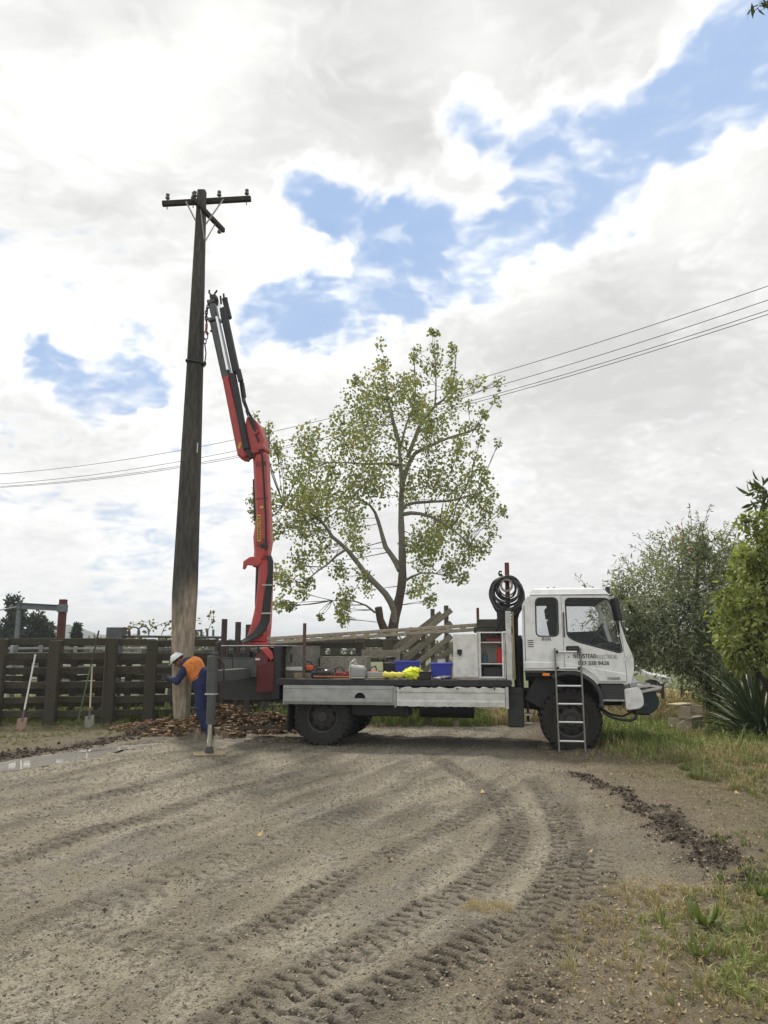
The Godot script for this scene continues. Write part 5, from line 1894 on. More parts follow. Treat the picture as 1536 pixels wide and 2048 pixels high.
func make_yard() -> void:
	var old := wood("black old timber", Color(0.115, 0.107, 0.082), Vector3(0.6, 7, 7))
	var grey := wood("grey old timber", Color(0.15, 0.145, 0.11), Vector3(0.6, 7, 7))
	var pale := rough_steel("galvanised", Color(0.42, 0.44, 0.44), 0.55, 0.2)
	# the heavy fence along the left
	rail_fence("stockyard_fence", "dark mossy timber stockyard fence with heavy rails along the left", Vector2(-10.4, -17.6), Vector2(-5.35, -18.35), [1.90, 1.585, 1.255, 0.925, 0.60, 0.29], 0.165, [0.02, 0.335, 0.565, 0.81, 0.985], 1.99, 0.24, old, "", 0.015)
	rail_fence("stockyard_fence", "dark mossy timber stockyard fence running behind the worker and crane", Vector2(-5.33, -18.36), Vector2(-1.6, -20.2), [1.88, 1.57, 1.25, 0.92, 0.6, 0.28], 0.165, [0.15, 0.35, 0.62, 0.97], 1.95, 0.22, old, "", 0.015)
	rail_fence("stockyard_fence", "grey green timber fence behind the tray below the poplar", Vector2(-1.55, -20.25), Vector2(1.15, -20.9), [1.90, 1.52, 1.10, 0.7, 0.35], 0.20, [0.1, 0.33, 0.60, 0.86], 2.02, 0.22, grey, "", 0.02)
	g_boards()
	rail_fence("middle_fence", "thinner railed dark timber fence just behind the left stockyard fence", Vector2(-10.5, -18.6), Vector2(-5.4, -19.1), [1.42, 1.10], 0.13, [0.1, 0.39, 0.6, 0.85], 1.6, 0.14, old, "", 0.06)
	rail_fence("inner_fence", "second dark timber fence close behind the left stockyard fence", Vector2(-10.6, -19.0), Vector2(-5.4, -19.5), [0.76, 0.44, 0.16], 0.2, [0.03, 0.22, 0.44, 0.7, 0.93], 1.62, 0.18, old, "", 0.03)
	rail_fence("inner_fence", "second dark timber fence close behind the worker and the crane", Vector2(-5.3, -19.6), Vector2(-1.7, -21.3), [1.38, 0.74, 0.42, 0.15], 0.2, [0.2, 0.5, 0.9], 1.62, 0.18, old, "", 0.03)
	# the yards within
	rail_fence("pipe_fence", "pale galvanised rail fence seen through the dark stockyard rails", Vector2(-12.5, -21.6), Vector2(-6.6, -22.0), [1.76, 1.62, 1.36, 1.26, 0.92, 0.85, 0.42], 0.06, [0.03, 0.2, 0.37, 0.5, 0.66, 0.82, 0.97], 1.84, 0.09, pale, "", 0.005)
	rail_fence("pipe_fence", "pale grey gate boards behind the fence left of the power pole", Vector2(-6.5, -21.0), Vector2(-3.3, -21.6), [1.62, 1.28, 1.0], 0.24, [0.02, 0.24, 0.5, 0.75, 0.98], 1.78, 0.12, wood("grey gate timber", Color(0.26, 0.265, 0.25)), "", 0.02)
	var t := thing("fallen_board", "pale board fallen aslant behind the left stockyard fence", "board", Vector3(-7.9, 0, -19.6))
	var g := G.new()
	g.bar(Vector3(-0.55, 0.88, 0), Vector3(0.6, 0.55, -0.2), 0.04, 0.16)
	g.bar(Vector3(-0.5, 0.85, 0), Vector3(-0.62, -0.05, -0.05), 0.05, 0.09)
	part("board", g, wood("grey gate timber", Color(0.26, 0.265, 0.25)), t)
	# gantry frame
	t = thing("steel_gantry", "grey steel beam frame with a red upright behind the left fence", "gantry", Vector3(-8.3, 0, -20.0))
	g = G.new()
	g.box(Vector3(0, 1.5, 0), Vector3(0.17, 3.02, 0.15), Basis(), 0.01)
	part("upright", g, rough_steel("gantry red", Color(0.11, 0.03, 0.022), 0.65), t, "rusty red upright")
	g = G.new()
	g.box(Vector3(-1.13, 1.44, 0), Vector3(0.09, 2.88, 0.09), Basis(), 0.006)
	part("upright", g, rough_steel("gantry grey", Color(0.19, 0.215, 0.235), 0.6), t)
	g = G.new()
	for y in [0.07, -0.07]:
		g.bar(Vector3(-1.19, 2.85 + y, 0), Vector3(-0.09, 2.79 + y, 0), 0.16, 0.016)
	g.bar(Vector3(-1.19, 2.85, 0), Vector3(-0.09, 2.79, 0), 0.03, 0.13)
	part("beam", g, rough_steel("gantry grey", Color(0.19, 0.215, 0.235), 0.6), t)
	g = G.new()
	g.box(Vector3(0, 2.78, 0.02), Vector3(0.21, 0.2, 0.19), Basis(), 0.006)
	part("joint_plate", g, rough_steel("gantry grey", Color(0.19, 0.215, 0.235), 0.6), t)
	g = G.new()
	g.tube([Vector3(-1.2, 2.82, 0), Vector3(-2.0, 2.60, 0.4), Vector3(-3.2, 2.2, 1.0)], 0.018, 6)
	part("stay_cable", g, pale, t)
	# head bail
	t = thing("cattle_head_bail", "grey steel cattle head bail with bent pipes above the fence", "cattle crush", Vector3(-6.1, 0, -19.6))
	var steel := rough_steel("bail grey", Color(0.12, 0.13, 0.135), 0.6)
	g = G.new()
	g.box(Vector3(-0.63, 2.13, 0), Vector3(0.40, 0.30, 0.4), Basis(), 0.01)
	part("gear_case", g, steel, t)
	for x in [-0.75, -0.5, 0.9, 1.9]:
		g = G.new()
		g.box(Vector3(x, 1.0, 0), Vector3(0.08, 2.0, 0.08), Basis(), 0.006)
		part("leg", g, steel, t)
	g = G.new()
	g.tube([Vector3(-0.5, 2.06, 0.05), Vector3(0.6, 2.05, 0.05), Vector3(2.1, 2.03, 0.0)], 0.035, 10)
	part("top_pipe", g, steel, t)
	for k in 3:
		g = G.new()
		var pts := []
		for i in 11:
			var a := PI * 1.3 * i / 10 - 0.4
			pts.append(Vector3(-0.40 + 0.22 * k + cos(a) * 0.14, 2.12 + 0.02 * k + sin(a) * 0.15, 0.1 - 0.05 * k))
		g.tube(pts, 0.02, 8)
		part("bent_pipe", g, rough_steel("rusty red", Color(0.16, 0.055, 0.04), 0.8) if k == 0 else steel, t)
	for i in 6:
		g = G.new()
		g.box(Vector3(1.05 + i * 0.15, 2.12 + 0.03 * (i % 2), 0), Vector3(0.05, 0.16, 0.05), Basis(), 0.005)
		part("tooth", g, steel, t)
	g = G.new()
	g.bar(Vector3(0.98, 2.20, 0), Vector3(1.5, 2.20, 0), 0.05, 0.05)
	part("tooth_bar", g, steel, t)
	for p in [[-3.80, 2.45], [-3.47, 2.38], [-3.22, 2.32]]:
		g = G.new()
		g.tube([Vector3(0, -0.1, 0), Vector3(0, p[1], 0)], 0.07, 12)
		var o := part("steel_post", g, rough_steel("post maroon", Color(0.065, 0.042, 0.042), 0.6), self)
		o.position = Vector3(p[0] * 1.0 - 0.02, 0, -18.6)
		tag(o, ["tallest dark steel post behind the crane base, leftmost of three", "dark maroon steel post between two others behind the crane base", "shortest dark steel post, partly hidden by the crane column"][int(taken["steel_post"]) - 1], "post", "steel posts behind the crane base")
	raise_ramp()
	lean_tools()


func g_boards() -> void:
	var t := thing("tin_trough", "grey feed trough standing below the fence behind the tray", "trough", Vector3(0.3, 0, -20.2), 0.2)
	var g := G.new()
	g.prism(pv([-1.1, 0.35, 1.1, 0.35, 1.25, 0.9, -1.25, 0.9]), -0.3, 0.3, Transform3D(), 0.02)
	part("body", g, rough_steel("trough grey", Color(0.14, 0.145, 0.14)), t)
	for x in [-0.9, 0.9]:
		g = G.new()
		g.box(Vector3(x, 0.18, 0), Vector3(0.1, 0.4, 0.5))
		part("foot", g, rough_steel("trough grey", Color(0.14, 0.145, 0.14)), t)


# the loading ramp: two sides of sloping boards on posts
func raise_ramp() -> void:
	var w := wood("ramp timber", Color(0.36, 0.335, 0.265), Vector3(0.7, 7, 7))
	var dk := wood("ramp post timber", Color(0.15, 0.135, 0.105), Vector3(7, 0.7, 7))
	var t := thing("loading_ramp", "weathered timber stock loading ramp with sloping sides behind the blue crates", "ramp", Vector3(-0.15, 0, -19.6), -0.12)
	for side in 2:
		var z := 0.55 - 1.5 * side
		var off := 0.62 - 0.42 * side
		var n := 5 - side * 2
		for k in n:
			var g := G.new()
			g.col = Color.from_hsv(0.1, 0.08, rng.randf_range(0.7, 1.0))
			var y := 2.02 - k * (0.31 + 0.12 * side)
			g.bar(Vector3(-0.3 + off, y - 0.55, z), Vector3(1.25 + off + 0.1 * side, y + 0.66, z), 0.04, 0.13, Vector3.UP, 0.008)
			part("side_board", g, w, t)
		for x in [0.0, 0.55, 1.12]:
			var g := G.new()
			g.box(Vector3(x + off, 0.9 + x * 0.42, z - 0.07), Vector3(0.11, 1.9 + x * 0.84, 0.1), Basis(), 0.01)
			part("post", g, dk, t)
	for i in 9:
		var g := G.new()
		var f := i / 8.0
		g.box(Vector3(0.1 + 1.5 * f, 0.1 + 1.05 * f, -0.2), Vector3(0.17, 0.04, 1.4), Basis(Vector3(0, 0, 1), 0.62), 0.005)
		part("floor_board", g, w, t)
	var g := G.new()
	g.box(Vector3(0.13, 1.62, 0.62), Vector3(0.9, 0.2, 0.04), Basis(), 0.006)
	part("gate_board", g, w, t)
	g = G.new()
	g.box(Vector3(0.55, 0.85, 0.66), Vector3(0.14, 1.7, 0.12), Basis(), 0.01)
	part("post", g, w, t)


func lean_tools() -> void:
	var steel := rough_steel("spade steel", Color(0.13, 0.12, 0.11), 0.6, 0.3)
	# spades lean on the fence: feet out, heads back
	var spots := [[-7.66, -16.75, -7.92, -17.5, 1.62, Color(0.62, 0.62, 0.58), Color(0.30, 0.19, 0.14), "long handled spade with a pale white handle and rusty blade leaning on the fence"], [-6.42, -17.3, -6.80, -17.95, 1.40, Color(0.48, 0.41, 0.28), Color(0.22, 0.21, 0.18), "long handled spade with a bare timber handle and grey blade leaning on the fence"]]
	for s in spots:
		var y0 := height_at(s[0], s[1])
		var t := thing("spade", s[7], "spade", Vector3(s[0], y0, s[1]), 0.0, "spades leaning on the stockyard fence")
		var top := Vector3(s[2] - s[0] + 0.12, s[4] - y0, s[3] - s[1])
		var d := top.normalized()
		var g := G.new()
		g.tube([d * 0.42, d * 0.9, top], [0.02, 0.019, 0.019], 10)
		part("handle", g, mat("handle %s" % s[7], s[5], 0.6), t)
		g = G.new()
		g.tube([d * 0.2, d * 0.46], [0.028, 0.022], 10)
		part("socket", g, steel, t)
		g = G.new()
		var xa := d.cross(Vector3(0, 0, 1)).normalized()
		var b := Basis(xa, d, xa.cross(d))
		g.prism(round_poly(pv([-0.10, 0.03, -0.03, -0.01, 0.03, -0.01, 0.10, 0.03, 0.105, 0.28, -0.105, 0.28]), 0.02, 2), -0.008, 0.008, Transform3D(b, Vector3.ZERO), 0.002)
		part("blade", g, rough_steel("blade %s" % s[7], s[6], 0.7), t)
	for s in [[-6.85, -17.75, 0.30, 2.16, Color(0.10, 0.16, 0.08), "long green and rust digging bar leaning on the fence between the spades"], [-6.35, -17.8, -0.03, 1.92, Color(0.05, 0.05, 0.045), "thin dark steel rod upright against the fence by the second spade"]]:
		var y0 := height_at(s[0], s[1])
		var t := thing("digging_bar", s[5], "bar", Vector3(s[0], y0, s[1]))
		var top := Vector3(s[2], s[3] - y0, -0.12)
		var g := G.new()
		g.tube([Vector3.ZERO, top * 0.62], 0.018, 8)
		part("lower_bar", g, mat("bar %s" % s[5], s[4], 0.6), t)
		g = G.new()
		g.tube([top * 0.62, top], 0.02, 8)
		part("upper_bar", g, rough_steel("bar rust", Color(0.085, 0.06, 0.05), 0.8), t)


# ---------------------------------------------------------------- the power pole in the crane's sling
func make_pole() -> void:
	var at := Vector3(-4.22, 0, -16.35)
	var t := thing("power_pole", "tall tapering concrete power pole held upright by the crane", "power pole", at)
	var rings := [[0.33, 0.045, 0.13, 0.13], [0.42, 0.045, 0.150, 0.14], [0.95, 0.025, 0.172, 0.15], [1.8, 0.010, 0.208, 0.175], [2.6, 0.0, 0.232, 0.19], [2.87, 0.0, 0.238, 0.195], [3.3, 0.0, 0.234, 0.192], [5.0, 0.0, 0.21, 0.172], [8.05, -0.005, 0.163, 0.14], [10.5, -0.022, 0.122, 0.11], [12.26, -0.03, 0.094, 0.09]]
	var n1 := fnl(91, 0.8, 4)
	var n2 := fnl(92, 3.0, 3)
	var sec := func(r: Array) -> Array:
		var w: float = r[2]
		var d: float = r[3]
		var c := 0.30
		var p := []
		for q in [[-1, -1 + c], [-1, 1 - c], [-1 + c, 1], [1 - c, 1], [1, 1 - c], [1, -1 + c], [1 - c, -1], [-1 + c, -1]]:
			p.append(Vector3(r[1] + q[0] * w, r[0], q[1] * d))
		return p
	var g := G.new()
	# rings every 15 cm so that weathering can run down it
	var fine := []
	for i in rings.size() - 1:
		var k := maxi(1, int((rings[i + 1][0] - rings[i][0]) / 0.12))
		for j in k:
			var f := float(j) / k
			var r := []
			for m in 4:
				r.append(lerpf(rings[i][m], rings[i + 1][m], f))
			fine.append(r)
	fine.append(rings[-1])
	for i in fine.size() - 1:
		var a: Array = sec.call(fine[i])
		var b: Array = sec.call(fine[i + 1])
		for k in 8:
			var j := (k + 1) % 8
			var q := [a[k], a[j], b[j], b[k]]
			var nn: Vector3 = (q[1] - q[0]).cross(q[3] - q[0]).normalized()
			var cols := []
			for p in q:
				# the part that stood in the ground is pale, the rest weathered dark; the line between them is ragged
				var line := 2.75 + 0.35 * n2.get_noise_2d(p.x * 6.0, p.z * 6.0 + 3.0) + (0.5 if p.x < -0.1 else 0.0) * n1.get_noise_2d(p.x, 7.0)
				var up := smoothstep(line - 0.15, line + 0.55, p.y + 0.25 * n2.get_noise_2d(p.x * 14.0, p.z * 14.0))
				var lo := Color(0.58, 0.50, 0.38).lerp(Color(0.42, 0.36, 0.275), 0.5 + 0.8 * n2.get_noise_3dv(p))
				var hi := Color(0.078, 0.073, 0.064).lerp(Color(0.125, 0.118, 0.102), 0.5 + 1.0 * n1.get_noise_2d(p.x * 9.0, p.y * 0.35))
				cols.append(lo.lerp(hi, up))
			for tri in [[0, 3, 2], [0, 2, 1]] if nn.dot(Vector3(q[0].x, 0, q[0].z)) < 0 else [[0, 2, 3], [0, 1, 2]]:
				var n: Vector3 = -nn if nn.dot(Vector3(q[0].x, 0, q[0].z)) < 0 else nn
				# clockwise from outside
				g.col = cols[tri[0]]
				g.vert(q[tri[0]], n)
				g.col = cols[tri[2]]
				g.vert(q[tri[2]], n)
				g.col = cols[tri[1]]
				g.vert(q[tri[1]], n)
	g.col = Color(0.12, 0.11, 0.09)
	var top: Array = sec.call(rings[-1])
	var bot: Array = sec.call(rings[0])
	for k in range(1, 7):
		g.tri(top[0], top[k], top[k + 1])
		g.tri(bot[0], bot[k + 1], bot[k])
	var pm := mat("pole concrete", Color(1, 1, 1), 0.9, 0.0, noise_tex("weather", 0.012, 0.62, 1.0), Vector3(1.6, 0.35, 1.6), 0.5, noise_tex("gravel_lumps", 0.06, 0.0, 1.0, 4, FastNoiseLite.TYPE_CELLULAR, 1024))
	pm.albedo_color = Color(1, 1, 1)
	part("shaft", g, pm, t)
	var arm := wood("arm timber", Color(0.060, 0.048, 0.038), Vector3(0.7, 8, 8))
	var galv := rough_steel("brace steel", Color(0.34, 0.35, 0.35), 0.5, 0.4)
	var ins := mat("insulator glaze", Color(0.12, 0.11, 0.10), 0.25)
	g = G.new()
	g.bar(Vector3(-0.985, 12.035, -0.15), Vector3(1.09, 12.165, -0.15), 0.10, 0.115)
	var ca := part("crossarm", g, arm, t)
	for x in [-0.87, -0.26, 0.34, 0.99]:
		g = G.new()
		var y: float = 12.10 + x * 0.0627 + 0.05
		g.lathe([Vector2(0.012, -0.2), Vector2(0.012, 0.06), Vector2(0.05, 0.07), Vector2(0.055, 0.10), Vector2(0.03, 0.12), Vector2(0.03, 0.14), Vector2(0.045, 0.15), Vector2(0.045, 0.185), Vector2(0.02, 0.20), Vector2(0, 0.205)], Transform3D(Basis(), Vector3(x, y, -0.15)), 12)
		part("insulator", g, ins, ca)
	# the second arm reaches away from us
	var near := Vector3(-0.08, 11.7, 0.60)
	var far := Vector3(0.34, 11.7, -0.75)
	g = G.new()
	g.bar(near, far, 0.085, 0.11)
	var cb := part("crossarm", g, arm, t)
	g = G.new()
	var e: Vector3 = near.lerp(far, 0.86)
	g.tube([e, e + Vector3(-0.02, -0.10, 0)], 0.012, 6)
	g.lathe([Vector2(0.0, -0.19), Vector2(0.045, -0.17), Vector2(0.05, -0.12), Vector2(0.02, -0.10), Vector2(0.02, -0.06)], Transform3D(Basis(), e), 10)
	part("insulator", g, ins, cb)
	g = G.new()
	e = near.lerp(far, 0.06)
	g.lathe([Vector2(0.012, -0.1), Vector2(0.012, 0.06), Vector2(0.05, 0.07), Vector2(0.055, 0.10), Vector2(0.03, 0.12), Vector2(0.03, 0.14), Vector2(0.045, 0.15), Vector2(0.045, 0.185), Vector2(0, 0.20)], Transform3D(Basis(), e + Vector3(0, 0.03, 0)), 12)
	part("insulator", g, ins, cb)
	for br in [[Vector3(-0.42, 12.06, -0.09), Vector3(-0.10, 11.42, 0.0)], [Vector3(0.46, 12.12, -0.09), Vector3(0.09, 11.42, 0.0)], [near.lerp(far, 0.25) + Vector3(0, -0.05, 0), Vector3(0.10, 10.98, 0.1)], [near.lerp(far, 0.72) + Vector3(0, -0.05, 0), Vector3(0.10, 10.98, 0.02)]]:
		g = G.new()
		g.bar(br[0], br[1], 0.008, 0.035)
		part("brace", g, galv, t)
	g = G.new()
	g.box(Vector3(0.15, 6.05, 0.14), Vector3(0.05, 0.22, 0.012), Basis(), 0.0)
	part("tag_plate", g, mat("plate white", Color(0.6, 0.6, 0.56), 0.5), t)
	# the sling
	t = thing("lifting_sling", "dark wire sling looped round the pole and hooked to the crane chain", "sling", Vector3(-4.22, 8.05, -16.35))
	var rope := mat("sling rope", Color(0.035, 0.035, 0.045), 0.6)
	g = G.new()
	var pts := []
	for q in [[-0.16, 0.16], [-0.185, 0.09], [-0.185, -0.09], [-0.12, -0.165], [0.1, -0.165], [0.175, -0.09], [0.18, 0.09], [0.12, 0.165], [-0.1, 0.165], [-0.16, 0.16]]:
		pts.append(Vector3(q[0], -0.03 * q[0] / 0.18 - 0.02, q[1]))
	g.tube(pts, 0.022, 8)
	part("loop", g, rope, t)
	g = G.new()
	g.box(Vector3(0.215, -0.03, 0.02), Vector3(0.06, 0.09, 0.06), Basis(), 0.015)
	part("shackle", g, rope, t)
	var hook := on_truck(-3.09, 8.70, -1.17) - Vector3(-4.22, 8.05, -16.35)
	g = G.new()
	g.tube([Vector3(0.215, 0.0, 0.02), Vector3(0.235, 0.2, 0.03), hook + Vector3(-0.02, -0.24, 0)], 0.014, 8)
	part("leg", g, mat("sling blue", Color(0.03, 0.035, 0.07), 0.6), t)
	g = G.new()
	chain_link(g, Transform3D(Basis(), hook + Vector3(0.0, -0.06, 0)), 0.05, 0.045, 0.013)
	part("ring", g, rope, t)
	g = G.new()
	chain_link(g, Transform3D(Basis(Vector3.UP, 0.5), hook + Vector3(-0.015, -0.20, 0)), 0.035, 0.028, 0.013)
	part("ring", g, rope, t)
	string_wires()


func string_wires() -> void:
	var m := mat("wire", Color(0.035, 0.035, 0.036), 0.6)
	var rows := [-21.5, 11.42, -42.0, 12.85, 13.71, -24.0, -21.45, 10.85, -42.0, 12.81, 13.21, -24.0, -21.44, 10.78, -42.3, 12.78, 12.93, -24.3, -21.43, 10.65, -42.0, 12.76, 12.70, -24.0]
	for i in rows.size() / 6:
		var a := Vector3(rows[i * 6], rows[i * 6 + 1], rows[i * 6 + 2])
		var b := Vector3(rows[i * 6 + 3], rows[i * 6 + 4], rows[i * 6 + 5])
		var pts := []
		for k in 61:
			var f := -0.25 + 1.5 * k / 60.0
			var p := a.lerp(b, f)
			p.y -= 1.15 * 4.0 * f * (1.0 - f)
			pts.append(p)
		var g := G.new()
		g.tube(pts, 0.013, 5)
		var o := part("overhead_wire", g, m, self)
		tag(o, ["topmost overhead wire, well above the other three", "second overhead wire from the top, crossing before the poplar", "third overhead wire from the top, close above the lowest", "lowest overhead wire of the four crossing the sky"][i], "wire", "overhead wires crossing the sky")


# ---------------------------------------------------------------- the worker
class Field:
	var lo: Vector3
	var s: float
	var nx: int
	var ny: int
	var nz: int
	var d := PackedFloat32Array()
	var c := PackedColorArray()

	func _init(a: Vector3, b: Vector3, step: float) -> void:
		lo = a
		s = step
		nx = int((b.x - a.x) / s) + 2
		ny = int((b.y - a.y) / s) + 2
		nz = int((b.z - a.z) / s) + 2
		d.resize(nx * ny * nz)
		d.fill(1.0)
		c.resize(nx * ny * nz)

	# a tapered capsule joined on with a smooth minimum
	func bone(a: Vector3, ra: float, b: Vector3, rb: float, col: Color, k := 0.03, flat := 1.0) -> void:
		var r := maxf(ra, rb) + 0.07
		var p0 := ((a.min(b) - Vector3.ONE * r - lo) / s).max(Vector3.ZERO)
		var p1 := ((a.max(b) + Vector3.ONE * r - lo) / s).min(Vector3(nx - 1, ny - 1, nz - 1))
		var ab := b - a
		var ll := maxf(ab.length_squared(), 1e-8)
		for z in range(int(p0.z), int(p1.z) + 1):
			for y in range(int(p0.y), int(p1.y) + 1):
				for x in range(int(p0.x), int(p1.x) + 1):
					var p := lo + Vector3(x, y, z) * s
					var t := clampf((p - a).dot(ab) / ll, 0.0, 1.0)
					var q := p - a - ab * t
					q.z *= flat
					var v := q.length() - lerpf(ra, rb, t)
					var i := (z * ny + y) * nx + x
					var o := d[i]
					if v < o:
						c[i] = col
					var h := maxf(k - absf(v - o), 0.0) / k
					d[i] = minf(v, o) - h * h * k * 0.25

	func at(x: int, y: int, z: int) -> float:
		return d[(z * ny + y) * nx + x]

	# surface nets
	func net(g: G) -> void:
		var id := {}
		var pos := PackedVector3Array()
		var nor := PackedVector3Array()
		var col := PackedColorArray()
		var corner := [Vector3i(0, 0, 0), Vector3i(1, 0, 0), Vector3i(0, 1, 0), Vector3i(1, 1, 0), Vector3i(0, 0, 1), Vector3i(1, 0, 1), Vector3i(0, 1, 1), Vector3i(1, 1, 1)]
		var edges := [[0, 1], [2, 3], [4, 5], [6, 7], [0, 2], [1, 3], [4, 6], [5, 7], [0, 4], [1, 5], [2, 6], [3, 7]]
		for z in nz - 1:
			for y in ny - 1:
				for x in nx - 1:
					var i0 := (z * ny + y) * nx + x
					if d[i0] > s * 2.5 or d[i0] < -s * 2.5:
						continue
					var v := []
					var inside := 0
					for k in 8:
						var e: float = d[i0 + corner[k].x + corner[k].y * nx + corner[k].z * nx * ny]
						v.append(e)
						if e < 0.0:
							inside += 1
					if inside == 0 or inside == 8:
						continue
					var sum := Vector3.ZERO
					var n := 0
					for e in edges:
						var a: float = v[e[0]]
						var b: float = v[e[1]]
						if (a < 0.0) != (b < 0.0):
							sum += Vector3(corner[e[0]]).lerp(Vector3(corner[e[1]]), a / (a - b))
							n += 1
					id[i0] = pos.size()
					pos.append(lo + (Vector3(x, y, z) + sum / n) * s)
					nor.append(Vector3(v[1] + v[3] + v[5] + v[7] - v[0] - v[2] - v[4] - v[6], v[2] + v[3] + v[6] + v[7] - v[0] - v[1] - v[4] - v[5], v[4] + v[5] + v[6] + v[7] - v[0] - v[1] - v[2] - v[3]).normalized())
					col.append(c[i0])
		var st := [1, nx, nx * ny]
		for z in range(1, nz - 1):
			for y in range(1, ny - 1):
				for x in range(1, nx - 1):
					var i0 := (z * ny + y) * nx + x
					if not id.has(i0):
						continue
					for ax in 3:
						var a := d[i0]
						var b := d[i0 + st[ax]]
						if (a < 0.0) == (b < 0.0):
							continue
						var u: int = st[(ax + 1) % 3]
						var w: int = st[(ax + 2) % 3]
						if not (id.has(i0 - u) and id.has(i0 - w) and id.has(i0 - u - w)):
							continue
						var q := [id[i0 - u - w], id[i0 - w], id[i0], id[i0 - u]]
						if a > 0.0:
							q.reverse()
						for t in [[0, 2, 1], [0, 3, 2]]:
							for k in t:
								g.col = col[q[k]]
								g.vert(pos[q[k]], nor[q[k]])


func make_person() -> void:
	var o := Vector3(-3.63, 0.0, -15.95)
	o.y = height_at(-3.5, -15.95)
	var t := thing("person", "person in a white hard hat, orange vest and navy overalls hugging the pole", "person", o)
	var navy := Color(0.026, 0.036, 0.125)
	var skin := Color(0.30, 0.155, 0.105)
	var boot := Color(0.025, 0.021, 0.018)
	var y := -o.y
	# joints, from the hips up the bent back
	var hip := Vector3(-0.05, 0.98 + y, 0.0)
	var hn := Vector3(-0.04, 0.96 + y, 0.09)
	var hf := Vector3(-0.03, 0.96 + y, -0.10)
	var kn := Vector3(-0.03, 0.55 + y, 0.12)
	var kf := Vector3(-0.06, 0.55 + y, -0.10)
	var an := Vector3(0.16, 0.13 + y, 0.13)
	var af := Vector3(0.03, 0.13 + y, -0.13)
	var waist := Vector3(-0.08, 1.13 + y, 0.0)
	var chest := Vector3(-0.24, 1.31 + y, 0.0)
	var neck := Vector3(-0.37, 1.41 + y, 0.0)
	var head := Vector3(-0.51, 1.42 + y, 0.03)
	var sn := Vector3(-0.30, 1.34 + y, 0.17)
	var sf := Vector3(-0.31, 1.36 + y, -0.17)
	var en := Vector3(-0.48, 1.04 + y, 0.19)
	var wn := Vector3(-0.62, 1.075 + y, 0.12)
	var ef := Vector3(-0.52, 1.06 + y, -0.36)
	var wf := Vector3(-0.58, 1.08 + y, -0.60)
	var f := Field.new(Vector3(-0.85, -0.12, -0.72), Vector3(0.42, 1.62, 0.36), 0.013)
	f.bone(hn, 0.138, kn, 0.105, navy, 0.04)
	f.bone(hf, 0.138, kf, 0.105, navy, 0.04)
	f.bone(kn, 0.103, an, 0.085, navy, 0.03)
	f.bone(kf, 0.103, af, 0.085, navy, 0.03)
	f.bone(hip + Vector3(0, 0, 0.06), 0.148, hip + Vector3(0, 0, -0.06), 0.148, navy, 0.05)
	f.bone(hip, 0.165, waist, 0.165, navy, 0.06, 0.85)
	f.bone(waist, 0.158, chest, 0.168, navy, 0.06, 0.82)
	f.bone(chest, 0.165, neck + Vector3(0.05, -0.05, 0), 0.12, navy, 0.06, 0.75)
	f.bone(sn, 0.085, sf, 0.085, navy, 0.06)
	f.bone(sn, 0.085, en, 0.066, navy, 0.03)
	f.bone(en, 0.066, wn, 0.048, navy, 0.02)
	f.bone(sf, 0.078, ef, 0.058, navy, 0.03)
	f.bone(ef, 0.057, wf, 0.042, navy, 0.02)
	f.bone(neck, 0.058, head + Vector3(0.04, -0.02, 0), 0.055, skin, 0.02)
	for a in [an, af]:
		f.bone(a + Vector3(0.0, 0.06, 0), 0.062, a + Vector3(0.01, -0.06, 0), 0.055, boot, 0.02)
		f.bone(a + Vector3(0.03, -0.075, 0), 0.045, a + Vector3(-0.15, -0.085, 0.01), 0.036, boot, 0.03)
	var g := G.new()
	f.net(g)
	# the head: its own finer grid; the face looks down and to the left
	var face := Vector3(-0.62, -0.72, 0.30).normalized()
	var crown := Vector3(-0.74, 0.66, 0.12)
	crown = (crown - face * crown.dot(face)).normalized()
	var side := crown.cross(face).normalized()
	var hb := Basis(side, crown, face)
	f = Field.new(head - Vector3.ONE * 0.19, head + Vector3.ONE * 0.19, 0.006)
	f.bone(head + hb * Vector3(0, 0.04, -0.015), 0.088, head + hb * Vector3(0, -0.01, 0.01), 0.078, skin, 0.03)
	f.bone(head + hb * Vector3(0, -0.05, 0.03), 0.058, head + hb * Vector3(0, -0.095, 0.055), 0.036, skin, 0.04)
	f.bone(head + hb * Vector3(0, 0.0, 0.085), 0.012, head + hb * Vector3(0, -0.03, 0.108), 0.016, skin, 0.012)
	f.bone(head + hb * Vector3(-0.05, 0.022, 0.072), 0.014, head + hb * Vector3(0.05, 0.022, 0.072), 0.014, skin, 0.015)
	f.bone(head + hb * Vector3(-0.02, -0.062, 0.088), 0.010, head + hb * Vector3(0.02, -0.062, 0.088), 0.010, Color(0.26, 0.10, 0.08), 0.008)
	for s in [-1.0, 1.0]:
		f.bone(head + hb * Vector3(0.082 * s, 0.012, -0.01), 0.018, head + hb * Vector3(0.085 * s, -0.03, 0.0), 0.012, skin, 0.01)
		f.bone(head + hb * Vector3(0.031 * s, 0.004, 0.078), 0.011, head + hb * Vector3(0.036 * s, 0.004, 0.077), 0.011, Color(0.05, 0.035, 0.03), 0.004)
	f.net(g)
	# gloved hands: palm, four fingers and a thumb, closed on the pole's edges
	var glove := Color(0.03, 0.03, 0.04)
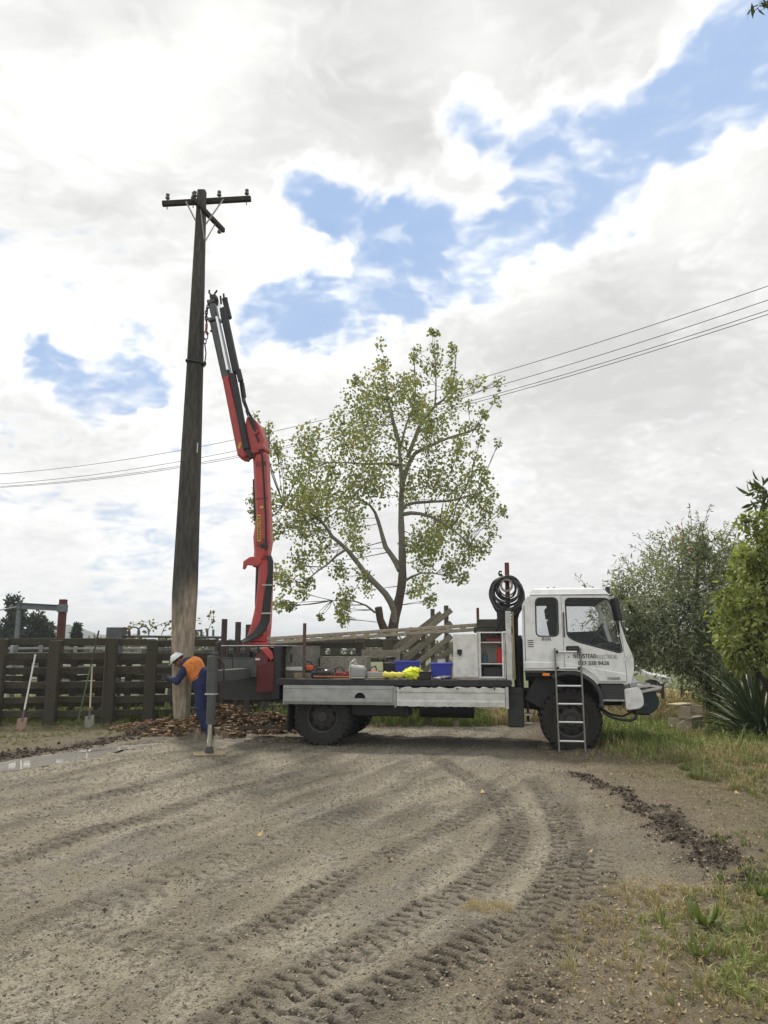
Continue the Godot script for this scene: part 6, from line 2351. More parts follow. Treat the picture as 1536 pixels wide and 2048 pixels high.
	for hd in [[wn, Vector3(-0.86, 0.30, -0.42).normalized(), Vector3(0.15, 0.0, -0.98), 1.0], [wf, Vector3(-0.75, 0.25, 0.62).normalized(), Vector3(-0.2, 0, 0.97), -1.0]]:
		var w: Vector3 = hd[0]
		var dir: Vector3 = hd[1]
		var palm: Vector3 = hd[2]
		palm = (palm - dir * palm.dot(dir)).normalized()
		var across := dir.cross(palm).normalized()
		f = Field.new(w - Vector3.ONE * 0.14 + dir * 0.06, w + Vector3.ONE * 0.14 + dir * 0.06, 0.006)
		f.bone(w, 0.033, w + dir * 0.03, 0.034, glove, 0.02)
		for k in 4:
			var off := across * (k - 1.5) * 0.022
			var ln: float = [0.062, 0.075, 0.07, 0.055][k]
			f.bone(w + dir * 0.02 + off * 0.7, 0.020, w + dir * 0.085 + off, 0.016, glove, 0.02)
			var a := w + dir * 0.085 + off
			var b := a + (dir * 0.8 + palm * 0.6).normalized() * ln * 0.55
			var c := b + (dir * 0.25 + palm).normalized() * ln * 0.5
			f.bone(a, 0.0115, b, 0.0105, glove, 0.005)
			f.bone(b, 0.0105, c, 0.009, glove, 0.005)
		var th: Vector3 = across * (0.035 * hd[3])
		f.bone(w + dir * 0.025 + th * 0.6, 0.016, w + dir * 0.06 + th * 1.5 + palm * 0.015, 0.0125, glove, 0.012)
		f.bone(w + dir * 0.06 + th * 1.5 + palm * 0.015, 0.0125, w + dir * 0.085 + th * 1.4 + palm * 0.04, 0.0105, glove, 0.005)
		f.net(g)
	var bm := mat("person", Color(1, 1, 1), 0.85, 0.0, noise_tex("folds", 0.012, 0.72, 1.0, 4), Vector3(2.5, 2.5, 2.5), 1.2)
	bm.albedo_color = Color(1, 1, 1)
	t.scale = Vector3.ONE * 1.07
	part("body", g, bm, t)
	# the vest over the upper back, open at the arms
	var vest := Color(1.0, 0.33, 0.075)
	f = Field.new(Vector3(-0.66, 0.7, -0.38), Vector3(0.26, 1.66, 0.38), 0.012)
	f.bone(waist + Vector3(0.0, -0.035, 0), 0.174, chest, 0.185, vest, 0.06, 0.82)
	f.bone(chest, 0.182, neck + Vector3(0.04, -0.05, 0), 0.138, vest, 0.06, 0.75)
	f.bone(sn + Vector3(0.01, 0.0, 0.0), 0.104, sf + Vector3(0.01, 0, 0), 0.104, vest, 0.06)
	g = G.new()
	var v := G.new()
	f.net(v)
	for i in range(0, v.v.size(), 3):
		var m := (v.v[i] + v.v[i + 1] + v.v[i + 2]) / 3.0
		# hem across the small of the back, and the collar
		var back := (neck - waist).normalized()
		var along := (m - waist).dot(back)
		if along < -0.03 or along > 0.36:
			continue
		if absf(m.z) > 0.30:
			continue
		for k in 3:
			g.v.append(v.v[i + k])
			g.n.append(v.n[i + k])
			g.c.append(v.c[i + k])
			g.uv.append(Vector2.ZERO)
	for i in range(0, g.v.size()):
		var al := (g.v[i] - waist).dot((neck - waist).normalized())
		if al > 0.005 and al < 0.04:
			g.c[i] = Color(0.62, 0.20, 0.05)
	part("vest", g, bm, t, "fluorescent orange vest")
	# the hard hat, on the crown
	g = G.new()
	g.col = Color(0.72, 0.73, 0.75)
	var dome := []
	for i in 10:
		var a := PI / 2 * i / 9
		dome.append(Vector2(0.118 * cos(a), 0.105 * sin(a)))
	var hx := Transform3D(hb.rotated(side, -0.15), head + hb * Vector3(0, 0.05, 0.0))
	g.lathe(dome, Transform3D(hx.basis * Basis.from_scale(Vector3(0.92, 1, 1.12)), hx.origin), 22)
	g.lathe([Vector2(0.118, -0.004), Vector2(0.14, -0.010), Vector2(0.14, 0.0), Vector2(0.117, 0.008)], Transform3D(hx.basis * Basis.from_scale(Vector3(0.92, 1, 1.16)), hx.origin), 22)
	g.box(hx * Vector3(0, -0.008, 0.15), Vector3(0.15, 0.008, 0.07), hx.basis, 0.003)
	g.bar(hx * Vector3(0, 0.098, 0.07), hx * Vector3(0, 0.098, -0.08), 0.03, 0.018, hx.basis.y, 0.006)
	part("hard_hat", g, mat("hat white", Color(1, 1, 1), 0.35), t)
	g = G.new()
	g.col = Color(0.05, 0.03, 0.02)
	g.lathe([Vector2(0.098, -0.05), Vector2(0.103, 0.0), Vector2(0.1, 0.02)], Transform3D(hx.basis * Basis.from_scale(Vector3(0.92, 1, 1.1)), hx.origin - hx.basis.z * 0.012), 18)
	part("hair", g, mat("hair", Color(1, 1, 1), 0.9), t)


# ---------------------------------------------------------------- trees, shrubs and grass
func leaf_mesh(w: float, l: float, fold := 0.25, droop := 0.15) -> Mesh:
	var g := G.new()
	var a := Vector3.ZERO
	var b := Vector3(0, l, -droop * l)
	for s in [-1.0, 1.0]:
		var p := Vector3(w * 0.5 * s, l * 0.35, fold * w * 0.5)
		var q := Vector3(w * 0.36 * s, l * 0.7, fold * w * 0.3 - droop * l * 0.4)
		var m := Vector3(0, l * 0.5, 0)
		if s > 0:
			g.tri(a, p, m)
			g.tri(p, q, m)
			g.tri(q, b, m)
		else:
			g.tri(a, m, p)
			g.tri(p, m, q)
			g.tri(q, m, b)
	return g.mesh()


func leaf_mat(key: String) -> StandardMaterial3D:
	var m := mat(key, Color(1, 1, 1), 0.55)
	m.albedo_color = Color(1, 1, 1)
	m.backlight_enabled = true
	m.backlight = Color(0.8, 0.85, 0.5)
	return m


func any_dir(r: RandomNumberGenerator) -> Vector3:
	var z := r.randf_range(-1, 1)
	var a := r.randf() * TAU
	var k := sqrt(1.0 - z * z)
	return Vector3(cos(a) * k, z, sin(a) * k)


# a basis whose y points along d, turned at random about it
func aim(d: Vector3, r: RandomNumberGenerator) -> Basis:
	var y := d.normalized()
	var x := y.cross(any_dir(r)).normalized()
	return Basis(x, y, x.cross(y)).rotated(y, r.randf() * TAU)


func limb(g: G, pts: Array, r0: float, r1: float, sides := 8) -> void:
	# smoothed through its points
	var c := Curve3D.new()
	for i in pts.size():
		var t: Vector3 = (pts[mini(i + 1, pts.size() - 1)] - pts[maxi(i - 1, 0)]) / 6.0
		c.add_point(pts[i], -t, t)
	var l := c.get_baked_length()
	var n := maxi(3, int(l / 0.35))
	var p := []
	var r := []
	for i in n + 1:
		p.append(c.sample_baked(l * i / n, true))
		r.append(lerpf(r0, r1, float(i) / n) * (1.0 + 0.06 * sin(i * 2.3)))
	g.tube(p, r, sides)


func make_poplar() -> void:
	var base := Vector3(0.36, 0, -28.0)
	var t := thing("poplar_tree", "tall sparse poplar tree with yellowing leaves behind the truck tray", "tree", base)
	var r := RandomNumberGenerator.new()
	r.seed = 77
	var H := [[0.25, 0.05, 0.35, 0.06, -28.0, 0.27, 1.54, -28.0, 0.29, 2.25, -28.0, 0.4, 2.93, -28.0, 0.58, 3.68, -28.0, 0.67, 4.37, -28.0, 0.66, 5.51, -28.0, 0.63, 6.65, -28.0, 0.65, 7.98, -28.0, 0.55, 9.4, -28.0], [0.09, 0.03, 0.55, 9.4, -28.0, 0.38, 10.05, -27.9, 0.15, 11.0, -27.8, 0.0, 11.95, -27.7], [0.1, 0.03, 0.65, 7.67, -28.0, 0.88, 8.46, -28.1, 1.19, 9.05, -28.2, 1.71, 9.33, -28.3, 2.21, 9.59, -28.4, 2.82, 9.83, -28.5, 3.47, 10.06, -28.6], [0.085, 0.015, 0.88, 8.82, -28.0, 1.13, 9.48, -27.94, 1.39, 10.13, -27.89, 1.69, 10.46, -27.83, 1.92, 10.77, -27.77, 2.26, 11.01, -27.71, 2.58, 11.54, -27.66, 2.73, 12.71, -27.6], [0.14, 0.025, 0.32, 2.39, -28.0, 0.38, 2.98, -27.9, 0.25, 3.4, -27.8, 0.04, 3.72, -27.7, -0.29, 4.05, -27.6, -0.63, 4.38, -27.5, -1.0, 4.86, -27.4, -1.38, 5.31, -27.3, -1.61, 5.5, -27.2, -1.82, 5.66, -27.1, -2.19, 6.19, -27.0, -2.63, 6.49, -26.9, -3.55, 6.76, -26.8], [0.17, 0.13, 0.27, 2.16, -28.0, 0.04, 2.39, -27.83, -0.11, 2.68, -27.67, -0.2, 3.21, -27.5], [0.12, 0.03, 0.58, 4.59, -28.0, 0.51, 4.77, -28.11, 0.3, 5.13, -28.22, 0.07, 5.45, -28.33, -0.07, 5.95, -28.44, -0.19, 6.4, -28.56, -0.34, 6.85, -28.67, -0.53, 7.14, -28.78, -0.88, 7.37, -28.89, -1.15, 7.45, -29.0], [0.08, 0.02, 0.65, 6.65, -28.0, 1.05, 6.68, -27.83, 1.55, 6.57, -27.67, 2.03, 6.32, -27.5, 2.41, 6.02, -27.33, 2.8, 5.67, -27.17, 3.04, 5.38, -27.0], [0.07, 0.02, 0.67, 6.82, -28.0, 0.88, 7.08, -28.2, 1.6, 7.2, -28.4, 2.12, 7.26, -28.6, 2.56, 7.33, -28.8, 3.31, 7.59, -29.0, 3.72, 7.73, -29.2], [0.05, 0.015, -1.38, 5.2, -27.0, -1.68, 4.97, -26.84, -2.07, 4.56, -26.68, -2.3, 4.41, -26.52, -2.54, 4.17, -26.36, -2.86, 3.98, -26.2], [0.04, 0.012, -0.32, 3.03, -27.5, -0.53, 3.2, -27.32, -0.84, 3.36, -27.15, -1.36, 3.44, -26.98, -1.79, 3.41, -26.8], [0.06, 0.02, 0.54, 8.53, -28.0, 0.04, 8.65, -28.25, -0.72, 8.69, -28.5, -1.5, 8.81, -28.75, -2.19, 8.87, -29.0], [0.05, 0.015, 0.69, 4.14, -28.0, 1.12, 4.39, -27.73, 1.56, 4.45, -27.47, 2.07, 4.33, -27.2], [0.035, 0.012, 1.91, 10.75, -27.7, 1.95, 11.5, -27.55, 1.92, 12.83, -27.4], [0.05, 0.012, 0.6, 9.11, -28.0, 0.84, 10.13, -28.17, 1.19, 11.18, -28.33, 1.17, 12.86, -28.5]]
	var bark := mat("poplar bark", Color(1, 1, 1), 0.95, 0.0, noise_tex("bark", 0.03, 0.5, 1.0, 4), Vector3(1.5, 0.6, 1.5), 1.2)
	bark.albedo_color = Color(1, 1, 1)
	var lines := []
	for k in H.size():
		var l: Array = H[k]
		var pts := []
		for i in range(2, l.size(), 3):
			pts.append(Vector3(l[i], l[i + 1], l[i + 2]) - base)
		var g := G.new()
		g.col = Color(0.19, 0.145, 0.11) if k in [0, 5] else Color(0.42, 0.39, 0.32)
		limb(g, pts, l[0], l[1], 10)
		if k == 0:
			for i in g.c.size():
				g.c[i] = Color(0.19, 0.145, 0.11).lerp(Color(0.42, 0.39, 0.32), smoothstep(3.6, 6.0, g.v[i].y))
		part("trunk" if k == 0 else "limb", g, bark, t)
		lines.append(pts)
	# clumps of leaves on twigs that spring from the nearest limb
	var C := [1.92, 13.28, 0.26, 1.92, 12.47, 0.37, 2.63, 13.07, 0.26, 2.62, 12.16, 0.4, 1.09, 12.67, 0.26, 1.09, 11.86, 0.42, -0.06, 12.37, 0.29, -0.06, 11.66, 0.52, 0.61, 11.27, 0.61, -0.63, 11.27, 0.44, -1.01, 10.87, 0.28, 1.56, 11.27, 0.55, 2.61, 11.27, 0.52, 3.27, 11.07, 0.33, 3.83, 10.77, 0.33, 3.72, 10.18, 0.24, 3.06, 10.08, 0.29, 2.12, 10.28, 0.55, 1.17, 10.28, 0.66, 0.04, 10.47, 0.77, -0.91, 10.08, 0.7, -1.47, 9.5, 0.7, -0.53, 9.11, 0.85, 0.6, 9.11, 0.63, 1.73, 9.01, 0.7, 2.57, 8.82, 0.55, 3.41, 8.72, 0.37, 3.78, 8.63, 0.22, -4.2, 9.5, 0.29, -3.99, 8.92, 0.44, -3.7, 8.34, 0.52, -2.78, 9.01, 0.48, -2.95, 8.15, 0.7, -2.02, 8.53, 0.77, -2.19, 7.58, 0.85, -3.3, 7.2, 0.66, -4.23, 7.2, 0.44, -4.87, 7.01, 0.29, -4.58, 6.44, 0.26, -3.84, 6.26, 0.44, -3.09, 6.07, 0.66, -2.36, 6.44, 0.74, -1.27, 7.77, 0.85, -1.26, 6.63, 0.74, -0.33, 7.58, 0.74, 0.97, 7.77, 0.7, 1.9, 7.77, 0.74, 2.83, 7.77, 0.7, 3.57, 7.58, 0.48, 4.12, 7.39, 0.22, 3.55, 6.63, 0.52, 4.0, 6.26, 0.28, 2.81, 6.63, 0.74, 1.88, 6.44, 0.66, 1.32, 5.7, 0.63, 2.06, 5.51, 0.66, 2.97, 5.51, 0.52, 3.71, 5.51, 0.37, 2.41, 4.78, 0.44, 2.96, 4.96, 0.33, 2.86, 4.23, 0.24, 1.5, 4.78, 0.55, 1.22, 3.96, 0.4, 1.67, 3.5, 0.26, -0.88, 5.51, 0.48, -1.61, 4.69, 0.4, -0.69, 4.23, 0.37, -1.41, 3.59, 0.4, -3.07, 4.78, 0.48, -3.61, 4.23, 0.48, -3.05, 3.78, 0.37, -3.77, 3.32, 0.33, -2.69, 4.14, 0.26, -1.41, 2.87, 0.29, -1.5, 3.23, 0.33, -2.26, 2.87, 0.13, -2.71, 5.33, 0.4, -2.35, 5.79, 0.48, -3.31, 3.23, 0.22]
	var xfs := []
	var cols := []
	var tw := G.new()
	tw.col = Color(0.24, 0.21, 0.165)
	for i in range(0, C.size(), 3):
		for copy in 3:
			var rad: float = C[i + 2] * (1.0 if copy == 0 else 0.85)
			var c := Vector3(C[i], C[i + 1], 0) - Vector3(base.x, 0, 0)
			var spread := 3.6 * sqrt(maxf(0.08, 1.0 - pow((C[i + 1] - 7.2) / 6.6, 2.0)))
			c.z = r.randf_range(-spread, spread) * (0.35 if copy == 0 else 1.0)
			if copy:
				c += Vector3(r.randf_range(-1, 1), r.randf_range(-1, 1), 0) * rad * 0.6
			var best := Vector3.ZERO
			var bd := 1e9
			for l in lines:
				for j in range(1, l.size()):
					for f in [0.0, 0.5]:
						var q: Vector3 = l[j].lerp(l[j - 1], f)
						var dd := q.distance_to(c) + maxf(0.0, q.y - c.y) * 1.5
						if dd < bd:
							bd = dd
							best = q
			var mid := best.lerp(c, 0.55) + Vector3(r.randf_range(-0.2, 0.2), -0.04 * bd + 0.05, r.randf_range(-0.2, 0.2))
			var top := c + Vector3(r.randf_range(-0.1, 0.1), rad * 0.8, 0)
			limb(tw, [best, mid, c, top], 0.009 + 0.003 * bd, 0.004, 5)
			for k in 4:
				var e := c + any_dir(r) * rad * 0.9
				limb(tw, [mid.lerp(c, r.randf_range(0.3, 0.9)), c.lerp(e, 0.4) + Vector3(0, 0.05, 0), e], 0.008, 0.003, 4)
			var n := int(112.0 * rad * rad / 0.36) + 13
			var tone := r.randf()
			for k in n:
				var p := c + any_dir(r) * rad * pow(r.randf(), 0.5) * Vector3(1, 1.15, 1)
				var d := (Vector3(r.randf_range(-1, 1), r.randf_range(-1.4, 0.3), r.randf_range(-1, 1)))
				var s := r.randf_range(0.7, 1.25)
				xfs.append(Transform3D(aim(d, r).scaled(Vector3.ONE * s), p))
				var col := Color(0.20, 0.24, 0.10).lerp(Color(0.38, 0.385, 0.17), clampf(tone * 0.7 + r.randf_range(-0.2, 0.45), 0, 1))
				if r.randf() < 0.06:
					col = Color(0.45, 0.33, 0.08)
				cols.append(col * r.randf_range(0.75, 1.15))
	var o := part("twigs", tw, bark, t)
	o.set_meta("kind", "stuff")
	many("leaves", leaf_mesh(0.10, 0.11), leaf_mat("poplar leaf"), xfs, cols, t)


# foliage through a set of blobs (x, y, z, rx, ry, rz), denser towards their skins
func foliage(blobs_: Array, n: int, r: RandomNumberGenerator, sizes: Vector2, dark: Color, light: Color, outward: float, droop: float, fn: FastNoiseLite) -> Array:
	var xfs := []
	var cols := []
	var vol := 0.0
	for b in blobs_:
		vol += b[3] * b[4] + b[4] * b[5] + b[3] * b[5]
	for b in blobs_:
		var k := int(n * (b[3] * b[4] + b[4] * b[5] + b[3] * b[5]) / vol)
		var c := Vector3(b[0], b[1], b[2])
		for i in k:
			var d := any_dir(r)
			var rough := 1.0 + 0.65 * fn.get_noise_3dv(c + d * b[3])
			var q := pow(r.randf(), 0.28) * rough
			if r.randf() < 0.05:
				q *= r.randf_range(1.0, 1.25)
			var p := c + Vector3(d.x * b[3], d.y * b[4], d.z * b[5]) * q
			if fn.get_noise_3dv(p * 2.3 + Vector3(50, 0, 0)) < -0.22:
				continue
			var face := (d * outward + any_dir(r) + Vector3(0, -droop, 0)).normalized()
			var tone := clampf(0.5 + 1.1 * fn.get_noise_3dv(p * 1.4 + Vector3(0, 90, 0)) + r.randf_range(-0.3, 0.3), 0, 1)
			xfs.append(Transform3D(aim(face, r).scaled(Vector3.ONE * r.randf_range(sizes.x, sizes.y)), p))
			cols.append(dark.lerp(light, tone))
	return [xfs, cols]


func make_right_plants() -> void:
	var r := RandomNumberGenerator.new()
	r.seed = 31
	var bark := mat("dark bark", Color(0.05, 0.042, 0.034), 0.95, 0.0, noise_tex("bark", 0.03, 0.5, 1.0, 4), Vector3(2, 0.8, 2), 0.8)
	# bottlebrush behind the cab
	var t := thing("bottlebrush_tree", "broad grey green bottlebrush tree with a few red flowers behind the cab", "tree", Vector3(7.6, 0, -19.6))
	for l in [[Vector3(0.5, -0.1, 0), Vector3(0.35, 0.9, 0.1), Vector3(-0.5, 1.9, 0.0), Vector3(-1.3, 2.6, 0.3), Vector3(-1.8, 3.2, 0.2)], [Vector3(0.45, 0.4, 0), Vector3(0.4, 1.5, 0), Vector3(0.4, 2.6, -0.2), Vector3(0.5, 4.2, -0.1)], [Vector3(0.5, 0.3, 0), Vector3(0.9, 1.2, 0.3), Vector3(1.5, 2.2, 0.3), Vector3(1.8, 3.0, 0.2)]]:
		var g := G.new()
		limb(g, l, 0.13, 0.03, 8)
		part("limb", g, bark, t)
	var bl := [[-1.6, 2.35, 0.2, 0.95, 0.85, 0.9], [-0.9, 3.05, 0.1, 1.1, 0.95, 1.0], [0.1, 3.75, 0.0, 1.1, 0.85, 1.0], [0.9, 3.3, 0.1, 1.2, 1.2, 1.1], [0.3, 2.5, 0.6, 1.4, 1.0, 0.9], [-0.6, 2.0, 0.5, 1.2, 0.75, 0.9], [-1.9, 1.85, 0.4, 0.7, 0.6, 0.7], [1.2, 2.0, 0.3, 1.3, 1.1, 1.0], [0.4, 4.35, -0.1, 0.6, 0.45, 0.6], [0.6, 1.2, 0.4, 1.3, 0.8, 0.8], [2.2, 3.2, -0.3, 1.0, 1.3, 1.0], [0.9, 0.8, 0.5, 0.9, 0.6, 0.7], [-0.6, 1.65, 0.8, 1.0, 0.45, 0.6], [0.3, 1.5, 0.9, 0.9, 0.5, 0.5], [0.7, 2.3, 0.9, 0.9, 0.6, 0.5], [-1.2, 2.6, 0.7, 0.8, 0.6, 0.5], [1.6, 1.0, 0.4, 0.9, 0.8, 0.7], [-1.4, 1.75, 0.7, 0.7, 0.6, 0.6], [0.9, 4.2, 0, 0.6, 0.4, 0.5]]
	var fo := foliage(bl, 52000, r, Vector2(0.7, 1.4), Color(0.12, 0.135, 0.09), Color(0.38, 0.41, 0.27), 0.6, 0.2, fnl(301, 0.9, 3))
	many("leaves", leaf_mesh(0.028, 0.13, 0.1, 0.1), leaf_mat("bottlebrush leaf"), fo[0], fo[1], t)
	var sprays := []
	var sc := []
	var tg := G.new()
	for i in 46:
		var b: Array = bl[[0, 0, 1, 2, 7, 7, 7, 3, 10, 8][i % 10]]
		var d := any_dir(r)
		d.y = absf(d.y) * 0.9 + 0.2
		d = d.normalized()
		var p := Vector3(b[0], b[1], b[2]) + Vector3(d.x * b[3], d.y * b[4], d.z * b[5]) * 0.85
		var e := p + (d + Vector3(0, 0.35, 0)) * r.randf_range(0.3, 0.75)
		limb(tg, [p, p.lerp(e, 0.5) + Vector3(0, 0.05, 0), e], 0.008, 0.003, 4)
		for k in 26:
			var f := r.randf()
			var q := p.lerp(e, f) + any_dir(r) * 0.05
			sprays.append(Transform3D(aim((d + any_dir(r) * 1.1), r).scaled(Vector3.ONE * r.randf_range(0.6, 1.1)), q))
			sc.append(Color(0.08, 0.10, 0.055).lerp(Color(0.18, 0.2, 0.12), r.randf()))
	part("twigs", tg, bark, t).set_meta("kind", "stuff")
	many("leaves", leaf_mesh(0.028, 0.13, 0.1, 0.1), leaf_mat("bottlebrush leaf"), sprays, sc, t)
	for p in [Vector3(-0.35, 4.45, 0.5), Vector3(-0.15, 4.75, 0.4), Vector3(-0.05, 4.15, 0.75), Vector3(-0.2, 4.5, 0.6)]:
		var g := G.new()
		for k in 40:
			var d := any_dir(r)
			d.y *= 0.3
			var q := Vector3(0, r.randf_range(-0.05, 0.05), 0)
			g.bar(q, q + d.normalized() * 0.035, 0.004, 0.004, Vector3.UP, 0.0)
		part("flower", g, mat("bottlebrush red", Color(0.55, 0.02, 0.02), 0.6), t).position = p
	# the bright green shrub in front of it
	t = thing("green_shrub", "bright yellow green leafy shrub overhanging at the right edge", "shrub", Vector3(7.3, 0, -14.6))
	for l in [[Vector3(0.1, -0.1, 0), Vector3(0.0, 0.9, 0), Vector3(-0.4, 1.9, 0.1), Vector3(-0.6, 2.6, 0)], [Vector3(0.1, -0.1, 0), Vector3(0.3, 1.2, 0), Vector3(0.2, 2.6, 0), Vector3(0.3, 3.4, 0)], [Vector3(0.05, 0.2, 0.1), Vector3(-0.3, 1.0, 0.3), Vector3(-0.8, 1.8, 0.3)]]:
		var g := G.new()
		limb(g, l, 0.07, 0.02, 7)
		part("stem", g, bark, t)
	bl = [[-0.35, 2.65, 0.1, 0.62, 0.55, 0.6], [-0.75, 2.15, 0.1, 0.45, 0.5, 0.5], [0.1, 3.15, 0.0, 0.55, 0.5, 0.6], [-0.05, 2.2, 0.4, 0.7, 0.6, 0.5], [0.5, 3.7, 0, 0.5, 0.55, 0.5], [0.6, 2.7, 0.1, 0.8, 1.0, 0.7], [-0.4, 1.75, 0.2, 0.5, 0.4, 0.45], [-0.2, 3.35, 0.05, 0.5, 0.5, 0.5], [0.25, 4.0, 0.0, 0.55, 0.5, 0.5], [0.9, 1.5, 0.2, 0.6, 0.6, 0.6]]
	for i in 40:
		var b: Array = bl[i % 9]
		var d := any_dir(r)
		d.z = absf(d.z)
		var k := r.randf_range(0.12, 0.24)
		bl.append([b[0] + d.x * b[3] * 1.12, b[1] + d.y * b[4] * 1.12, b[2] + d.z * b[5] * 0.95, k, k * 0.9, k])
	fo = foliage(bl, 17000, r, Vector2(0.55, 1.35), Color(0.12, 0.15, 0.045), Color(0.43, 0.46, 0.15), 0.5, 0.5, fnl(302, 1.6, 3))
	many("leaves", leaf_mesh(0.055, 0.12, 0.3, 0.25), leaf_mat("shrub leaf"), fo[0], fo[1], t)
	# the darker, long leaved shoot above it
	t = thing("loquat_branch", "dark long leaved shoot rising above the bright green shrub", "shrub", Vector3(7.75, 0, -14.9))
	var g2 := G.new()
	limb(g2, [Vector3(0, -0.1, 0), Vector3(0.05, 2.0, 0), Vector3(0.0, 3.6, 0), Vector3(-0.1, 4.9, 0)], 0.06, 0.015, 7)
	part("stem", g2, bark, t)
	bl = [[-0.15, 4.75, 0, 0.28, 0.35, 0.3], [0.1, 4.3, 0, 0.42, 0.45, 0.4], [0.25, 3.8, 0.1, 0.5, 0.5, 0.4]]
	fo = foliage(bl, 620, r, Vector2(0.8, 1.4), Color(0.035, 0.05, 0.018), Color(0.10, 0.125, 0.04), 0.7, 0.5, fnl(303, 1.6, 3))
	many("leaves", leaf_mesh(0.06, 0.24, 0.2, 0.35), leaf_mat("loquat leaf"), fo[0], fo[1], t)
	# flax: straps that arch out of one crown
	t = thing("flax_bush", "dark green flax bush with long arching strap leaves at the right", "bush", Vector3(7.2, height_at(7.2, -15.2), -15.2))
	var fm := mat("flax leaf", Color(1, 1, 1), 0.4)
	fm.albedo_color = Color(1, 1, 1)
	fm.backlight_enabled = true
	fm.backlight = Color(0.25, 0.3, 0.2)
	var strap := func(az: float, el: float, l: float, w: float, bend: float) -> Mesh:
		var g := G.new()
		var hor := Vector3(cos(az), 0, sin(az))
		var sd := Vector3(-sin(az), 0, cos(az))
		var p := hor * r.randf_range(0.0, 0.22) + sd * r.randf_range(-0.15, 0.15)
		var e := el
		var pts := []
		for i in 9:
			var f := i / 8.0
			var ww := w * (0.6 + 0.4 * sin(minf(f * 2.2, 1.57))) * (1.0 - pow(f, 3.0))
			pts.append([p, ww, hor * -sin(e) + Vector3.UP * cos(e)])
			p += (hor * cos(e) + Vector3.UP * sin(e)) * l / 8.0
			e -= bend * (0.3 + f) / 8.0
		g.col = Color(0.04, 0.066, 0.032).lerp(Color(0.11, 0.15, 0.07), r.randf())
		if r.randf() < 0.08:
			g.col = Color(0.20, 0.16, 0.075)
		for i in 8:
			var a: Array = pts[i]
			var b: Array = pts[i + 1]
			for s in [-1.0, 1.0]:
				var o0: Vector3 = a[0] + sd * a[1] * s * 0.5 + a[2] * a[1] * 0.25
				var o1: Vector3 = b[0] + sd * b[1] * s * 0.5 + b[2] * b[1] * 0.25
				if s > 0:
					g.quad(a[0], b[0], o1, o0)
				else:
					g.quad(a[0], o0, o1, b[0])
		return g.mesh()
	for i in 290:
		var az := r.randf() * TAU
		var el := r.randf_range(0.25, 1.5)
		part("leaf", strap.call(az, el, lerpf(1.15, 2.15, el / 1.5) * r.randf_range(0.8, 1.05), r.randf_range(0.045, 0.078), r.randf_range(0.6, 2.0)), fm, t)
	# a twig of a nearer tree, in the top corner
	t = thing("overhanging_branch", "leafy branch tip hanging into the top right corner of the sky", "branch", Vector3(3.42, 7.5, -6.0))
	g2 = G.new()
	limb(g2, [Vector3(0.9, 0.35, 0.1), Vector3(0.4, 0.12, 0), Vector3(0.0, -0.02, 0), Vector3(-0.12, -0.10, 0)], 0.012, 0.004, 6)
	limb(g2, [Vector3(0.3, 0.08, 0), Vector3(0.18, -0.04, 0.03), Vector3(0.12, -0.12, 0.03)], 0.006, 0.003, 5)
	part("twig", g2, bark, t)
	var lm := leaf_mesh(0.028, 0.12, 0.2, 0.1)
	for i in 46:
		var f := r.randf()
		var p := Vector3(0.9, 0.35, 0.1).lerp(Vector3(-0.12, -0.10, 0), pow(f, 0.5)) + any_dir(r) * 0.04
		var o := part("leaf", lm, leaf_mat("corner leaf"), t)
		o.transform = Transform3D(aim(Vector3(r.randf_range(-1.0, 0.5), r.randf_range(-1.3, 0.2), r.randf_range(-0.5, 0.5)), r).scaled(Vector3.ONE * r.randf_range(0.7, 1.15)), p)
	leaf_mat("corner leaf").albedo_color = lin(0.055, 0.085, 0.03)


func conifer(called: String, label: String, at: Vector3, h: float, w: float, seed_: int) -> void:
	var r := RandomNumberGenerator.new()
	r.seed = seed_
	var t := thing(called, label, "tree", at)
	var g := G.new()
	limb(g, [Vector3(0, -0.2, 0), Vector3(0.05, h * 0.5, 0), Vector3(0, h * 0.95, 0)], 0.03 * h, 0.03, 7)
	part("trunk", g, mat("dark bark", Color(0.05, 0.042, 0.034), 0.95), t)
	var bl := []
	for i in 9:
		var f := i / 8.0
		bl.append([r.randf_range(-0.3, 0.3) * w, h * (0.18 + 0.74 * f), r.randf_range(-0.3, 0.3) * w, w * (0.62 - 0.34 * f) * r.randf_range(0.8, 1.2), h * 0.13, w * (0.6 - 0.34 * f)])
	var fo := foliage(bl, 5200, r, Vector2(0.7, 1.4), Color(0.022, 0.032, 0.018), Color(0.06, 0.075, 0.04), 0.5, 0.2, fnl(seed_, 2.2 / w, 3))
	many("foliage", leaf_mesh(0.16, 0.34, 0.3, 0.2), leaf_mat("conifer leaf"), fo[0], fo[1], t)


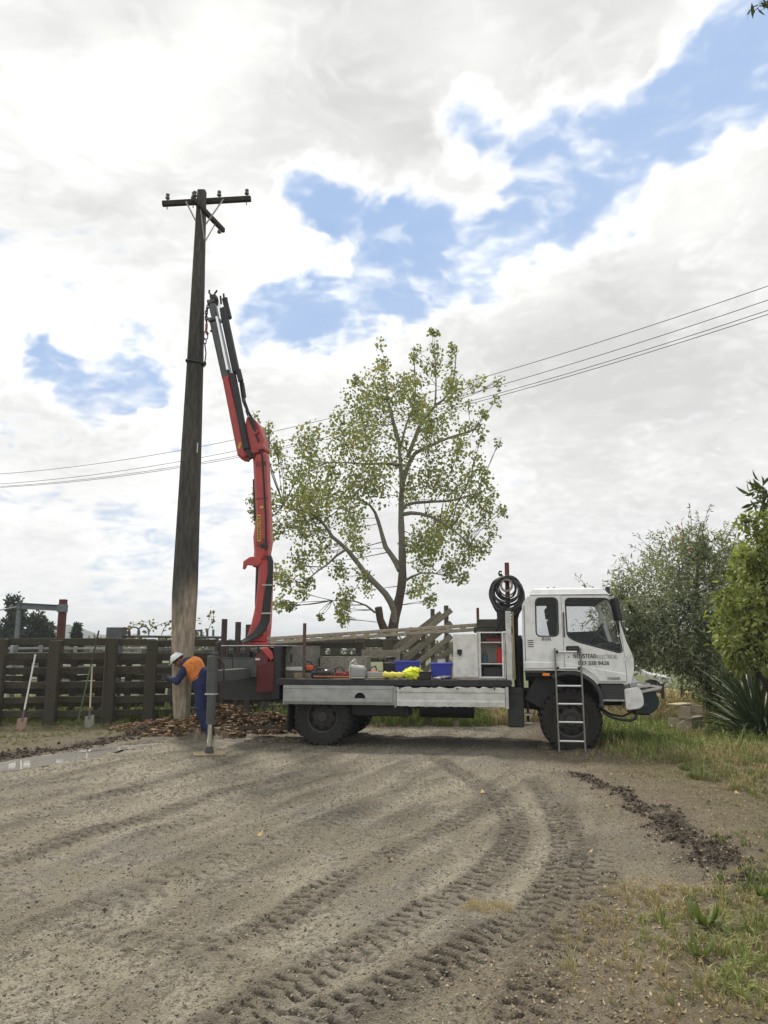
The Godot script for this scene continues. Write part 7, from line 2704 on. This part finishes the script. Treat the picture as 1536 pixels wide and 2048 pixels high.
func make_far_plants() -> void:
	conifer("far_tree", "leftmost dark far tree at the edge of the photo", Vector3(-36.2, 0, -70), 6.2, 2.6, 401)
	conifer("far_tree", "tallest dark far tree, left of the steel gantry", Vector3(-33.8, 0, -70.5), 6.4, 2.4, 402)
	conifer("far_tree", "shorter dark far tree seen through the steel gantry", Vector3(-31.3, 0, -71), 4.9, 2.6, 403)
	conifer("far_tree", "small lone far tree right of the red gantry upright", Vector3(-27.6, 0, -70), 3.9, 0.7, 404)
	var r := RandomNumberGenerator.new()
	r.seed = 55
	# hill
	var g := G.new()
	var f := fnl(61, 0.012, 3)
	for i in 60:
		for k in 6:
			var p := []
			for q in [[0, 0], [1, 0], [1, 1], [0, 1]]:
				var x: float = -620.0 + (i + q[0]) * 9.0
				var w: float = sin(PI * clampf((k + q[1]) / 6.0, 0, 1))
				p.append(Vector3(x, -2.0 + w * (30.0 * exp(-pow((x + 392.0) / 62.0, 2.0)) + 13.0 * exp(-pow((x + 250.0) / 120.0, 2.0)) + 5.0 * f.get_noise_2d(x * 3.0, k * 20.0)), -840.0 - (k + q[1]) * 30.0))
			g.quad(p[0], p[1], p[2], p[3])
	tag(part("hill", g, mat("hill", Color(0.06, 0.08, 0.045), 0.95), self), "low blue green wooded hill far behind the left trees", "hill", "", "structure")
	# shelter belts across the plain
	for b in [[-95.0, 60.0, -150.0, 4.6, "pale brown green shelter belt of bushes across the far plain", 0.10], [40.0, 95.0, -140.0, 6.0, "green shelter belt far behind the cab", 0.07]]:
		var xfs := []
		var cols := []
		var n := 8500
		var fn := fnl(int(b[3] * 100), 0.11, 4)
		for i in n:
			var x := r.randf_range(b[0], b[1])
			var h: float = b[3] * (0.72 + 0.55 * fn.get_noise_1d(x)) * pow(r.randf(), 0.55)
			xfs.append(Transform3D(aim(any_dir(r), r).scaled(Vector3.ONE * r.randf_range(0.7, 1.5)), Vector3(x, h, b[2] + r.randf_range(-3, 3))))
			cols.append(Color(0.075, 0.085, 0.04).lerp(Color(0.21, 0.185, 0.09), clampf(0.5 + 1.2 * fn.get_noise_2d(x * 0.6, 40.0) + r.randf_range(-0.2, 0.2), 0, 1)))
		var o := many("shelter_belt", leaf_mesh(0.55, 0.8, 0.3, 0.2), leaf_mat("belt leaf"), xfs, cols, self)
		tag(o, b[4], "hedge")
	# trailing vine with a few leaves above the head bail
	var t := thing("trailing_vine", "thin vine with scattered yellow green leaves above the head bail", "vine", Vector3(-5.6, 0, -20.1))
	var tw := G.new()
	var xfs := []
	var cols := []
	for l in [[Vector3(-1.2, 1.9, 0), Vector3(-0.9, 2.4, 0), Vector3(-0.3, 2.42, 0)], [Vector3(-0.7, 2.0, 0), Vector3(-0.3, 2.35, 0), Vector3(0.35, 2.5, 0)], [Vector3(0.0, 2.0, 0.1), Vector3(0.4, 2.2, 0), Vector3(0.95, 2.15, 0)], [Vector3(-0.2, 1.9, 0), Vector3(0.1, 2.5, 0.1), Vector3(0.9, 2.45, 0)], [Vector3(0.9, 1.8, 0), Vector3(1.15, 2.5, 0), Vector3(1.1, 2.75, 0)]]:
		limb(tw, l, 0.01, 0.004, 4)
		for k in 26:
			var q := r.randf()
			var p: Vector3 = (l[0].lerp(l[1], q * 2.0) if q < 0.5 else l[1].lerp(l[2], q * 2.0 - 1.0)) + any_dir(r) * 0.07
			xfs.append(Transform3D(aim(any_dir(r), r).scaled(Vector3.ONE * r.randf_range(0.8, 1.4)), p))
			cols.append(Color(0.12, 0.14, 0.04).lerp(Color(0.3, 0.23, 0.08), r.randf()))
	part("stem", tw, mat("dark bark", Color(0.05, 0.042, 0.034), 0.95), t)
	many("leaves", leaf_mesh(0.07, 0.085), leaf_mat("poplar leaf"), xfs, cols, t)


func tuft(n: int, h: float, spread: float, w: float, seed_: int) -> Mesh:
	var r := RandomNumberGenerator.new()
	r.seed = seed_
	var g := G.new()
	for i in n:
		var az := r.randf() * TAU
		var hor := Vector3(cos(az), 0, sin(az))
		var sd := Vector3(-sin(az), 0, cos(az)) * w * 0.5 * r.randf_range(0.7, 1.3)
		var p := hor * r.randf() * spread * 0.4
		var l := h * r.randf_range(0.5, 1.1)
		var lean := r.randf_range(0.1, 1.0)
		var m := p + Vector3.UP * l * 0.6 + hor * l * 0.25 * lean
		var e := p + Vector3.UP * l * (1.0 - 0.35 * lean) + hor * l * 0.75 * lean
		g.col = Color(1, 1, 1) * r.randf_range(0.75, 1.15)
		g.quad(p - sd, p + sd, m + sd * 0.8, m - sd * 0.8)
		g.tri(m - sd * 0.8, m + sd * 0.8, e)
	return g.mesh()


func make_grass() -> void:
	var r := RandomNumberGenerator.new()
	r.seed = 91
	var gm := mat("grass", Color(1, 1, 1), 0.7)
	gm.albedo_color = Color(1, 1, 1)
	gm.backlight_enabled = true
	gm.backlight = Color(0.5, 0.55, 0.25)
	var lists := [[], [], []]
	var cl := [[], [], []]
	var fn := fnl(17, 0.55, 3)
	var put := func(kind: int, x: float, z: float, s: float, c: Color) -> void:
		lists[kind].append(Transform3D(Basis(Vector3.UP, r.randf() * TAU).scaled(Vector3(s, s * r.randf_range(0.8, 1.2), s)), Vector3(x, height_at(x, z) - 0.01, z)))
		cl[kind].append(c)
	var green := Color(0.15, 0.185, 0.055)
	var lush := Color(0.23, 0.29, 0.075)
	var straw := Color(0.38, 0.30, 0.16)
	# the right verge
	for i in 26000:
		var z := -4.0 - 19.5 * pow(r.randf(), 1.25)
		var x := side_x(VERGE_R, z) + r.randf_range(-0.5, 1.0) + r.randf_range(0.0, 1.0) * (2.2 + 0.35 * -z)
		var v := on_verge(x, z)
		if v < 0.05 or x > 12.5:
			continue
		var n := fn.get_noise_2d(x, z) * (1.0 + 1.2 * smoothstep(-9.0, -5.0, z))
		var short := 1.0
		var dens := smoothstep(0.05, 1.0, v) * 0.75 + 0.2 + n * 0.9
		# worn, leaf strewn earth beside the wheel tracks
		if z < -8.0 and z > -13.0 and v < 1.4:
			dens -= 0.12
			short = 0.45
		dens *= lerpf(0.22, 1.0, smoothstep(-6.0, -13.0, z))
		if r.randf() > dens:
			continue
		var c := green.lerp(straw, clampf(0.42 - n * 1.1 + r.randf_range(-0.3, 0.35), 0, 1))
		if x > 3.6 and z < -13.0:
			c = c.lerp(lush, clampf(0.75 + n, 0, 1))
		if short < 1.0:
			c = c.lerp(straw, 0.6)
		put.call(0 if r.randf() < 0.75 else 1, x, z, short * r.randf_range(0.3, 0.75) * (1.0 + 1.1 * smoothstep(-8.0, -16.0, z)), c)
	# green clumps near the camera's right
	for cl_ in [[1.95, -4.85, 0.4, 200, 0.8], [2.2, -4.1, 0.45, 330, 0.9], [2.05, -5.7, 0.35, 90, 0.1], [1.55, -4.35, 0.5, 110, 0.15], [1.62, -5.35, 0.3, 60, 0.0], [3.6, -6.2, 0.7, 260, 0.5], [2.7, -5.2, 0.5, 160, 0.4], [5.2, -13.0, 1.2, 500, 0.9], [6.4, -14.2, 0.9, 400, 0.6]]:
		for i in cl_[3]:
			var a := r.randf() * TAU
			var q: float = cl_[2] * sqrt(r.randf())
			var c: Color = straw.lerp(lush, clampf(cl_[4] + r.randf_range(-0.4, 0.2), 0, 1))
			put.call(0 if r.randf() < 0.8 else 1, cl_[0] + cos(a) * q * 1.3, cl_[1] + sin(a) * q, r.randf_range(0.25, 0.62) * (1.5 if cl_[1] < -10.0 else 1.0), c)
	# broad leaved weeds among it
	var wl := leaf_mesh(0.042, 0.19, 0.4, 0.3)
	var wmat := leaf_mat("weed leaf")
	wmat.albedo_color = lin(0.13, 0.165, 0.055)
	for w in [[1.93, -4.98, 1.0, "largest pale green broad leaved weed at lower right"], [2.25, -4.55, 0.8, "broad leaved weed at the right edge below the largest one"], [1.72, -4.55, 0.6, "small broad leaved weed left of the largest, on bare soil"], [2.55, -5.6, 0.7, "broad leaved weed just below the end of the muddy ridge"], [4.9, -10.6, 1.0, "broad leaved weed in the long grass at right"]]:
		var t := thing("weed", w[3], "weed", Vector3(w[0], height_at(w[0], w[1]), w[1]), 0.0, "broad leaved weeds in the verge")
		for i in 15:
			var az := r.randf() * TAU
			part("leaf", wl, wmat, t).transform = Transform3D(Basis(Vector3.UP, az) * Basis(Vector3.RIGHT, r.randf_range(0.8, 1.45)).scaled(Vector3.ONE * w[2] * r.randf_range(0.7, 1.15)), Vector3(0, 0.01, 0))
	# dry wisps on the gravel
	for cl_ in [[0.70, -5.62, 0.13, 46], [1.2, -5.0, 0.2, 24], [1.95, -5.9, 0.3, 60]]:
		for i in cl_[3]:
			var a := r.randf() * TAU
			var q: float = cl_[2] * sqrt(r.randf())
			put.call(2, cl_[0] + cos(a) * q * 1.3, cl_[1] + sin(a) * q, r.randf_range(0.3, 0.6), straw * r.randf_range(1.0, 1.5))
	# the left strip below the fence, and along it
	for i in 15000:
		var z := r.randf_range(-19.0, -10.5)
		var x := r.randf_range(-12.0, 3.0)
		var v := side_x(VERGE_L, z) - x
		if v < 0.12 or on_verge(x, z) < 0.0 or mound_at(x, z) > 0.08:
			continue
		if r.randf() > 0.55 + fn.get_noise_2d(x, z):
			continue
		put.call(0, x, z, r.randf_range(0.3, 0.7) * (1.5 if z < -17.4 else 1.0), green.lerp(straw, clampf(0.4 - fn.get_noise_2d(x, z) + r.randf_range(-0.3, 0.3), 0, 1)))
	# rank grass in the yards and under the fences
	for i in 9000:
		var z := r.randf_range(-26.0, -18.2)
		var x := r.randf_range(-13.0, 13.0)
		if absf(x - 3.6) < 0.2 and z > -19.0:
			continue
		put.call(1, x, z, r.randf_range(0.9, 2.0) * (1.5 if x > 5.5 and z < -20.0 else 1.0), (green.lerp(lush, r.randf()) if x < 2.5 else straw.lerp(Color(0.5, 0.42, 0.24), r.randf())))
	var nm := ["short_grass", "broad_leaved_grass", "dry_grass"]
	var lb := ["short green and straw coloured grass on the verges", "longer broad bladed grass along the fences and right verge", "pale dry wisps of grass lying on the gravel"]
	var ms := [tuft(16, 0.13, 0.12, 0.006, 1), tuft(13, 0.24, 0.16, 0.012, 2), tuft(16, 0.16, 0.2, 0.004, 3)]
	for k in 3:
		tag(many(nm[k], ms[k], gm, lists[k], cl[k], self), lb[k], "grass")


func rock(seed_: int, flat: float) -> Mesh:
	var f := fnl(seed_, 1.1, 2)
	var s := SphereMesh.new()
	s.radius = 1.0
	s.height = 2.0
	s.radial_segments = 7
	s.rings = 4
	var a := s.get_mesh_arrays()
	var v: PackedVector3Array = a[Mesh.ARRAY_VERTEX]
	for i in v.size():
		v[i] = v[i] * (1.0 + 0.75 * f.get_noise_3dv(v[i])) * Vector3(1, flat, 0.8)
	var g := G.new()
	var id: PackedInt32Array = a[Mesh.ARRAY_INDEX]
	for i in range(0, id.size(), 3):
		if v[id[i]].distance_to(v[id[i + 1]]) < 1e-4 or v[id[i + 1]].distance_to(v[id[i + 2]]) < 1e-4 or v[id[i]].distance_to(v[id[i + 2]]) < 1e-4:
			continue
		g.tri(v[id[i]], v[id[i + 2]], v[id[i + 1]])
	return g.mesh()


func make_stones() -> void:
	var r := RandomNumberGenerator.new()
	r.seed = 12
	var sm := mat("stone", Color(1, 1, 1), 0.9)
	sm.albedo_color = Color(1, 1, 1)
	var xfs := []
	var cols := []
	for i in 26000:
		var z := -3.6 * exp(r.randf() * 1.75)
		var x := r.randf_range(-1.0, 1.0) * (-z * 0.56)
		if on_verge(x, z) > 0.2:
			continue
		var s := 0.0028 + 0.008 * pow(r.randf(), 6.0) + 0.0005 * -z
		xfs.append(Transform3D(Basis.from_euler(Vector3(r.randf_range(-0.5, 0.5), r.randf() * TAU, r.randf_range(-0.5, 0.5))).scaled(Vector3.ONE * s), Vector3(x, height_at(x, z) + s * 0.15, z)))
		var k := r.randf_range(0.65, 1.3)
		cols.append(Color(0.25, 0.225, 0.175) * k if r.randf() < 0.72 else Color(0.14, 0.12, 0.085) * k)
	tag(many("gravel_stones", rock(1, 0.6), sm, xfs, cols, self), "small grey and pale stones strewn over the yard", "gravel")
	# clods along the tracks, the ridge and the mound
	xfs = []
	cols = []
	for i in 24000:
		var x := 0.0
		var z := 0.0
		var s := 0.0
		var pick := r.randf()
		var c := Color(0.055, 0.042, 0.028)
		if pick < 0.12:
			z = r.randf_range(-11.8, -5.8)
			x = side_x(RIDGE, z) + r.randfn(0.0, 0.17)
			s = 0.004 + 0.02 * pow(r.randf(), 3.5)
			if ridge_at(x, z) < 0.12:
				continue
		elif pick < 0.34:
			z = -3.6 * exp(r.randf() * 1.5)
			x = r.randf_range(-1.0, 1.0) * (-z * 0.56)
			if track_at(track_d, x, z) < 0.25:
				continue
			s = 0.003 + 0.011 * pow(r.randf(), 2.0)
			c = Color(0.095, 0.08, 0.055)
		elif pick < 0.9:
			x = r.randf_range(-6.2, -0.8)
			z = r.randf_range(-17.9, -15.3)
			if mound_at(x, z) < 0.03:
				continue
			if z > -16.05 and absf(x + 3.5) < 0.4:
				continue
			s = 0.010 + 0.05 * pow(r.randf(), 4.0)
			c = [Color(0.11, 0.07, 0.04), Color(0.19, 0.11, 0.05), Color(0.08, 0.055, 0.036), Color(0.14, 0.09, 0.05)][r.randi() % 4]
		else:
			z = r.randf_range(-17.0, -10.0)
			x = side_x(VERGE_L, z) + r.randfn(0.0, 0.16)
			if x > -3.0 or r.randf() < 0.5:
				continue
			s = 0.007 + 0.03 * pow(r.randf(), 2.5)
		xfs.append(Transform3D(Basis.from_euler(Vector3(r.randf() * 3, r.randf() * TAU, r.randf() * 3)).scaled(Vector3.ONE * s), Vector3(x, height_at(x, z) + s * 0.3, z)))
		cols.append(c * r.randf_range(0.6, 1.4))
	tag(many("mud_clods", rock(2, 0.75), sm, xfs, cols, self), "dark clods of mud along tracks, verge ridge and dug heap", "earth")
	# splinters and chips on the heap
	xfs = []
	cols = []
	for i in 600:
		var x := r.randf_range(-4.9, -1.4)
		var z := r.randf_range(-17.5, -15.4)
		if mound_at(x, z) < 0.04 or (z > -16.05 and absf(x + 3.5) < 0.4):
			continue
		xfs.append(Transform3D(Basis.from_euler(Vector3(r.randf_range(-0.5, 0.5), r.randf() * TAU, r.randf_range(-0.6, 0.6))).scaled(Vector3(r.randf_range(0.02, 0.13), r.randf_range(0.006, 0.02), r.randf_range(0.01, 0.04))), Vector3(x, height_at(x, z) + 0.02, z)))
		cols.append([Color(0.42, 0.28, 0.13), Color(0.30, 0.17, 0.08), Color(0.5, 0.42, 0.28), Color(0.12, 0.10, 0.05)][r.randi() % 4])
	tag(many("wood_chips", rock(3, 1.0), sm, xfs, cols, self), "pale splinters and bark chips on the heap of dug earth", "wood chips")
	# dead straw and leaf crumbs over the bare earth of the verge
	xfs = []
	cols = []
	for i in 9000:
		var z := -3.6 * exp(r.randf() * 1.45)
		var x := side_x(VERGE_R, z) + r.randfn(0.5, 0.9)
		if on_verge(x, z) < -0.5 - 0.4 * r.randf() or x > 7.0:
			continue
		var long := r.randf() < 0.5
		xfs.append(Transform3D(Basis.from_euler(Vector3(PI / 2 + r.randf_range(-0.25, 0.25), r.randf() * TAU, r.randf_range(-0.2, 0.2))).scaled(Vector3(0.35 if long else 1.0, 1, 2.0 if long else 0.8) * r.randf_range(0.12, 0.42)), Vector3(x, height_at(x, z) + 0.008, z)))
		cols.append([Color(0.36, 0.28, 0.15), Color(0.22, 0.14, 0.07), Color(0.10, 0.07, 0.04), Color(0.42, 0.35, 0.2), Color(0.16, 0.15, 0.06)][r.randi() % 5] * r.randf_range(0.6, 1.1))
	tag(many("dead_litter", leaf_mesh(0.055, 0.075, 0.5, 0.3), sm, xfs, cols, self), "dead straw and leaf crumbs strewn over the earth of the right verge", "leaf litter")
	# fallen leaves
	var lm := leaf_mesh(0.055, 0.075, 0.5, 0.3)
	var fl := mat("fallen leaf", Color(0.42, 0.31, 0.14), 0.8)
	var spots := [[0.07, -6.75, "single pale leaf on the bare gravel left of the tyre tracks"], [2.5, -9.1, "dry leaf lying just left of the muddy ridge"], [3.6, -9.0, "dry leaf on the brown earth right of the muddy ridge"], [1.75, -7.0, "dry leaf between the two curved tyre tracks and the grass"], [2.0, -5.6, "dry leaf lying among the short grass at lower right"], [4.2, -9.6, "dry leaf on the earth near the long grass at right"], [1.2, -9.7, "dry leaf on the curved tyre track near the ladder"], [-1.2, -7.6, "leftmost dry leaf on the gravel, alone among faint tracks"], [3.2, -11.2, "dry leaf near the ladder's right foot at the top of the ridge"]]
	for s in spots:
		var o := part("fallen_leaf", lm, fl, self)
		o.transform = Transform3D(Basis.from_euler(Vector3(PI / 2 + r.randf_range(-0.2, 0.15), r.randf() * TAU, 0)).scaled(Vector3.ONE * r.randf_range(0.6, 1.2)), Vector3(s[0], height_at(s[0], s[1]) + 0.015, s[1]))
		tag(o, s[2], "leaf", "fallen leaves scattered over the yard")


func make_right_things() -> void:
	# a two tread timber step in the grass
	var y := height_at(6.2, -16.3)
	var t := thing("timber_step", "small weathered two tread timber step standing in the grass by the flax", "step", Vector3(6.2, y + 0.07, -16.3), 0.8)
	var w := wood("pale step timber", Color(0.68, 0.58, 0.42), Vector3(0.9, 7, 7))
	for s in [-1.0, 1.0]:
		var g := G.new()
		g.prism(pv([-0.24, -0.03, 0.24, -0.03, 0.24, 0.49, -0.02, 0.49, -0.02, 0.25, -0.24, 0.25]), -0.018, 0.018, Transform3D(Basis(Vector3.UP, -PI / 2), Vector3(0.28 * s, 0, 0)), 0.003)
		part("side", g, w, t)
	for k in 2:
		var g := G.new()
		g.box(Vector3(0.0, 0.27 + 0.24 * k, 0.13 - 0.24 * k), Vector3(0.66, 0.035, 0.27), Basis(), 0.004)
		part("tread", g, w, t)
		g = G.new()
		g.box(Vector3(0.0, 0.125 + 0.25 * k, 0.21 - 0.22 * k), Vector3(0.52, 0.22, 0.02), Basis(), 0.003)
		part("riser", g, w, t)
	# wire fence beyond
	for k in 4:
		var g := G.new()
		var h: float = [0.75, 0.95, 0.8, 0.9][k]
		g.tube([Vector3(0, -0.2, 0), Vector3([0.05, 0.1, -0.05, 0.02][k], h, 0)], 0.035, 7)
		var o := part("fence_post", g, wood("post timber", Color(0.12, 0.10, 0.075), Vector3(7, 0.7, 7)), self)
		o.position = Vector3([7.35, 8.05, 8.75, 9.4][k], 0.05, -21.5)
		tag(o, ["short leaning fence post nearest the truck's winch", "tallest leaning grey fence post between the winch and flax", "short fence post half hidden by the flax leaves", "fence post behind the flax, farthest right"][k], "post", "old fence posts beyond the truck's front")
	for k in 2:
		var g := G.new()
		var p := []
		for i in 13:
			p.append(Vector3(6.3 + i * 0.32, 0.45 + 0.25 * k + 0.02 * sin(i * 1.9), -21.46))
		g.tube(p, 0.008, 5)
		var o := part("fence_wire", g, mat("wire", Color(0.035, 0.035, 0.036), 0.6), self)
		tag(o, ["lower slack wire of the old fence beyond the winch", "upper slack wire of the old fence beyond the winch"][k], "wire")
	# a white car parked beyond
	t = thing("parked_car", "white car parked far beyond, mostly hidden by the truck's front", "car", Vector3(8.55, 0, -30.0), 0.1)
	var paint := mat("car white", Color(0.8, 0.8, 0.8), 0.35)
	var g := G.new()
	g.prism(round_poly(pv([-2.2, 0.35, 2.1, 0.35, 2.15, 0.75, 1.2, 0.92, 0.55, 1.42, -1.4, 1.44, -2.0, 1.0, -2.25, 0.9]), 0.1), -0.8, 0.8, Transform3D(), 0.08)
	part("body", g, paint, t)
	g = G.new()
	g.prism(round_poly(pv([-1.75, 0.98, 0.95, 0.95, 0.5, 1.34, -1.3, 1.36]), 0.06), 0.795, 0.806, Transform3D(), 0.002)
	part("side_window", g, mat("car glass", Color(0.02, 0.025, 0.03), 0.1), t)
	for x in [-1.4, 1.4]:
		g = G.new()
		g.tube([Vector3(x, 0.32, 0.6), Vector3(x, 0.32, 0.83)], 0.32, 20)
		part("wheel", g, mat("tyre rubber", Color(0.045, 0.042, 0.038), 0.9), t)
	# wet ground: a film of water in the ruts by the left strip and under the prop
	var wm := mat("puddle water", Color(0.62, 0.60, 0.56), 0.04, 0.5)
	wm.vertex_color_use_as_albedo = false
	for k in 3:
		g = G.new()
		var at := Vector3(PUDDLES[k * 5], -0.010, PUDDLES[k * 5 + 1])
		for i in 40:
			var a := TAU * i / 40
			var b := TAU * (i + 1) / 40
			var pa := Vector2(cos(a) * PUDDLES[k * 5 + 2], sin(a) * PUDDLES[k * 5 + 3]).rotated(PUDDLES[k * 5 + 4]) * 1.12
			var pb := Vector2(cos(b) * PUDDLES[k * 5 + 2], sin(b) * PUDDLES[k * 5 + 3]).rotated(PUDDLES[k * 5 + 4]) * 1.12
			g.tri(Vector3.ZERO, Vector3(pb.x, 0, pb.y), Vector3(pa.x, 0, pa.y))
		var o := part("puddle", g, wm, self)
		o.position = at
		tag(o, ["long shallow puddle shining along the left grass edge", "muddy puddle on the ground behind the stabiliser leg", "small puddle between the long puddle and the heap"][k], "puddle", "", "structure")
